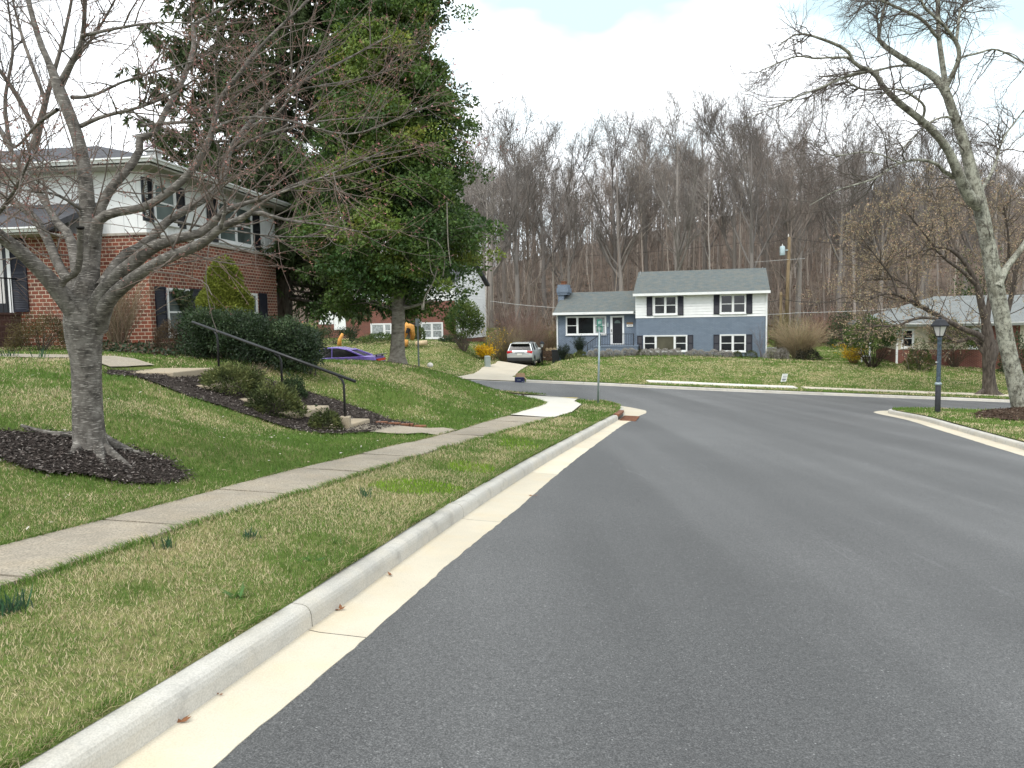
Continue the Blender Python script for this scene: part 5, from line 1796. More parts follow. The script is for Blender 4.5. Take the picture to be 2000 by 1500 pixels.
# ----- the flowering street tree at the left
rng = np.random.default_rng(21)
TD = 7.6
ct = P(176, 893, TD)
cz = float(Hleft(ct.x, ct.y))
cherry = thing('street_tree', 'large spreading bare street tree with reddish buds in a dark mulch ring at the left', 'tree', (0, 0, 0))
trunkp = limb([(180, 925, 150), (180, 900, 106), (178, 884, 84), (176, 866, 71), (172, 820, 64), (170, 760, 61), (168, 705, 63), (164, 665, 74), (165, 620, 84), (168, 585, 70), (172, 550, 50)], TD, TD, 30)
LB = [
    limb([(166, 640, 50), (140, 600, 44), (95, 545, 36), (50, 500, 32), (0, 460, 28), (-60, 415, 24), (-160, 370, 12)], TD, TD - 1.0),
    limb([(172, 620, 56), (174, 540, 44), (175, 480, 37), (171, 420, 33), (166, 345, 29), (152, 270, 26), (128, 205, 25), (113, 168, 24), (97, 125, 15), (81, 90, 13), (60, 20, 11), (48, -40, 9)], TD, TD + .5, 26),
    limb([(116, 170, 18), (141, 120, 13), (159, 84, 11), (165, 30, 9), (164, -40, 8)], TD + .4, TD),
    limb([(182, 640, 50), (192, 592, 42), (222, 546, 32), (258, 516, 29), (300, 482, 26), (345, 466, 22), (400, 452, 18), (430, 420, 14), (470, 400, 10), (520, 385, 7), (600, 350, 3)], TD, TD - .9, 26),
    limb([(190, 640, 44), (210, 590, 32), (255, 548, 27), (324, 505, 24), (390, 478, 20), (430, 446, 17), (470, 428, 14), (500, 414, 9), (560, 430, 5), (640, 440, 3), (700, 452, 2)], TD, TD - 1.6, 26),
    limb([(178, 560, 30), (192, 430, 22), (212, 375, 20), (255, 324, 17), (274, 290, 16), (273, 268, 16), (300, 261, 13), (321, 222, 12), (345, 180, 11), (369, 126, 10), (381, 75, 8), (374, 52, 7), (435, 15, 5), (490, -20, 4)], TD, TD + .9, 28),
    limb([(184, 480, 24), (190, 432, 22), (225, 415, 20), (280, 405, 17), (330, 375, 16), (372, 336, 15), (400, 292, 14), (415, 255, 12), (422, 222, 11), (435, 186, 9), (480, 129, 8), (510, 90, 6), (555, 45, 5), (610, -5, 3)], TD, TD - .5, 30),
    limb([(200, 560, 30), (240, 500, 20), (280, 478, 19), (330, 430, 17), (396, 390, 16), (435, 351, 15), (446, 300, 12), (480, 249, 10), (525, 204, 8), (570, 171, 6), (680, 114, 4), (764, 69, 2)], TD, TD + 1.5, 30),
    limb([(160, 620, 40), (144, 567, 26), (115, 519, 21), (91, 464, 19), (60, 418, 17), (14, 387, 15), (-50, 350, 11)], TD, TD + .9),
    limb([(165, 600, 34), (139, 471, 22), (113, 437, 17), (82, 385, 14), (40, 325, 12), (14, 280, 9), (-20, 220, 6)], TD, TD + 1.4),
    limb([(114, 580, 17), (120, 556, 16), (130, 543, 16), (148, 533, 15), (155, 510, 14), (157, 470, 14), (157, 446, 15)], TD - .18, TD - .55, 14),
    limb([(158, 246, 10), (200, 228, 8), (270, 210, 6), (324, 189, 5), (390, 150, 3)], TD + .3, TD - .6, 14),
    limb([(140, 190, 9), (180, 187, 7), (240, 160, 5), (300, 141, 4), (370, 122, 3), (450, 90, 2)], TD + .4, TD - .2, 14),
    limb([(112, 214, 9), (72, 243, 7), (45, 275, 6), (27, 286, 5), (-10, 240, 4)], TD + .3, TD + 1, 12),
    limb([(160, 70, 8), (230, 55, 6), (310, 44, 4), (400, 46, 2)], TD + .1, TD - .9, 12),
    limb([(276, 245, 8), (330, 240, 7), (370, 238, 6), (405, 232, 4), (470, 215, 2)], TD + .5, TD - .2, 12),
    limb([(446, 300, 8), (500, 270, 6), (560, 252, 5), (640, 235, 3), (740, 230, 2)], TD + .8, TD + .6, 14),
    limb([(480, 249, 7), (540, 225, 5), (575, 180, 4), (640, 165, 3), (720, 150, 2), (810, 120, 1)], TD + 1, TD + 1.6, 14),
    limb([(415, 255, 7), (470, 230, 5), (560, 235, 4), (680, 262, 3), (790, 228, 2), (850, 200, 1)], TD - .3, TD - .9, 16),
    limb([(430, 446, 9), (440, 400, 6), (425, 340, 4), (430, 290, 2)], TD - 1, TD - 1.5, 12),
    limb([(480, 420, 8), (540, 380, 5), (620, 350, 4), (690, 322, 3), (760, 290, 2)], TD - 1.2, TD - 1.9, 14),
    limb([(330, 430, 7), (380, 440, 5), (450, 450, 4), (540, 462, 3), (640, 462, 2)], TD + .6, TD, 12),
    limb([(-30, 445, 12), (10, 400, 9), (45, 340, 6), (60, 300, 4)], TD - .6, TD - 1.2, 12),
    limb([(160, 410, 8), (110, 380, 6), (50, 372, 4), (-20, 350, 3)], TD + .1, TD - .7, 12),
]
K = 24
def resamp(pr, k):
    p, r = pr
    u = np.linspace(0, 1, len(p)); v = np.linspace(0, 1, k)
    return np.stack([np.interp(v, u, p[:, j]) for j in range(3)], 1), np.interp(v, u, r)
tv, tf = tube_arrays([trunkp] + LB, 12)
# roots running into the mulch
rts = []
for (x0, y0, w0), (x1, y1, w1), dd in (((190, 884, 30), (262, 927, 7), .5), ((196, 878, 26), (288, 900, 12), .1), ((185, 888, 26), (215, 930, 8), -.45), ((165, 884, 26), (118, 905, 7), -.1), ((160, 874, 16), (40, 838, 7), .1)):
    rr_ = []
    for u in np.linspace(0, 1, 9):
        g_ = hit(x0 + (x1 - x0) * u + 3 * math.sin(5 * u + x1), y0 + (y1 - y0) * u, Hleft, 4, 14)
        w_ = (w0 + (w1 - w0) * u) / 2 * g_.y / FOC
        rr_.append((np.array([g_.x, g_.y, g_.z + .03 + w_ * .25 + .10 * (1 - u) ** 3]), w_))
    rts.append((np.array([q[0] for q in rr_]), np.array([q[1] for q in rr_])))
rv_, rf_ = tube_arrays(rts, 8)
V, F, _ = join([(tv, tf), (rv_, rf_)])
rgn = rng.normal(0, 1, len(V))
npmesh('trunk', V, F, M['cherrybark'], cherry, None, True)
mb = MB(); e_ = LB[10][0][-1]; mb.lathe([(.036, 0), (.034, .012)], 10); k_o = mb.build('cut_stub', M['dark'], cherry); k_o.location = e_ + np.array([0, 0, .002])
sel = [i for i in range(len(LB)) if i != 10]
LP = np.stack([resamp(LB[i], K)[0] for i in sel]); LR = np.stack([resamp(LB[i], K)[1] for i in sel])
lens = np.linalg.norm(np.diff(LP, axis=1), axis=2).sum(1)
c1 = spawn(LP, LR, 14, rng, .22, 1.0, 25, 75, .5, 1.5, (.003, .009), .35, lscale=np.clip(lens / 2.0, .5, 1.2), flat=.2, bias=(.05, -.05, .12))
p1, r1 = growb(*c1, 9, rng, .10, .012)
c2 = spawn(p1, r1, 4, rng, .15, 1.0, 20, 65, .2, .8, (.0018, .004), .5, flat=.1, bias=(0, 0, .05))
p2_, r2 = growb(*c2, 6, rng, .09, .02)
c3 = spawn(p2_, r2, 1, rng, .2, .95, 25, 70, .06, .25, (.0014, .0025), .6)
p3_, r3 = growb(*c3, 4, rng, .1, .02)
tw = join([(*tube_batch(p1, r1, 5), (.145, .122, .105)), (*tube_batch(p2_, r2, 4), (.18, .132, .11)), (*tube_batch(p3_, r3, 3), (.20, .13, .105))])
npmesh('twigs', tw[0], tw[1], M['twig'], cherry, tw[2], True)
bd = join([tip_leaves(p2_, 3, rng, .022, .011, (.25, .13, .105), .3), tip_leaves(p3_, 3, rng, .024, .012, (.29, .13, .11), .3), tip_leaves(p1, 4, rng, .02, .010, (.22, .13, .10), .3)])
npmesh('buds', bd[0], bd[1], M['leaf'], cherry, bd[2])

# ----- the lichen covered tree at the right
rng = np.random.default_rng(33)
RD = 23.0
lich = thing('bare_tree', 'tall leaning bare tree with pale lichen bark at the right edge of the street corner', 'tree', (0, 0, 0))
R_ = [
    limb([(2010, 822, 62), (1996, 790, 46), (1980, 730, 36), (1966, 670, 34), (1955, 610, 34), (1945, 560, 34), (1930, 480, 31), (1918, 420, 30), (1908, 380, 30), (1893, 318, 24), (1877, 261, 21), (1862, 222, 19), (1847, 180, 18), (1822, 148, 16), (1784, 126, 13), (1745, 102, 11), (1716, 78, 9), (1719, 54, 6), (1726, 20, 5), (1735, -20, 4)], RD, RD + .5, 48),
    limb([(1912, 400, 30), (1895, 388, 26), (1874, 345, 22), (1855, 300, 18), (1835, 270, 17), (1802, 237, 15), (1760, 204, 13), (1724, 168, 11), (1706, 141, 10), (1670, 126, 8), (1655, 99, 7), (1610, 78, 5.5), (1559, 66, 4), (1520, 90, 2)], RD, RD - 2.5, 30),
    limb([(1849, 180, 15), (1847, 166, 12), (1840, 120, 11), (1833, 60, 9), (1832, -40, 8)], RD + .3, RD + .8),
    limb([(1849, 168, 11), (1858, 150, 10), (1871, 120, 9), (1872, 93, 9), (1852, 60, 7), (1826, 33, 6), (1802, 9, 5), (1795, -30, 4)], RD + .3, RD - .8),
    limb([(1868, 80, 7), (1872, 45, 6), (1876, 18, 5), (1895, -15, 4)], RD, RD + 1, 10),
    limb([(1834, 75, 8), (1826, 68, 7), (1802, 39, 7), (1760, 18, 6), (1718, 0, 5), (1680, -15, 4)], RD + .5, RD - 1),
    limb([(1716, 142, 6), (1690, 140, 5), (1658, 147, 5), (1610, 168, 4), (1550, 192, 3), (1514, 210, 2.2), (1448, 234, 1.2)], RD - 1, RD - 3),
    limb([(1800, 132, 5), (1760, 128, 5), (1710, 138, 4.5), (1665, 148, 4), (1625, 160, 3), (1570, 195, 2)], RD + .4, RD + 2),
    limb([(1658, 112, 5), (1625, 112, 4), (1592, 114, 4), (1560, 110, 3), (1526, 120, 2.5), (1475, 144, 1.3)], RD - 2, RD - 3),
    limb([(1880, 350, 12), (1850, 340, 9), (1826, 318, 7), (1790, 312, 6), (1751, 321, 5), (1715, 345, 4), (1694, 354, 4), (1634, 372, 2.5), (1580, 402, 1.2)], RD, RD - 3),
    limb([(1760, 320, 4), (1720, 302, 3), (1685, 297, 3), (1622, 303, 2.2), (1580, 270, 1.2)], RD - 2, RD - 2.6),
    limb([(1866, 236, 7), (1850, 228, 5), (1820, 237, 4), (1790, 262, 3), (1760, 292, 2)], RD + .3, RD - 1.5),
    limb([(1800, 238, 5), (1806, 215, 6), (1800, 200, 5), (1770, 180, 5), (1750, 174, 3), (1720, 185, 2)], RD - 1, RD - 1.8),
    limb([(1868, 118, 6), (1880, 111, 5), (1910, 104, 4.5), (1940, 96, 4), (1970, 106, 4), (2010, 128, 3), (2060, 140, 2)], RD, RD + 1.5),
    limb([(1948, 560, 20), (1964, 525, 15), (1985, 498, 13), (2005, 470, 11), (2050, 400, 8), (2090, 300, 5)], RD, RD + 1),
    limb([(1728, 172, 5), (1700, 176, 4), (1672, 170, 4), (1640, 150, 3), (1600, 150, 2)], RD - 1.6, RD - .6),
    limb([(1716, 78, 5), (1715, 50, 4), (1712, 20, 3), (1716, -10, 2)], RD + .4, RD + .2, 8),
    limb([(1908, 385, 9), (1940, 330, 6), (1960, 270, 4), (2000, 215, 3)], RD + .2, RD + 2, 12),
]
V, F = tube_arrays(R_, 12)
npmesh('trunk', V, F, M['lichenbark'], lich, None, True)
LP = np.stack([resamp(p, K)[0] for p in R_]); LR = np.stack([resamp(p, K)[1] for p in R_])
lens = np.linalg.norm(np.diff(LP, axis=1), axis=2).sum(1)
t0s = .35
c1 = spawn(LP, LR, 16, rng, t0s, 1.0, 25, 80, .9, 2.5, (.010, .022), .35, lscale=np.clip(lens / 4.0, .5, 1.15), bias=(-.22, 0, -.02))
p1, r1 = growb(*c1, 10, rng, .20, -.015)
c2 = spawn(p1, r1, 6, rng, .12, 1.0, 25, 75, .4, 1.4, (.005, .010), .4, bias=(-.1, 0, -.05))
p2_, r2 = growb(*c2, 7, rng, .2, -.02)
c3 = spawn(p2_, r2, 3, rng, .15, 1.0, 25, 70, .25, .75, (.0035, .006), .5)
p3_, r3 = growb(*c3, 5, rng, .18, -.02)
tw = join([(*tube_batch(p1, r1, 5), (.12, .105, .09)), (*tube_batch(p2_, r2, 3), (.115, .095, .082)), (*tube_batch(p3_, r3, 3), (.12, .092, .08))])
npmesh('twigs', tw[0], tw[1], M['twig'], lich, tw[2], True)

# ----- the trees at the far right: spreading tree with tan buds across the street
rng = np.random.default_rng(44)
bp = hit(1935, 771, Hfar, 36, 60)
DD = bp.y
dog = thing('budding_tree', 'broad low tree with tan opening buds and thick grey trunk across the street', 'tree', (0, 0, 0))
G_ = [
    limb([(1936, 778, 46), (1933, 762, 32), (1931, 725, 26), (1932, 690, 29), (1929, 660, 26), (1926, 630, 19), (1918, 600, 16), (1908, 556, 13), (1892, 525, 10), (1868, 495, 9), (1832, 483, 6), (1760, 505, 3)], DD, DD - 1, 30),
    limb([(1930, 690, 18), (1916, 657, 14), (1880, 642, 12), (1835, 618, 10), (1790, 594, 9), (1754, 576, 7), (1727, 573, 6), (1685, 588, 4), (1655, 579, 3), (1620, 590, 2)], DD, DD - 3.5, 26),
    limb([(1850, 628, 8), (1829, 622, 7), (1790, 622, 6), (1751, 636, 4.5), (1715, 636, 3), (1690, 640, 2)], DD - 1.5, DD - 2.5),
    limb([(1934, 712, 20), (1948, 672, 15), (1960, 635, 13), (1975, 580, 11), (1990, 500, 8), (2010, 420, 6)], DD, DD + 1.5),
    limb([(1926, 640, 14), (1932, 590, 11), (1938, 540, 9), (1930, 480, 8), (1905, 420, 5), (1880, 380, 3)], DD, DD + 1.2),
    limb([(1910, 560, 10), (1880, 530, 8), (1840, 500, 6), (1800, 450, 4), (1760, 400, 3)], DD - .5, DD - 2.5),
    limb([(1892, 525, 8), (1860, 470, 6), (1840, 420, 4), (1820, 375, 3)], DD, DD + 2),
    limb([(1754, 578, 5), (1740, 540, 4), (1710, 500, 3), (1680, 460, 2)], DD - 2.5, DD - 3),
    limb([(1800, 600, 6), (1770, 555, 4), (1730, 545, 3), (1690, 548, 2)], DD - 2, DD - 1),
    limb([(1940, 600, 12), (1965, 540, 8), (1970, 470, 5), (1960, 400, 3)], DD + .3, DD - 1.5),
    limb([(1925, 690, 16), (1900, 660, 10), (1870, 668, 7), (1840, 650, 5)], DD - .2, DD + .8, 10),
]
V, F = tube_arrays(G_, 10)
rts = [limb([(1930, 760, 18), (1905, 772, 9), (1888, 776, 5)], DD, DD - .25, 8), limb([(1940, 765, 16), (1960, 773, 8), (1972, 776, 4)], DD, DD - .1, 8)]
rv_, rf_ = tube_arrays(rts, 7)
V, F, _ = join([(V, F), (rv_, rf_)])
npmesh('trunk', V, F, M['brownbark'], dog, None, True)
LP = np.stack([resamp(p, K)[0] for p in G_]); LR = np.stack([resamp(p, K)[1] for p in G_])
c1 = spawn(LP, LR, 19, rng, .3, 1.0, 30, 80, 1.4, 3.6, (.010, .026), .35, bias=(-.05, 0, .3))
p1, r1 = growb(*c1, 9, rng, .16, .03)
c2 = spawn(p1, r1, 7, rng, .12, 1.0, 25, 70, .5, 1.5, (.007, .012), .4, bias=(0, 0, .1))
p2_, r2 = growb(*c2, 6, rng, .16, .03)
c3 = spawn(p2_, r2, 3, rng, .2, 1.0, 25, 70, .2, .6, (.004, .007), .5)
p3_, r3 = growb(*c3, 4, rng, .15, .03)
tw = join([(*tube_batch(p1, r1, 4), (.11, .09, .072)), (*tube_batch(p2_, r2, 3), (.14, .112, .085)), (*tube_batch(p3_, r3, 3), (.18, .14, .10))])
npmesh('twigs', tw[0], tw[1], M['twig'], dog, tw[2], True)
bd = join([tip_leaves(p2_, 6, rng, .07, .038, (.40, .31, .205), .25), tip_leaves(p3_, 5, rng, .07, .04, (.43, .33, .21), .25)])
npmesh('buds', bd[0], bd[1], M['leaf'], dog, bd[2])

# ----- broadleaf evergreen in the middle of the bank
def clump_leaves(cen, rad, n, rng, L, W, cols, flat=.7, droop=0.0):
    """cen m x 3, rad m, n leaves in each clump"""
    m = len(cen)
    d = unit(rng.normal(size=(m, n, 3)))
    rr = rng.uniform(.25, 1, (m, n, 1)) ** .6
    off = d * rr * rad[:, None, None]
    off[..., 2] *= flat
    p = (cen[:, None, :] + off).reshape(-1, 3)
    dr = unit(d + rng.normal(0, .6, d.shape) + np.array([0, 0, -droop])).reshape(-1, 3)
    q = m * n
    V, F = leaf_quads(p, dr, rng.normal(size=p.shape), rng.uniform(L * .6, L * 1.3, q), rng.uniform(W * .6, W * 1.3, q))
    c = np.repeat(cols, n, axis=0) * (1 + rng.normal(0, .22, (q, 1))) * (1 + rng.normal(0, .06, (q, 3)))
    return V, F, np.repeat(np.clip(c, .003, 1), 4, axis=0)

rng = np.random.default_rng(55)
HD = 22.6
ev = thing('evergreen_tree', 'tall dense broadleaf evergreen tree with a bare lower trunk on the grass bank', 'tree', (0, 0, 0))
ht = limb([(776, 716, 48), (776, 700, 33), (777, 660, 27), (778, 610, 26), (777, 560, 25), (776, 480, 22), (774, 380, 19), (772, 280, 15), (770, 180, 12), (768, 80, 9), (766, -20, 6), (765, -120, 3)], HD, HD, 40)
lim = [ht]
ys_ = np.array([-140, -60, 0, 60, 100, 150, 200, 250, 300, 350, 400, 450, 480, 520, 560, 600, 625])
hl_ = np.array([25, 70, 95, 110, 128, 125, 140, 150, 160, 170, 185, 195, 205, 205, 205, 195, 150])
hr__ = np.array([18, 54, 74, 83, 95, 103, 124, 134, 152, 142, 146, 158, 166, 154, 124, 82, 38])
nB, per = 135, 12
cyb = -150 + 760 * (np.arange(nB) + rng.random(nB)) / nB
thb = np.arange(nB) * 2.39996 + rng.normal(0, .35, nB)
rrb = np.sqrt(rng.uniform(.18, 1, nB)) * rng.uniform(.80, 1.02, nB)
def crown_at(cy, th, rr):
    ux, uy = np.cos(th) * rr, np.sin(th) * rr
    wl, wr = np.interp(cy, ys_, hl_), np.interp(cy, ys_, hr__)
    px = 772 + ux * np.where(ux > 0, wr, wl)
    return px, np.array([P(px[i], cy[i], HD + uy[i] * (wl[i] + wr[i]) / 2 * HD / FOC) for i in range(len(cy))])
pxb, cb = crown_at(cyb, thb, rrb)
big_ = np.interp(cyb, [-150, 100, 350, 620], [.38, .55, .78, .74])
off = rng.normal(0, 1, (nB, per, 3)) * big_[:, None, None] * np.array([.62, .62, .20])
rad_ = np.stack([np.cos(thb), np.sin(thb)], 1)
off[..., 2] -= .28 * (off[..., :2] * rad_[:, None, :]).sum(-1)      # boughs dip towards their tips
cen = (cb[:, None, :] + off).reshape(-1, 3)
tone_b = np.repeat(rng.normal(0, .10, nB), per)
cyk = np.repeat(cyb, per); pxk = np.repeat(pxb, per); uyk = np.repeat(np.sin(thb) * rrb, per)
gap = (np.abs(pxk - 765) < 130) & (cyk > 560) & (uyk < .2)
gap |= (pxk > 700) & (pxk < 825) & (cyk > 520) & (uyk < 0) & (rng.random(len(pxk)) < .6)
cen, tone_b, cyk = cen[~gap], tone_b[~gap], cyk[~gap]
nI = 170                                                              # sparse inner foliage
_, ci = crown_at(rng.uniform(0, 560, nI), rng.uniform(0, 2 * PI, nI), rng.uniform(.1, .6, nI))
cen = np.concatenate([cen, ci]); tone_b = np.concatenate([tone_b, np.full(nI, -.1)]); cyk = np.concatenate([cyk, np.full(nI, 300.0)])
rk_ = rng.uniform(.26, .50, len(cen)) * np.where(cyk < 200, .85, 1.0)
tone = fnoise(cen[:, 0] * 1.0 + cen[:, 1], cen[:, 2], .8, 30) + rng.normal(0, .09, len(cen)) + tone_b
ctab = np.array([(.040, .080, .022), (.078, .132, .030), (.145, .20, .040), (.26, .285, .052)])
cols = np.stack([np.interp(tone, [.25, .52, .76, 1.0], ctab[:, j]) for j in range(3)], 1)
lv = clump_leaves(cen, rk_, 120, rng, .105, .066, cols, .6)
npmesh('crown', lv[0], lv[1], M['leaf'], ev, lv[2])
# limbs inside
tz = np.array([p[2] for p in ht[0]])
bp_, bd_, bl_ = [], [], []
for i in rng.choice(len(cen), 150, replace=False):
    z0 = cen[i, 2] - rng.uniform(.2, 1.4)
    z0 = max(z0, tz.min() + 1.7)
    k = int(np.argmin(np.abs(tz - z0)))
    p0 = ht[0][k]
    mid = (p0 + cen[i]) / 2 + np.array([0, 0, .2])
    ln = np.linalg.norm(cen[i] - p0)
    pts = catmull([p0, mid, cen[i]], ln / 6)
    lim.append((pts, np.linspace(max(.016, ln * .014), .006, len(pts))))
# dead hanging branches under the right side of the crown
for path, d0, d1 in (([(855, 520, 3), (845, 555, 3), (830, 580, 2.5), (826, 610, 5), (824, 595, 2)], HD - 2, HD - 2), ([(800, 460, 2), (850, 470, 2.5), (868, 500, 2.5), (865, 540, 2)], HD - 2.4, HD - 2.2), ([(873, 395, 2), (875, 470, 2.2), (880, 520, 1.6)], HD - 2.6, HD - 2.6), ([(835, 470, 2), (842, 530, 2), (848, 540, 1.6)], HD - 2.5, HD - 2.4), ([(700, 530, 3), (740, 520, 5), (776, 540, 8)], HD - 1.5, HD), ([(690, 580, 2), (720, 545, 3), (776, 530, 7)], HD - 1.8, HD), ([(850, 585, 3), (800, 600, 7), (780, 600, 9)], HD - .6, HD)):
    lim.append(limb(path, d0, d1, 12))
V, F = tube_arrays(lim, 8)
npmesh('trunk', V, F, M['hollybark'], ev, None, True)

# ----- drooping spruce behind it
rng = np.random.default_rng(66)
SD = 31.0
spz = thing('spruce_tree', 'tall dark spruce with drooping needle curtains behind the brick house', 'tree', (0, 0, 0))
st_l = limb([(556, 700, 34), (556, 560, 30), (553, 400, 26), (548, 200, 20), (545, 0, 15), (543, -300, 6)], SD, SD, 24)
base_z = P(556, 640, SD).z
top_z = P(543, -330, SD).z
nb = 290
zz_ = base_z + (top_z - base_z) * rng.uniform(.10, .97, nb) ** 1.0
fr = (zz_ - base_z) / (top_z - base_z)
az = rng.uniform(0, 2 * PI, nb)
Lb = (6.8 * (1 - fr) ** .55 * np.minimum(1, .62 + 1.0 * fr) + .3) * rng.uniform(.72, 1.1, nb)
xs_ = np.interp(zz_, st_l[0][:, 2], st_l[0][:, 0])
P0 = np.column_stack([xs_, np.full(nb, SD), zz_])
D0 = np.column_stack([np.cos(az), np.sin(az), np.full(nb, -.25)])
k = 9
pts = np.empty((nb, k, 3)); u = np.linspace(0, 1, k)
for i in range(k):
    pts[:, i] = P0 + D0 * (Lb * u[i])[:, None]
    pts[:, i, 2] += Lb * (.42 * u[i] ** 2.2)
pts += rng.normal(0, .03, pts.shape)
# low boughs hanging in front of the gabled house
nx_ = 16
low = np.empty((nx_, k, 3)); az2 = rng.uniform(-.9, .55, nx_); L2 = rng.uniform(3.2, 5.6, nx_); z2 = P(556, 560, SD).z + rng.uniform(-.6, 1.6, nx_)
for i in range(k):
    low[:, i, 0] = P(556, 560, SD).x + np.cos(az2) * L2 * u[i]; low[:, i, 1] = SD + np.sin(az2) * L2 * u[i]; low[:, i, 2] = z2 - L2 * .14 * u[i]
pts = np.concatenate([pts, low]); Lb = np.concatenate([Lb, L2])
rad = np.linspace(1, .2, k)[None, :] * (.012 * Lb[:, None] + .01)
V1, F1 = tube_batch(pts, rad, 5)
V, F, _ = join([tube_arrays([st_l], 10), (V1, F1)])
npmesh('trunk', V, F, M['greybark'], spz, None, True)
c2 = spawn(pts, rad, 20, rng, .18, 1.0, 35, 80, .5, 1.3, (.006, .009), .5, flat=.8, lscale=np.clip(Lb / 4, .4, 1))
c2[1][:, 2] -= .35
p2_, r2 = growb(*c2, 6, rng, .06, -.16)
def needles(p, n, L, W, hang):
    m, k, _ = p.shape
    uu = rng.uniform(0, 1, (m, n)) * (k - 1)
    i = np.minimum(uu.astype(int), k - 2); w = (uu - i)[..., None]; mi = np.arange(m)[:, None]
    q = (p[mi, i] * (1 - w) + p[mi, i + 1] * w).reshape(-1, 3)
    t = unit(p[mi, i + 1] - p[mi, i]).reshape(-1, 3)
    d = unit(t * .6 + rng.normal(0, .55, t.shape) + np.array([0, 0, -hang]))
    n_ = len(q)
    V, F = leaf_quads(q, d, rng.normal(size=q.shape), rng.uniform(L * .6, L * 1.4, n_), rng.uniform(W * .6, W * 1.3, n_))
    tn = np.clip(fnoise(q[:, 0], q[:, 2], .9, 40)[:, None] + rng.normal(0, .12, (n_, 1)), 0, 1)
    c = np.array([.032, .054, .022]) * (1 - tn) + np.array([.105, .140, .052]) * tn
    return V, F, np.repeat(c, 4, axis=0)
nd = join([needles(p2_, 24, .26, .075, .7), needles(pts, 70, .22, .07, .3)])
npmesh('crown', nd[0], nd[1], M['needle'], spz, nd[2])

# ----- other bare trees: behind the left house, and the blossoming one
def bare_tree(name, label, limbs, seed, mat='greybark', sp=(14, 1.0, 2.6), col=(.10, .085, .075), bud=None, bias=(0, 0, .15), cat='tree', group=None, n3=3):
    rg = np.random.default_rng(seed)
    t = thing(name, label, cat, (0, 0, 0), 0, group)
    V, F = tube_arrays(limbs, 9)
    npmesh('trunk', V, F, M[mat], t, None, True)
    LP = np.stack([resamp(p, K)[0] for p in limbs]); LR = np.stack([resamp(p, K)[1] for p in limbs])
    p1, r1 = growb(*spawn(LP, LR, sp[0], rg, .3, 1.0, 25, 70, sp[1], sp[2], (.012, .03), .35, bias=bias), 8, rg, .13, .03)
    p2, r2 = growb(*spawn(p1, r1, 6, rg, .15, 1, 25, 65, sp[1] * .4, sp[2] * .5, (.007, .012), .4, bias=bias), 6, rg, .13, .02)
    p3, r3 = growb(*spawn(p2, r2, n3, rg, .2, 1, 25, 65, sp[1] * .2, sp[2] * .25, (.005, .008), .5), 4, rg, .12, .02)
    tw = join([(*tube_batch(p1, r1, 4), col), (*tube_batch(p2, r2, 3), col), (*tube_batch(p3, r3, 3), col)])
    npmesh('twigs', tw[0], tw[1], M['twig'], t, tw[2], True)
    if bud:
        bd = join([tip_leaves(p2, bud[0], rg, bud[1], bud[2], bud[3], .25), tip_leaves(p3, bud[0], rg, bud[1], bud[2], bud[3], .25)])
        npmesh('buds', bd[0], bd[1], M['leaf'], t, bd[2])
    return t
bare_tree('bare_tree', 'big grey bare tree rising behind the roof of the left brick house', [
    limb([(64, 480, 22), (66, 300, 20), (74, 260, 17), (85, 215, 13), (97, 170, 10), (120, 90, 8), (140, 0, 6), (150, -80, 4)], 36, 36, 24),
    limb([(70, 262, 14), (56, 230, 12), (35, 190, 11), (5, 145, 9), (-30, 100, 7)], 36, 35),
    limb([(90, 200, 9), (60, 120, 8), (40, 60, 6), (20, -20, 4)], 36, 38),
    limb([(22, 300, 10), (10, 200, 8), (25, 100, 6), (15, 0, 4)], 38, 38),
    limb([(97, 170, 8), (130, 140, 6), (190, 60, 5), (230, -10, 4)], 36, 34)], 71, 'greybark', (13, 1.4, 3.4))
bare_tree('blossom_tree', 'small tree in pink blossom behind the roof ridge of the left brick house', [
    limb([(300, 420, 9), (302, 340, 8), (306, 300, 6), (290, 265, 4), (280, 240, 2)], 34, 34, 14),
    limb([(303, 340, 7), (330, 300, 5), (345, 270, 3)], 34, 33, 12),
    limb([(302, 330, 6), (310, 290, 5), (318, 250, 3)], 34, 35, 12)], 72, 'brownbark', (12, .5, 1.3), (.11, .07, .065), (4, .055, .04, (.33, .15, .18)))
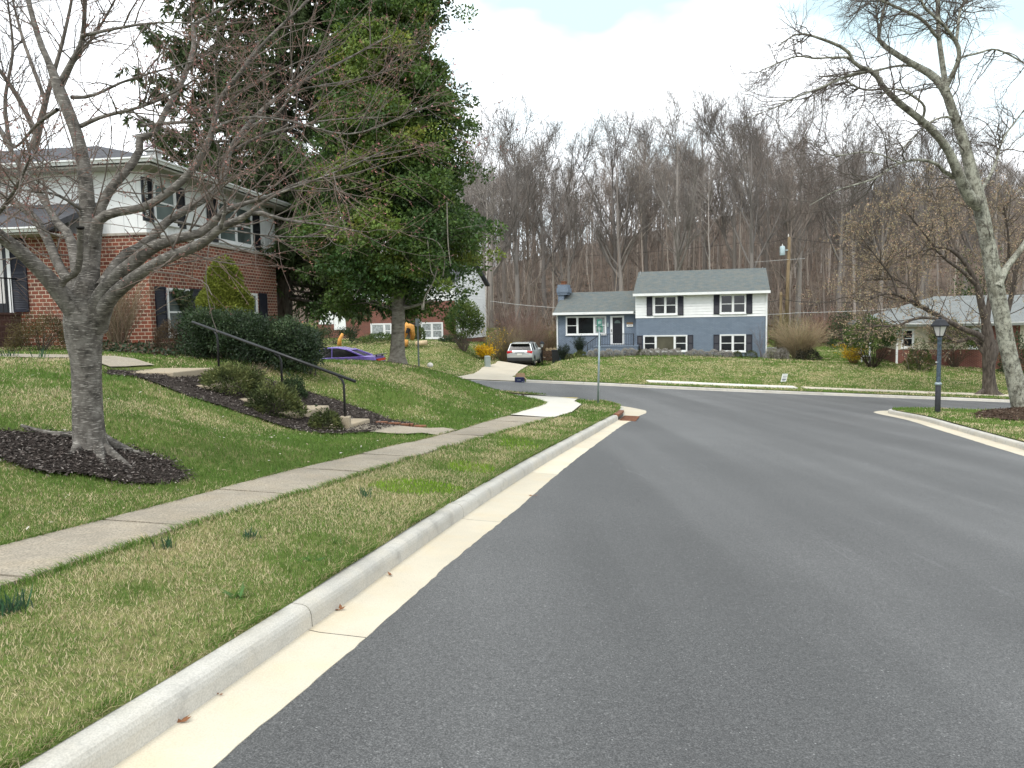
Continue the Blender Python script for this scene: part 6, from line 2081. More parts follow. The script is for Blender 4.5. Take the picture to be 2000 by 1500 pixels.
# ---------------------------------------------------------------- shrubs
def blob(name, label, cat, loc, rx, ry, h, n, L, W, cols, seed, shape='dome', group=None, lump=.18, depth=.3, mat='leaf', up=.25, rotz=0.0, core=True):
    """a shrub of many small leaves gathered near an uneven outline"""
    rg = np.random.default_rng(seed)
    d = unit(rg.normal(size=(n, 3)))
    d[:, 2] = np.abs(d[:, 2]) * np.where(rg.random(n) < .12, -.3, 1)
    ph = rg.uniform(0, 6, 4)
    az = np.arctan2(d[:, 1], d[:, 0])
    wv = 1 + lump * (np.sin(3 * az + ph[0] + 2.5 * d[:, 2]) * .5 + np.sin(5 * az + ph[1] - 4 * d[:, 2]) * .35 + np.sin(7 * d[:, 2] + 2 * az + ph[2]) * .4) + rg.normal(0, .05, n)
    r = (1 - depth * rg.random(n) ** 1.7) * wv
    if shape == 'cone':
        t = 1 - np.sqrt(rg.random(n))
        a = az
        wob = 1 + lump * (np.sin(9 * t * 3 + ph[0] + 2 * a) * .3 + np.sin(4 * a + ph[1] + 14 * t) * .35)
        rad = ((1 - t) ** .52 * (1 - .25 * np.clip(.12 - t, 0, 1) / .12)) * wob * (1 - depth * rg.random(n) ** 2)
        p = np.column_stack([np.cos(a) * rad * rx, np.sin(a) * rad * ry, t * h])
        d = unit(np.column_stack([np.cos(a), np.sin(a), np.full(n, .5)]))
    elif shape == 'box':
        e = np.sign(d) * np.abs(d) ** .45
        p = e * r[:, None] * np.array([rx, ry, h])
    else:
        p = d * r[:, None] * np.array([rx, ry, h])
        p[:, 2] += h * .0
    dr = unit(d + rg.normal(0, .55, (n, 3)) + np.array([0, 0, up]))
    V, F = leaf_quads(p, dr, rg.normal(size=(n, 3)), rg.uniform(L * .6, L * 1.3, n), rg.uniform(W * .6, W * 1.3, n))
    tone = np.clip(fnoise(p[:, 0] + p[:, 1] * .6 + seed, p[:, 2], 2.2 / max(h, .3), seed) + rg.normal(0, .14, n), 0, 1)
    cs = np.array(cols)
    c = np.stack([np.interp(tone, np.linspace(.2, .8, len(cs)), cs[:, j]) for j in range(3)], 1)
    c = np.clip(c * (1 + rg.normal(0, .12, (n, 1))), .003, 1)
    root = thing(name, label, cat, loc, rotz, group)
    npmesh('foliage', V, F, M[mat], root, np.repeat(c, 4, axis=0))
    # stems that carry the leaves
    m = 14
    a = rg.uniform(0, 2 * PI, m); rr = rg.uniform(.2, .75, m)
    D = np.column_stack([np.cos(a) * rr * rx, np.sin(a) * rr * ry, np.full(m, h * .75)])
    pts, rad = growb(np.zeros((m, 3)) + rg.normal(0, .04, (m, 3)) * rx + np.array([0, 0, -.05]), D, np.linalg.norm(D, axis=1) * .9, np.full(m, .018 * max(.4, h)), np.full(m, .006 * max(.4, h)), 6, rg, .08)
    V, F = tube_batch(pts, rad, 5)
    npmesh('stems', V, F, M['brownbark'], root, None, True)
    return root

def twigbush(name, label, cat, loc, r, h, n, seed, col, group=None, spread=1.0, arch=-.05, sub=5, th=.008, tips=None, l2=.35):
    rg = np.random.default_rng(seed)
    a = rg.uniform(0, 2 * PI, n); q = np.sqrt(rg.random(n)) * spread
    D = np.column_stack([np.cos(a) * q * r, np.sin(a) * q * r, np.full(n, h)])
    P0 = np.column_stack([np.cos(a) * q * r * .18, np.sin(a) * q * r * .18, np.full(n, -.05)])
    Ln = np.linalg.norm(D, axis=1) * rg.uniform(.6, 1.08, n)
    p1, r1 = growb(P0, D, Ln, np.full(n, th), np.full(n, th * .35), 9, rg, .10, arch)
    p2, r2 = growb(*spawn(p1, r1, sub, rg, .25, 1, 15, 50, h * l2 * .5, h * l2, (th * .4, th * .6), .5, bias=(0, 0, .15)), 6, rg, .12, arch)
    c1 = np.clip(np.repeat(col_jit(col, n, rg, .2, .05), 9 * 4, axis=0), 0, 1)
    c2 = np.repeat(col_jit(col, len(p2), rg, .25, .05), 6 * 3, axis=0)
    a_ = (*tube_batch(p1, r1, 4), c1); b_ = (*tube_batch(p2, r2, 3), c2)
    root = thing(name, label, cat, loc, 0, group)
    V, F, Cc = join([a_, b_])
    npmesh('stems', V, F, M['twig'], root, Cc, True)
    if tips:
        bd = join([tip_leaves(p2, tips[0], rg, tips[1], tips[2], tips[3], .25, .1, .7), tip_leaves(p1, tips[0], rg, tips[1], tips[2], tips[3], .25, .3, .7)])
        npmesh('blossom' if tips[3][0] > .4 else 'leaves', bd[0], bd[1], M['leaf'], root, bd[2])
    return root

GREEN_DK = [(.018, .032, .015), (.036, .060, .025), (.070, .100, .042)]
GREEN_MD = [(.032, .058, .017), (.072, .112, .028), (.14, .18, .045)]
GREEN_YL = [(.06, .075, .014), (.13, .15, .022), (.21, .22, .035)]
JUNI = [(.035, .045, .018), (.085, .105, .035), (.16, .17, .06)]
BROWN = [(.045, .028, .018), (.08, .05, .03), (.12, .085, .045)]
LAV = [(.24, .215, .195), (.36, .33, .30), (.48, .45, .40)]

def px_at(px, D, H):
    r = ray(px, 650)
    return Vector((r[0] * D, D, float(H(r[0] * D, D))))
def hgt(px, py, loc):
    return P(px, py, loc.y).z - loc.z

# conical dwarf spruce against the brick wall
l_ = px_at(443, 19.6, Hleft)
blob('conical_spruce', 'dense yellow green cone shaped spruce against the brick wall', 'shrub', l_, .86, .86, hgt(437, 500, l_), 46000, .085, .036, [(.08, .10, .018), (.155, .185, .03), (.25, .27, .05)], 1, 'cone', lump=.26, depth=.10, mat='needle', up=.1)
# yew hedge in one long piece
rg = np.random.default_rng(2)
hd = thing('yew_hedge', 'long dark green clipped hedge between the handrail and the brick house', 'hedge', (0, 0, 0))
cl, rd = [], []
for i in range(420):
    u = rg.random()
    px = 362 + (612 - 362) * u
    D = 17.6 - 1.2 * u
    g_ = px_at(px, D + rg.uniform(-.75, .75), Hleft)
    topy = np.interp(px, [345, 380, 440, 500, 560, 600, 635], [625, 603, 604, 612, 622, 634, 660])
    hh = P(px, topy, D).z - g_.z
    cl.append((g_.x, g_.y, g_.z + .05 + max(.1, hh - .22) * rg.random() ** .6)); rd.append(rg.uniform(.2, .3))
cl = np.array(cl)
tn = np.clip(fnoise(cl[:, 0], cl[:, 2], 1.3, 5) + rg.normal(0, .15, len(cl)), 0, 1)
cs = np.array(GREEN_DK); cc = np.stack([np.interp(tn, [.2, .5, .85], cs[:, j]) for j in range(3)], 1)
lv = clump_leaves(cl, np.array(rd), 130, rg, .075, .026, cc, .9)
npmesh('foliage', lv[0], lv[1], M['leaf'], hd, lv[2])
sp_ = []
for i in range(40):
    g_ = px_at(362 + 250 * i / 39, 17.5 - 1.2 * i / 39, Hleft)
    q = np.array([g_.x, g_.y, g_.z - .05])
    sp_.append((np.array([q, q + [rg.normal(0, .1), rg.normal(0, .1), .35], q + [rg.normal(0, .2), rg.normal(0, .2), .7]]), np.array([.02, .014, .008])))
V, F = tube_arrays(sp_, 5); npmesh('stems', V, F, M['brownbark'], hd, None, True)
l_ = px_at(335, 18.2, Hleft)
blob('barberry_shrub', 'rusty brown rounded shrub below the lower house window', 'shrub', l_, .46, .46, hgt(335, 628, l_), 6000, .035, .018, BROWN, 3)
l_ = px_at(78, 17.4, Hleft)
blob('round_shrub', 'olive brown rounded shrub beside the brick porch', 'shrub', l_, .70, .6, hgt(78, 616, l_), 9000, .035, .018, [(.035, .03, .012), (.075, .06, .022), (.13, .10, .04)], 4)
l_ = px_at(232, 19.2, Hleft)
twigbush('twiggy_shrub', 'tall beige twiggy shrub against the brick wall behind the street tree trunk', 'shrub', l_, .75, 2.0, 110, 5, (.24, .18, .12), sub=6, th=.009, tips=(2, .035, .012, (.16, .13, .06)))
l_ = px_at(150, 18.6, Hleft)
twigbush('twiggy_shrub', 'thin reddish twiggy shrub in front of the brick entrance wing', 'shrub', l_, .7, 1.9, 45, 6, (.20, .14, .10), sub=4, th=.008)
def stl(s, t):
    x, y = st2xy(s, t)
    return onH(Hleft, x, y)
l_ = px_at(446, 13.75, Hleft); blob('juniper', 'largest feathery juniper beside the upper garden steps', 'shrub', l_, .56, .5, .46, 5200, .075, .022, JUNI, 7, up=.1, mat='needle')
l_ = px_at(533, 13.1, Hleft); blob('juniper', 'rounded juniper hiding the middle garden steps', 'shrub', l_, .46, .42, .47, 4600, .07, .022, JUNI, 8, up=.1, mat='needle')
l_ = px_at(630, 12.75, Hleft); blob('juniper', 'small juniper beside the lowest garden step and rail footing', 'shrub', l_, .26, .24, .32, 2200, .06, .02, JUNI, 9, up=.1, mat='needle')
l_ = px_at(567, 14.6, Hleft); blob('juniper', 'small dark juniper behind the middle post of the handrail', 'shrub', l_, .24, .24, .36, 2000, .06, .02, GREEN_DK, 10, up=.1, mat='needle')
l_ = px_at(484, 14.9, Hleft); twigbush('azalea', 'low grey twiggy bush with sparse leaves under the handrail', 'shrub', l_, .38, .42, 60, 11, (.13, .095, .075), sub=6, th=.005, tips=(2, .03, .012, (.12, .10, .05)))
for px, D, s_ in ((655, 13.4, .12), (610, 13.9, .10)):
    l_ = px_at(px, D, Hleft)
    twigbush('weed', 'small green weed in the mulch beside the handrail' if px == 655 else 'tiny green weed in the mulch above the lowest step', 'plant', l_, s_, s_ * 1.7, 16, int(px), (.06, .06, .03), sub=3, th=.004, tips=(5, .04, .015, (.05, .08, .03)))
# ivy on the lower window and below the wall
a, b, zw_ = ivy_at
rg = np.random.default_rng(12)
m = 520
uu = rg.random(m); yy = a + (b - a) * (.25 + .8 * uu); zz = zw_ - .02 - 1.1 * rg.random(m) * np.clip(uu * 1.4, .12, 1)
Pw = np.array([tuple(Vector(hl.location) + fr_.X * (.07 + .05 * rg.random()) + fr_.Y * yy[i] + Vector((0, 0, zz[i]))) for i in range(m)])
V, F = leaf_quads(Pw, unit(rg.normal(size=(m, 3)) + np.array([.3, -.2, -.8])), rg.normal(size=(m, 3)) * .4 + np.array([1, -.5, .3]), rg.uniform(.07, .13, m), rg.uniform(.07, .12, m))
iv = npmesh('ivy', V, F, M['leaf'], None, np.repeat(col_jit((.075, .10, .045), m, rg, .35), 4, axis=0))
tag(iv, 'ivy climbing over the right half of the lower house window', 'ivy')
m = 2600
qx = rg.uniform(170, 345, m); qD = rg.uniform(16.6, 19.5, m)
Pg = np.array([tuple(px_at(qx[i], qD[i], Hleft)) for i in range(m)]) + np.array([0, 0, .03]) + np.abs(rg.normal(0, .05, (m, 1))) * np.array([0, 0, 1])
V, F = leaf_quads(Pg, unit(rg.normal(size=(m, 3)) + np.array([0, 0, .2])), rg.normal(size=(m, 3)) * .4 + np.array([0, 0, 1]), rg.uniform(.05, .1, m), rg.uniform(.04, .08, m))
gcol = np.where(rg.random((m, 1)) < .6, np.array([[.03, .05, .022]]), np.array([[.12, .075, .05]]))
stuff(npmesh('ground_ivy', V, F, M['leaf'], None, np.repeat(gcol * (1 + rg.normal(0, .25, (m, 1))), 4, axis=0)), 'ivy and brown leaves on the ground below the brick wall', 'ground cover')

# shrubs in front of the gabled house
def far_blob(px, D, wpx, topy, n, cols, seed, label, name='shrub', L=.11, W=.06, shape='dome', up=.25, lump=.2, flat=1.0, H=Hfar, base=None):
    l_ = px_at(px, D, H)
    if base is not None:
        l_.z = P(px, base, D).z
    rx = wpx / 2 * D / FOC
    return blob(name, label, 'shrub', l_, rx, rx * flat, max(.2, hgt(px, topy, l_)), n, L, W, cols, seed, shape, up=up, lump=lump)
far_blob(655, 52, 84, 641, 3500, GREEN_DK, 20, 'dark clipped hedge in front of the white entrance of the gabled house', 'hedge', shape='box', flat=.5)
far_blob(745, 53, 90, 652, 3000, GREEN_MD, 21, 'low spreading juniper below the left window of the gabled house', 'juniper')
far_blob(796, 56.5, 46, 608, 2600, GREEN_DK, 22, 'tall dark evergreen bush between the two windows of the gabled house', 'bush')
far_blob(818, 56, 26, 636, 1400, GREEN_MD, 23, 'round olive bush under the right window of the gabled house', 'bush')
far_blob(885, 55, 56, 655, 2200, GREEN_DK, 24, 'low dark juniper at the right corner of the gabled house', 'juniper')
l_ = px_at(905, 51, Hfar)
far_blob(905, 51, 66, 590, 6500, [(.04, .07, .02), (.085, .13, .03), (.15, .19, .05)], 25, 'bright green bush on bare stems left of the forsythia', 'bush', base=642, L=.14, W=.08, lump=.3)
twigbush('bare_shrub', 'cluster of grey bare stems below the bright green bush', 'shrub', l_, .9, 1.6, 60, 26, (.15, .12, .10), sub=4, th=.014)
l_ = px_at(945, 51, Hfar)
twigbush('forsythia', 'yellow flowering forsythia behind the utility pedestal', 'shrub', l_, .62, 1.05, 80, 27, (.25, .17, .06), sub=5, th=.010, tips=(8, .07, .05, (.72, .44, .012)))
l_ = px_at(958, 52, Hfar)
twigbush('forsythia', 'tall thin forsythia branches with yellow flowers above the brown thicket', 'shrub', l_, 1.1, 2.3, 22, 28, (.22, .16, .07), sub=3, th=.011, tips=(3, .07, .05, (.65, .42, .02)))
for k, (px, D, r, h, n, cl_, lb) in enumerate(((985, 56, 1.5, 2.6, 190, (.19, .15, .09), 'olive brown twiggy thicket left of the silver suv'), (1030, 60, 1.9, 3.2, 260, (.22, .155, .12), 'reddish brown thicket behind the silver suv'), (1066, 64, 1.7, 3.0, 220, (.27, .20, .13), 'pale tan thicket beside the blue house chimney'), (1008, 66, 2.4, 4.2, 200, (.20, .13, .11), 'tall reddish bare thicket at the edge of the wood'))):
    l_ = px_at(px, D, Hfar)
    twigbush('thicket', lb, 'shrub', l_, r, h, n, 40 + k, cl_, sub=7, th=.013, arch=-.03)
far_blob(981, 57, 30, 648, 2000, GREEN_DK, 48, 'dark green shrub between the forsythia and the silver suv', 'bush')

# planting along the front of the blue house
FB = lambda x, y: Vector(tuple(hb.location)) + fb.X * x + fb.Y * y
rg = np.random.default_rng(9)
proto = None
zxs = [375, 420, 472, 522, 580, 645, 690, 735, 800, 845, 895, 950, 1010, 1050, 1140, 1180, 1235, 1285, 1335, 1405, 1460]
for i, zx in enumerate(zxs):
    x, _ = B(zx, 860, -1.9)
    w_ = FB(x, -1.9 + rg.uniform(-.15, .15)); w_.z = float(Hfar(w_.x, w_.y))
    if proto is None:
        proto = blob('lavender_mound', 'grey clipped lavender mound in the row along the blue house', 'shrub', w_, .31, .31, .44, 1100, .07, .025, LAV, 60, 'dome', 'lavender mounds in the row along the blue house', lump=.06, depth=.2)
        o = proto
    else:
        o = copy_tree(proto)
        o.location = w_
    s_ = rg.uniform(.85, 1.15)
    o.scale = (s_, s_, s_ * rg.uniform(.9, 1.15)); o.rotation_euler = (0, 0, rg.uniform(0, 6))
for zx, y, s_, lb in ((112, -2.2, .36, 'small boxwood ball at the left end of the blue house bed beside the driveway'), (210, -2.1, .34, 'small boxwood ball under the picture window, between the two upright evergreens'), (296, -2.0, .38, 'small boxwood ball under the picture window, nearest the stoop steps'), (768, -1.7, .34, 'small boxwood ball at the right corner of the stoop'), (1518, -1.8, .36, 'boxwood ball under the right hand lower windows'), (1630, -1.8, .44, 'larger boxwood ball near the right corner of the blue house')):
    x, _ = B(zx, 860, y); w_ = FB(x, y); w_.z = float(Hfar(w_.x, w_.y))
    blob('boxwood', lb, 'shrub', w_, s_ * 1.0, s_, s_ * 1.25, 1500, .05, .03, [(.03, .04, .012), (.065, .075, .022), (.11, .115, .035)], 70 + zx, lump=.05, depth=.2)
for zx, lb in ((160, 'upright dark evergreen under the left end of the picture window'), (290, 'upright dark evergreen left of the stoop steps')):
    x, _ = B(zx, 820, -.6); w_ = FB(x, -.6); w_.z = float(Hfar(w_.x, w_.y))
    twigbush('upright_evergreen', lb, 'shrub', w_, .42, 1.25, 70, 80 + zx, (.04, .05, .035), sub=6, th=.012, arch=.02, tips=(6, .08, .03, (.03, .045, .03)))
for zx, lb in ((1790, 'grey lavender mound right of the downspout, nearest the blue house'), (1865, 'grey lavender mound between the white table and the tan bush')):
    x, _ = B(zx, 860, -.9); w_ = FB(x, -.9); w_.z = float(Hfar(w_.x, w_.y))
    blob('lavender_mound', lb, 'shrub', w_, .55, .45, .75, 1800, .09, .03, LAV, 90 + zx, lump=.12)
x, _ = B(1710, 800, -1.0); w_ = FB(x, -1.0); w_.z = float(Hfar(w_.x, w_.y))
twigbush('sapling', 'slender bare sapling in front of the right end of the blue house', 'tree', w_, .5, 2.9, 7, 95, (.17, .13, .12), sub=8, th=.012, spread=.7, l2=.3)

# right of the blue house
l_ = px_at(1562, 53.5, Hfar)
twigbush('tan_bush', 'large arching tan bush right of the blue house', 'shrub', l_, 1.75, 2.7, 420, 100, (.36, .28, .18), sub=7, th=.012, arch=-.055, l2=.38, tips=(2, .06, .02, (.30, .24, .13)))
l_ = px_at(1530, 56, Hfar)
twigbush('tan_bush', 'olive twiggy bush behind the big tan bush', 'shrub', l_, 1.2, 3.2, 160, 101, (.20, .18, .08), sub=6, th=.012)
far_blob(1580, 52.6, 46, 683, 1500, [(.02, .02, .014), (.04, .04, .028), (.07, .065, .045)], 102, 'dark undergrowth at the foot of the large tan bush', 'bush')
far_blob(1700, 48.5, 98, 624, 6500, GREEN_MD, 103, 'wide dark green shrub with bare stems at the left corner of the ranch house', 'bush', base=668, L=.14, W=.08, lump=.25, flat=.8)
l_ = px_at(1705, 48.5, Hfar)
twigbush('bare_shrub', 'twisting dark bare stems below the wide green shrub', 'shrub', l_, 1.2, 1.7, 45, 104, (.06, .045, .035), sub=5, th=.02, spread=1.1)
l_ = px_at(1668, 50, Hfar)
twigbush('forsythia', 'yellow flowering forsythia left of the ranch house shrub', 'shrub', l_, .95, 1.3, 80, 105, (.25, .17, .07), sub=4, th=.01, tips=(4, .07, .05, (.70, .45, .012)))
far_blob(1797, 47.5, 52, 659, 4200, [(.03, .05, .014), (.06, .085, .022), (.11, .13, .035)], 106, 'small green cone shaped conifer beside the ranch house window', 'conifer', shape='cone', L=.1, W=.04, lump=.4)
far_blob(1866, 49.3, 84, 636, 3600, [(.04, .06, .018), (.085, .12, .03), (.16, .19, .05)], 107, 'leggy light green shrub behind the lamp post', 'bush', base=672, L=.13, W=.075, lump=.3)
l_ = px_at(1866, 49.3, Hfar)
twigbush('bare_shrub', 'bare stems below the leggy light green shrub', 'shrub', l_, .9, 1.5, 40, 108, (.09, .07, .05), sub=4, th=.016)
far_blob(1985, 47.5, 60, 655, 3000, GREEN_DK, 109, 'dark evergreen shrub between the two big trunks at the right', 'bush')
far_blob(1905, 66, 110, 545, 6000, GREEN_MD, 110, 'tall olive evergreen rising behind the ranch house roof', 'evergreen', L=.22, W=.12, lump=.4)
far_blob(1650, 70, 70, 612, 2500, GREEN_DK, 111, 'dark evergreen bush at the edge of the wood behind the lawn', 'bush', L=.2, W=.1)
for k, (px, D, r, h, cl_, lb) in enumerate(((1610, 72, 2.4, 3.2, (.25, .15, .115), 'reddish thicket at the foot of the wood right of the tan bush'), (1640, 74, 2.4, 2.8, (.22, .13, .10), 'low reddish thicket at the foot of the wood behind the lawn'))):
    l_ = px_at(px, D, Hfar)
    twigbush('thicket', lb, 'shrub', l_, r, h, 150, 115 + k, cl_, sub=6, th=.015)

# ---------------------------------------------------------------- the wood behind the houses
def wood_tree(seed, h, tint, style):
    rg = np.random.default_rng(seed)
    k = 14
    zz = np.linspace(0, h, k)
    lean = rg.normal(0, .03, 2)
    T = np.column_stack([lean[0] * zz + np.cumsum(rg.normal(0, .05, k)), lean[1] * zz + np.cumsum(rg.normal(0, .05, k)), zz - .5])
    r0 = (rg.uniform(.30, .38) if style[5] > 9 else rg.uniform(.15, .24)) * h / 22
    tr = np.linspace(1, .12, k) * r0
    tp, trr = T[None], tr[None]
    nb, t0, a0, a1, l0, l1 = style
    p1, r1 = growb(*spawn(tp, trr, nb, rg, t0, .97, a0, a1, l0, l1, .62, .25), 10, rg, .10, .06)
    p2, r2 = growb(*spawn(p1, r1, 7 if l1 < 9 else 12, rg, .22, 1, 18, 52, l0 * .32, l1 * .40, (.028, .055), .4, bias=(0, 0, .22)), 7, rg, .11, .05)
    p3, r3 = growb(*spawn(p2, r2, 4 if style[5] < 9 else 5, rg, .15, 1, 20, 60, .9, 2.2, (.014, .022), .5, bias=(0, 0, .12)), 5, rg, .12, .03)
    p4, r4 = growb(*spawn(p3, r3, 1 if style[5] < 9 else 2, rg, .2, 1, 20, 60, .4, .9, (.012, .016), .7), 4, rg, .1, .02)
    c = np.array(tint)
    V, F, Cc = join([(*tube_batch(tp, trr, 8), c), (*tube_batch(p1, r1, 5), c * .9), (*tube_batch(p2, r2, 3), c * .8), (*tube_batch(p3, r3, 3), c * .75), (*tube_batch(p4, r4, 3), c * .75)])
    return V, F, Cc
tints = [(.27, .24, .215), (.37, .325, .29), (.19, .168, .15), (.46, .41, .37), (.29, .24, .205), (.35, .295, .255), (.21, .187, .17), (.42, .36, .31)]
styles = [(10, .30, 16, 44, 7.5, 12.5), (18, .38, 25, 50, 3.5, 6.5), (9, .34, 20, 48, 8, 13), (14, .45, 25, 45, 3, 5.5), (19, .28, 25, 50, 3.5, 7), (15, .42, 30, 50, 3.5, 6.5), (11, .28, 18, 46, 7, 12.5), (13, .48, 20, 45, 3, 5.5)]
protos = []
for i in range(8):
    V, F, Cc = wood_tree(300 + i, 20.0, tints[i], styles[i])
    protos.append(npmesh('wood_tree', V, F, M['twig'], None, Cc, True))
rg = np.random.default_rng(17)
spots = [(1008, 77, 6, 20.5), (1322, 78, 0, 21.0), (1436, 80, 2, 21.5), (1110, 80, 2, 19.5), (1205, 84, 6, 19.5), (1560, 79, 0, 19.5), (955, 78, 0, 18.5), (1066, 86, 6, 20), (1262, 88, 2, 20), (1380, 90, 6, 21), (1500, 86, 2, 20.5), (1640, 80, 6, 19), (1720, 82, 0, 19.5), (1800, 80, 2, 20), (1880, 83, 6, 20), (1950, 80, 0, 19)]
pos = [(ray(px, 600)[0] * D, D, k, h) for px, D, k, h in spots]
tries = 0
while len(pos) < 300 and tries < 20000:
    tries += 1
    y = 75 + 88 * rg.random() ** 1.05
    x = rg.uniform(-.38, .80) * y
    if all((x - a) ** 2 + (y - b) ** 2 > 4.0 for a, b, _, _ in pos):
        pos.append((x, y, int(rg.choice([1, 3, 4, 5, 7, 1, 3, 4, 5, 7, 0, 6])), rg.uniform(12.5, 19.0)))
used = set()
names = ['grey brown bare tree in the wood behind the houses'] * 8
big = {0: 'widely branched bare tree at the edge of the wood right of the evergreen', 1: 'big bare tree with a wide crown rising above the right roof of the blue house', 2: 'tall bare tree topping the skyline right of the blue house roof'}
def skyline(x, y, rg, lo, hi):
    px = 1000 + FOC * x / y
    py = np.interp(px, [880, 950, 1010, 1100, 1200, 1320, 1440, 1550, 1700, 2000], [300, 285, 250, 312, 272, 246, 242, 262, 280, 295]) + rg.uniform(lo, hi)
    return P(px, py, y).z - float(Hfar(x, y))
for i, (x, y, k, h) in enumerate(pos):
    h = float(np.clip(skyline(x, y, rg, 0, 12) if i < len(spots) else skyline(x, y, rg, 8, 95), 7, 23))
    if k not in used:
        o = protos[k]; used.add(k)
    else:
        o = protos[k].copy(); C.objects.link(o)
    s_ = h / 20.0
    o.location = (x, y, float(Hfar(x, y)) - .2)
    o.scale = (s_ * rg.uniform(.85, 1.1),) * 2 + (s_,)
    o.rotation_euler = (0, 0, rg.uniform(0, 6.28))
    if i in big:
        tag(o, big[i], 'tree')
    else:
        tag(o, 'grey brown bare tree in the wood behind the houses', 'tree', 'bare trees of the wood behind the houses')
# beyond the counted trees the wood goes on as one mass
simple = []
for i in range(4):
    rs = np.random.default_rng(400 + i)
    zz = np.linspace(0, 18, 9)
    tp = np.column_stack([np.cumsum(rs.normal(0, .1, 9)), np.cumsum(rs.normal(0, .1, 9)), zz - .5])[None]; trr = (np.linspace(1, .15, 9) * rs.uniform(.13, .22))[None]
    q1, s1 = growb(*spawn(tp, trr, 13, rs, .3, .97, 20, 50, 3, 6.5, .6, .3), 7, rs, .1, .06)
    q2, s2 = growb(*spawn(q1, s1, 7, rs, .2, 1, 20, 55, 1.2, 3, (.025, .04), .5, bias=(0, 0, .2)), 5, rs, .12, .04)
    q3, s3 = growb(*spawn(q2, s2, 2, rs, .3, 1, 20, 55, .7, 1.6, (.018, .024), .6), 3, rs, .12, .03)
    c = np.array([(.25, .21, .18), (.19, .16, .14), (.33, .28, .24), (.28, .22, .185)][i])
    simple.append(join([(*tube_batch(tp, trr, 6), c), (*tube_batch(q1, s1, 4), c * .9), (*tube_batch(q2, s2, 3), c * .8), (*tube_batch(q3, s3, 3), c * .8)]))
rs = np.random.default_rng(23)
parts_ = []
for i in range(200):
    y = 84 + 95 * rs.random() ** .8; x = rs.uniform(-.38, .80) * y
    V, F, Cc = simple[int(rs.integers(0, 4))]
    a = rs.uniform(0, 2 * PI); s_ = float(np.clip(skyline(x, y, rs, 30, 120) / 18, .4, 1.05))
    R2 = np.array([[math.cos(a), -math.sin(a), 0], [math.sin(a), math.cos(a), 0], [0, 0, 1]])
    parts_.append(((V * s_) @ R2.T + np.array([x, y, float(Hfar(x, y)) - .2]), F, Cc * rs.uniform(.75, 1.15)))
V, F, Cc = join([(a, b, c) for a, b, c in parts_])
stuff(npmesh('distant_wood', V, F, M['twig'], None, Cc, True), 'deeper part of the bare wood on the hillside', 'wood')
# saplings and brush between the trunks, past counting
n = 4600
y = 73 + 88 * rg.random(n) ** 1.15; x = rg.uniform(-.36, .80, n) * y
P0 = np.column_stack([x, y, Hfar(x, y) - .2])
Dd = np.column_stack([rg.normal(0, .22, n), rg.normal(0, .22, n), np.ones(n)])
Ls = 1.3 + 9 * rg.random(n) ** 2.2
p1, r1 = growb(P0, Dd, Ls, .010 + .0042 * Ls, np.full(n, .010), 6, rg, .06, .02)
p2, r2 = growb(*spawn(p1, r1, 8, rg, .2, 1, 30, 75, .5, 1.7, (.009, .013), .7), 4, rg, .16, .02)
tin = np.array([(.25, .205, .17), (.29, .22, .175), (.18, .152, .13), (.36, .305, .25)])[rg.integers(0, 4, n)]
V, F, Cc = join([(*tube_batch(p1, r1, 4), np.repeat(tin, 24, axis=0)), (*tube_batch(p2, r2, 3), np.repeat(np.repeat(tin, 8, axis=0), 12, axis=0))])
stuff(npmesh('undergrowth', V, F, M['twig'], None, Cc, True), 'brown saplings and brush filling the wood', 'undergrowth')
n = 2200
y = 112 + 70 * rg.random(n); x = rg.uniform(-.36, .80, n) * y
p1, r1 = growb(np.column_stack([x, y, Hfar(x, y) - .2]), np.column_stack([rg.normal(0, .2, n), rg.normal(0, .2, n), np.ones(n)]), rg.uniform(3, 9, n), np.full(n, .045), np.full(n, .012), 6, rg, .08, .02)
p2, r2 = growb(*spawn(p1, r1, 9, rg, .2, 1, 30, 70, .8, 2.6, (.012, .018), .7), 4, rg, .14, .03)
tin = np.array([(.27, .23, .20), (.31, .25, .21), (.21, .18, .16)])[rg.integers(0, 3, n)]
V, F, Cc = join([(*tube_batch(p1, r1, 4), np.repeat(tin, 24, axis=0)), (*tube_batch(p2, r2, 3), np.repeat(np.repeat(tin, 9, axis=0), 12, axis=0))])
stuff(npmesh('undergrowth', V, F, M['twig'], None, Cc, True), 'saplings thick along the upper hillside of the wood', 'undergrowth')
# dry leaves lying on the wood's floor
n = 9000
y = 70 + 60 * rg.random(n) ** 1.4; x = rg.uniform(-.36, .80, n) * y
p = np.column_stack([x, y, Hfar(x, y) + .05])
V, F = leaf_quads(p, unit(np.column_stack([rg.normal(size=n), rg.normal(size=n), rg.normal(0, .3, n)])), np.tile([0, 0, 1.0], (n, 1)) + rg.normal(0, .4, (n, 3)), rg.uniform(.2, .6, n), rg.uniform(.15, .4, n))
stuff(npmesh('fallen_leaves', V, F, M['chips'], None, np.repeat(col_jit((.20, .115, .075), n, rg, .3), 4, axis=0)), 'dry brown leaves on the floor of the wood', 'leaves')

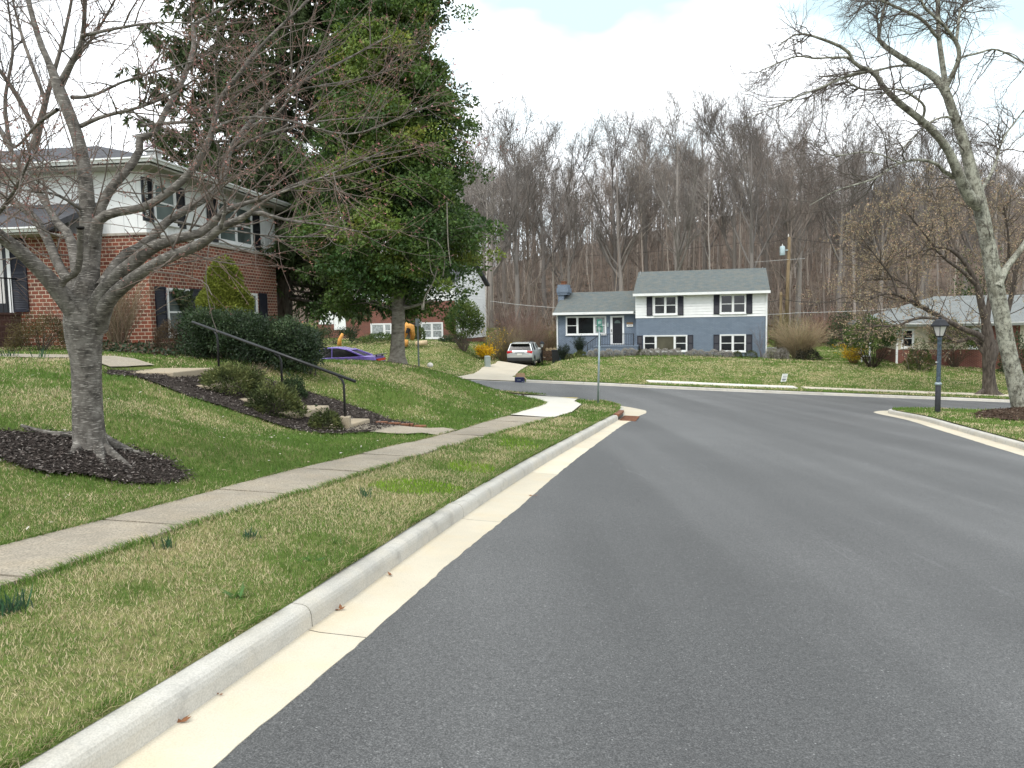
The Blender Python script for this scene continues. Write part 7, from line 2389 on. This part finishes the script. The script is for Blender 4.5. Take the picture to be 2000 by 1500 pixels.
# ---------------------------------------------------------------- mulch
def disc(cx, cy, rx, ry, n=26, seed=0, j=.08):
    rg = np.random.default_rng(seed)
    a = np.linspace(0, 2 * PI, n, endpoint=False)
    k = 1 + rg.normal(0, j, n) * .6
    return [(cx + math.cos(t) * rx * s_, cy + math.sin(t) * ry * s_) for t, s_ in zip(a, k)]
BEDS = []
def bed(name, poly, H, mat, n, cols, seed, zo=.02, csz=(.045, .013), hill=0.0, label='dark bark chips'):
    ctr = np.mean(np.array(poly), axis=0)
    hm_ = lambda x, y: H(x, y) + zo + .02 * vnoise(x, y, 3.0, 21) + hill * np.clip(1 - np.hypot(x - ctr[0], y - ctr[1]) / 1.0, 0, 1)
    o, V, F = patch(name, poly, [(-80, 80, -10, 60, .14)], hm_, M[mat], .14)
    struct(o)
    rg = np.random.default_rng(seed)
    pa_ = np.array(poly)
    lo, hi = pa_.min(0), pa_.max(0)
    q = rg.uniform(lo - .15, hi + .15, (n * 3, 2))
    _ring = dense(list(poly) + [poly[0]], .3)
    q = q[inpoly(q[:, 0], q[:, 1], dense(poly, .3, True)) | (distpoly(q[:, 0], q[:, 1], _ring) < .13 * rg.random(len(q)) ** 1.5)][:n]
    p = np.column_stack([q, hm_(q[:, 0], q[:, 1]) + .008 + .012 * rg.random(len(q))])
    d = np.column_stack([rg.normal(size=(len(q), 2)), rg.normal(0, .25, len(q))])
    V, F = leaf_quads(p, unit(d), np.tile([0, 0, 1.0], (len(q), 1)) + rg.normal(0, .5, (len(q), 3)), rg.uniform(.4, 1.4, len(q)) * csz[0], rg.uniform(.5, 1.5, len(q)) * csz[1])
    cc = np.array(cols)[rg.choice(len(cols), len(q), p=[.5, .36, .14])] * (1 + rg.normal(0, .25, (len(q), 1)))
    stuff(npmesh('bark_chips', V, F, M['chips'], None, np.repeat(np.clip(cc, .005, 1), 4, axis=0)), label, 'bark mulch')
    BEDS.append(dense(poly, .3, True))
DARK3 = [(.034, .027, .024), (.085, .068, .060), (.24, .21, .19)]
tb_ = hit(176, 893, Hleft, 4, 12)
bed('mulch_bed', disc(tb_.x - .02, tb_.y - .12, .93, .62, 30, 1), Hleft, 'mulch', 9000, DARK3, 1, .015, (.04, .012), .05, 'dark bark chips ringed round the street tree')
sb_ = [st2xy(S0 + a, t) for a, t in ((-1.05, -5.75), (-1.2, -7), (-1.25, -8.5), (-1.2, -10), (-.8, -10.35), (.4, -10.1), (1.2, -9.4), (1.5, -8.4), (1.6, -7.2), (1.55, -6.2), (1.2, -5.4), (.7, -5.25), (.66, -5.5), (-.6, -5.5))]
bed('mulch_bed', sb_, Hleft, 'mulch', 15000, DARK3, 2, .02, (.05, .015), 0, 'dark bark chips beside the garden steps')
hb_ = (float(ht[0][1][0]), HD)
pth = catmull([(hb_[0] - 1.7, hb_[1] - .2), (hb_[0], hb_[1] - .35), (hb_[0] + 1.5, hb_[1] + .3), (hb_[0] + 2.8, hb_[1] + 1.2), (0.1, 24.6)], .5)
nn_ = normals2(pth)
bed('mulch_bed', [tuple(p) for p in (pth + nn_ * .6)] + [tuple(p) for p in (pth - nn_ * .42)][::-1], Hleft, 'brownmulch', 3500, [(.06, .04, .03), (.11, .075, .055), (.2, .15, .11)], 3, .02, (.07, .03), 0, 'brown bark chips round the tall evergreen')
bed('mulch_bed', disc(TREE_R[0] + .35, TREE_R[1] - .9, 2.1, 1.5, 30, 4), Hisland, 'brownmulch', 6000, [(.055, .035, .025), (.10, .065, .045), (.18, .14, .11)], 4, .02, (.07, .025), 0, 'brown bark chips mounded round the lichen covered tree')

# ---------------------------------------------------------------- grass
def in_beds(x, y):
    m = np.zeros(len(x), bool)
    for b in BEDS:
        m |= inpoly(x, y, b)
    return m
WALKS = [dense(pa, .5, True), dense(pb_, .5, True)]
tx0, tx1 = [st2xy(S0 + a, t) for a, t in ((-.6, -5.5), (-.6, -11), (.66, -11), (.66, -5.5))], None
WALKS.append(dense(tx0, .5, True))
DRV = dense(drv, .5, True)
FWALK = [np.vstack([farw_l0, farw_r0[::-1]]), np.vstack([farw_l1, farw_r1[::-1]])]
def dens(D):
    return np.interp(D, [3, 5, 8, 12, 20, 30, 45, 62, 76], [7500, 6000, 2900, 1300, 480, 220, 120, 75, 45])
G1 = np.array([.086, .165, .030]); G2 = np.array([.150, .235, .046]); GB = np.array([.185, .32, .02]); S1 = np.array([.46, .375, .21]); S2 = np.array([.64, .54, .35]); BR = np.array([.20, .13, .08])
def grass(name, V, F, label, seed, straw, excl, bright=(), hgt_k=1.0):
    rg = np.random.default_rng(seed)
    a, b, c = V[F[:, 0]], V[F[:, 1]], V[F[:, 2]]
    ar = .5 * np.linalg.norm(np.cross(b - a, c - a), axis=1)
    ce = (a + b + c) / 3
    D = np.hypot(ce[:, 0], ce[:, 1])
    vis = (np.abs(ce[:, 0]) < .80 * ce[:, 1] + 2.2) & (ce[:, 1] > 1.6)
    ex = ar * dens(D) * vis
    cnt = rg.poisson(ex)
    ti = np.repeat(np.arange(len(F)), cnt)
    n = len(ti)
    r1, r2 = rg.random(n), rg.random(n)
    fl_ = r1 + r2 > 1
    r1[fl_], r2[fl_] = 1 - r1[fl_], 1 - r2[fl_]
    p = a[ti] + (b - a)[ti] * r1[:, None] + (c - a)[ti] * r2[:, None]
    ok = ~excl(p[:, 0], p[:, 1])
    p = p[ok]
    n = len(p)
    D = np.hypot(p[:, 0], p[:, 1])
    x, y = p[:, 0], p[:, 1]
    dry = fnoise(x, y, .75, seed + 3) * .6 + fnoise(x, y, 2.9, seed + 7) * .4
    dry = dry + straw(x, y) + rg.normal(0, .085, n)
    k = np.clip((dry - .45) / .10, 0, 1)
    g = np.clip(fnoise(x, y, 1.3, seed + 9) + rg.normal(0, .18, n), 0, 1)[:, None]
    col = G1 * (1 - g) + G2 * g
    sg_ = rg.random((n, 1))
    st_c = S1 * (1 - sg_) + S2 * sg_
    pick = rg.random(n) < k * .92
    col = np.where(pick[:, None], st_c, col)
    br = (rg.random(n) < .05) & (k > .3)
    col[br] = BR
    hk = np.ones(n)
    for (bx, by, rx, ry, amt) in bright:
        e = ((x - bx) / rx) ** 2 + ((y - by) / ry) ** 2
        m = (e + 1.6 * (fnoise(x, y, 3, 60) - .5) < 1) & (rg.random(n) < amt)
        col[m] = GB * (1 + rg.normal(0, .15, (m.sum(), 1)))
        hk[m] = 1.25
    col = np.clip(col * (1 + rg.normal(0, .14, (n, 1)) * np.interp(D, [10, 40], [1, .5])[:, None]) * np.interp(D, [15, 45], [1, 1.12])[:, None], .005, 1)
    h = np.interp(D, [3, 8, 20, 60], [.040, .050, .068, .10]) * rg.uniform(.5, 1.35, n) * hk * hgt_k * np.where(pick, .62, 1)
    w = np.interp(D, [3, 6, 12, 25, 60], [.0028, .0040, .0078, .020, .044]) * rg.uniform(.7, 1.3, n)
    th = rg.uniform(0, 2 * PI, n)
    ax = np.column_stack([np.cos(th), np.sin(th), np.zeros(n)])
    ln = np.column_stack([-np.sin(th), np.cos(th), np.zeros(n)]) * (rg.normal(0, .55, n) * np.where(pick, 1.5, 1.0))[:, None] + ax * rg.normal(0, .35, n)[:, None]
    up = np.array([0, 0, 1.0])
    p = p - up * .006
    m1 = p + up * (h * .55)[:, None] + ln * (h * .35)[:, None]
    t1 = p + up * (h * .95)[:, None] + ln * (h * .95)[:, None]
    hw = (w / 2)[:, None]
    Vv = np.stack([p - ax * hw, p + ax * hw, m1 + ax * hw * .75, m1 - ax * hw * .75, t1], 1).reshape(-1, 3)
    b5 = (np.arange(n) * 5)[:, None]
    Fv = np.concatenate([b5 + np.array([0, 1, 2]), b5 + np.array([0, 2, 3]), b5 + np.array([3, 2, 4])])
    o = npmesh(name, Vv, Fv, M['grass'], None, np.repeat(col, 5, axis=0))
    return stuff(o, label, 'grass')
no = lambda x, y: np.zeros(len(x), bool)
bA = GP(815, 950, .17); bB = GP(925, 912, .17); bC = GP(1010, 868, .17)
def straw_verge(x, y):
    t = EV[0] * x + EV[1] * y
    s = DV[0] * x + DV[1] * y
    return .145 - .10 * np.clip((s - 7) / 6, 0, 1) - .12 * np.exp(-((t + 2.42) / .22) ** 2) - .06 * np.exp(-((t + 3.8) / .12) ** 2)
grass('grass', verge[1], verge[2], 'patchy green and straw coloured grass between kerb and sidewalk', 1, straw_verge, no, [(bA[0], bA[1], .42, .40, .8), (bB[0], bB[1], .30, .38, .65), (bC[0], bC[1], .3, .7, .35)])
def straw_left(x, y):
    q = distpoly(x, y, WLs)
    return -.12 + .16 * np.clip((q - 1.3) / 1.6, 0, 1) - .05 * np.clip((y - 16) / 6, 0, 1)
def ex_left(x, y):
    m = in_beds(x, y)
    for w_ in WALKS:
        m |= inpoly(x, y, w_)
    return m
grass('grass', lawnL[1], lawnL[2], 'green lawn with straw patches on the bank left of the sidewalk', 2, straw_left, ex_left)
grass('grass', strip2[1], strip2[2], 'strip of grass along the near side of the cross street', 3, lambda x, y: .02 + 0 * x, no)
grass('grass', isl[1], isl[2], 'grass on the corner with the lamp post', 4, lambda x, y: -.02 + 0 * x, in_beds)
def ex_far(x, y):
    m = inpoly(x, y, DRV)
    for w_ in FWALK:
        m |= inpoly(x, y, w_)
    return m | (y > 74)
def straw_far(x, y):
    w = y - np.interp(x, kfx, kfy)
    return .02 + .07 * np.clip((w - 3) / 2, 0, 1) * np.clip((13 - w) / 4, -0.5, 1) + .05 * (x < -1) - .04 * (w < 2)
grass('grass', lawnF[1], lawnF[2], 'green and tan lawns in front of the houses across the street', 5, straw_far, ex_far, (), 1.0)

# longer blades leaning out over the kerb and the sidewalk edges
def edge_grass(line, H, out, seed, per_m, label, reach=.05, smax=30.0):
    rg = np.random.default_rng(seed)
    d = np.concatenate([[0], np.cumsum(np.linalg.norm(np.diff(line, axis=0), axis=1))])
    nn = normals2(line) * out
    n = int(d[-1] * per_m)
    s = rg.uniform(0, d[-1], n)
    q = np.column_stack([np.interp(s, d, line[:, j]) for j in (0, 1)])
    nv = np.column_stack([np.interp(s, d, nn[:, j]) for j in (0, 1)])
    D = np.hypot(q[:, 0], q[:, 1])
    clump = fnoise(q[:, 0], q[:, 1], 2.6, seed + 5)
    ok = (q[:, 1] > 1.5) & (rg.random(n) < np.clip(3.2 / D * 2.2, .12, 1)) & (rg.random(n) < np.clip((clump - .25) * 3, .15, 1)) & (D < smax)
    q, nv, D = q[ok], nv[ok], D[ok]
    n = len(q)
    q = q - nv * rg.uniform(-.008, .05, n)[:, None]
    p = np.column_stack([q, H(q[:, 0], q[:, 1]) - .004])
    h = np.interp(D, [3, 10, 25], [.055, .06, .08]) * rg.uniform(.5, 1.4, n)
    w = np.interp(D, [3, 8, 25], [.0036, .006, .018])
    n3 = np.column_stack([nv, np.zeros(n)])
    ln = n3 * rg.uniform(.1, 1.1, n)[:, None] + np.column_stack([rg.normal(0, .4, (n, 2)), np.zeros(n)])
    th = rg.uniform(0, 2 * PI, n)
    ax = np.column_stack([np.cos(th), np.sin(th), np.zeros(n)]) * (w / 2)[:, None]
    up = np.array([0, 0, 1.0])
    m1 = p + up * (h * .55)[:, None] + ln * (h * .4)[:, None]
    t1 = p + up * (h * .75)[:, None] + ln * (h * 1.1)[:, None]
    V = np.stack([p - ax, p + ax, m1 + ax * .75, m1 - ax * .75, t1], 1).reshape(-1, 3)
    b5 = (np.arange(n) * 5)[:, None]
    F = np.concatenate([b5 + np.array([0, 1, 2]), b5 + np.array([0, 2, 3]), b5 + np.array([3, 2, 4])])
    g = rg.random((n, 1))
    col = np.where(rg.random((n, 1)) < .22, S1, G1 * (1 - g) + G2 * g) * (1 + rg.normal(0, .15, (n, 1)))
    stuff(npmesh('grass', V, F, M['grass'], None, np.repeat(np.clip(col, .005, 1), 5, axis=0)), label, 'grass')
edge_grass(KLd[:nk + 1] + nL[:nk + 1] * .15, Hverge, -1, 61, 900, 'grass leaning over the back of the kerb')
edge_grass(WRd, Hverge, 1, 62, 700, 'grass leaning over the street side of the sidewalk')
edge_grass(WLd, Hleft, -1, 63, 700, 'grass leaning over the lawn side of the sidewalk')
# pale dead leaves scattered on the left lawn
rg = np.random.default_rng(19)
n = 520
q = rg.uniform([-8, 4], [0, 24], (n * 3, 2))
q = q[inpoly(q[:, 0], q[:, 1], lawnpoly) & ~ex_left(q[:, 0], q[:, 1])][:n]
p = np.column_stack([q, Hleft(q[:, 0], q[:, 1]) + .045])
m = len(p)
V, F = leaf_quads(p, unit(np.column_stack([rg.normal(size=(m, 2)), rg.normal(0, .3, m)])), np.tile([0, 0, 1.0], (m, 1)) + rg.normal(0, .35, (m, 3)), rg.uniform(.025, .06, m), rg.uniform(.012, .03, m))
stuff(npmesh('fallen_leaves', V, F, M['chips'], None, np.repeat(np.array([(.42, .37, .29), (.33, .26, .18), (.5, .46, .4)])[rg.integers(0, 3, m)], 4, axis=0)), 'pale dead leaves scattered over the sloping lawn', 'leaves')

# bulbs and weeds in the strip of grass
def tuft(name, label, cat, px, py, n, h, w, col, H, seed, spread=.09, lean=.35):
    rg = np.random.default_rng(seed)
    l_ = hit(px, py, H, 2.5, 40)
    p = np.column_stack([rg.normal(0, spread * .5, n), rg.normal(0, spread * .5, n), np.full(n, -.01)])
    d = unit(np.column_stack([rg.normal(0, lean, (n, 2)) + p[:, :2] * 2, np.ones(n)]))
    hh = rg.uniform(.55, 1.1, n) * h
    s = unit(np.cross(d, rg.normal(size=(n, 3)))) * w / 2
    m1 = p + d * (hh * .55)[:, None]
    t = m1 + unit(d + rg.normal(0, .18, (n, 3)))* (hh * .45)[:, None]
    V = np.stack([p - s, p + s, m1 + s * .9, m1 - s * .9, t], 1).reshape(-1, 3)
    b5 = (np.arange(n) * 5)[:, None]
    F = np.concatenate([b5 + np.array([0, 1, 2]), b5 + np.array([0, 2, 3]), b5 + np.array([3, 2, 4])])
    o = npmesh(name, V, F, M['grass'], None, np.repeat(col_jit(col, n, rg, .2), 5, axis=0))
    o.location = l_
    return tag(o, label, cat)
BG = (.045, .095, .05)
tuft('daffodil_clump', 'thick blue green clump of bulb leaves at the left edge of the photo', 'plant', 20, 1195, 80, .13, .008, BG, Hverge, 1, .09)
tuft('daffodil_clump', 'small clump of bulb leaves at the sidewalk edge', 'plant', 326, 1070, 26, .11, .008, BG, Hverge, 2, .05, .2)
tuft('daffodil_clump', 'low clump of bulb leaves in the straw coloured grass', 'plant', 487, 1050, 34, .09, .008, BG, Hverge, 3, .06)
tuft('daffodil_clump', 'small clump of bulb leaves beside the bright green grass patch', 'plant', 713, 970, 22, .13, .009, BG, Hverge, 4, .05, .2)
tuft('daffodil_clump', 'bulb leaves on the upper lawn left of the street tree trunk', 'plant', 20, 698, 26, .26, .016, BG, Hleft, 5, .2)
tuft('daffodil_clump', 'bulb leaves on the upper lawn close to the street tree trunk', 'plant', 78, 700, 16, .24, .016, BG, Hleft, 6, .1, .15)
tuft('weed', 'broad leaved rosette weed near the kerb', 'plant', 470, 1165, 16, .10, .022, (.09, .17, .05), Hverge, 7, .05, 1.3)
tuft('weed', 'light green rosette weed in the straw grass near the kerb', 'plant', 603, 1095, 14, .08, .018, (.12, .21, .05), Hverge, 8, .05, 1.2)
tuft('weed', 'small rosette weed among the grass tufts', 'plant', 655, 1062, 14, .08, .018, (.12, .2, .05), Hverge, 9, .06, 1.2)
# dry leaves in the gutter
for k, (px, py, s_, lb) in enumerate(((350, 1408, .05, 'curled brown leaf in the gutter nearest the viewer'), (765, 1123, .045, 'brown leaf at the foot of the kerb beside the grey scuff'), (664, 1192, .05, 'thin brown twig litter in the gutter below the kerb joint'), (428, 1357, .018, 'tiny dark crumb in the gutter'), (1042, 968, .05, 'small brown leaf in the gutter halfway to the drain'))):
    x, y = GP(px, py, .015)
    rg = np.random.default_rng(k + 50)
    m = 3
    p = np.column_stack([rg.normal(0, s_ * .2, (m, 2)), np.full(m, .004)])
    V, F = leaf_quads(p, unit(np.column_stack([rg.normal(size=(m, 2)), rg.uniform(0, .5, m)])), np.tile([0, 0, 1.0], (m, 1)) + rg.normal(0, .3, (m, 3)), np.full(m, s_), np.full(m, s_ * .45))
    o = npmesh('dry_leaf', V, F, M['chips'], None, np.tile((.22, .10, .05), (m * 4, 1)))
    o.location = (x, y, float(zr(x, y)) + .012)
    tag(o, lb, 'leaf')
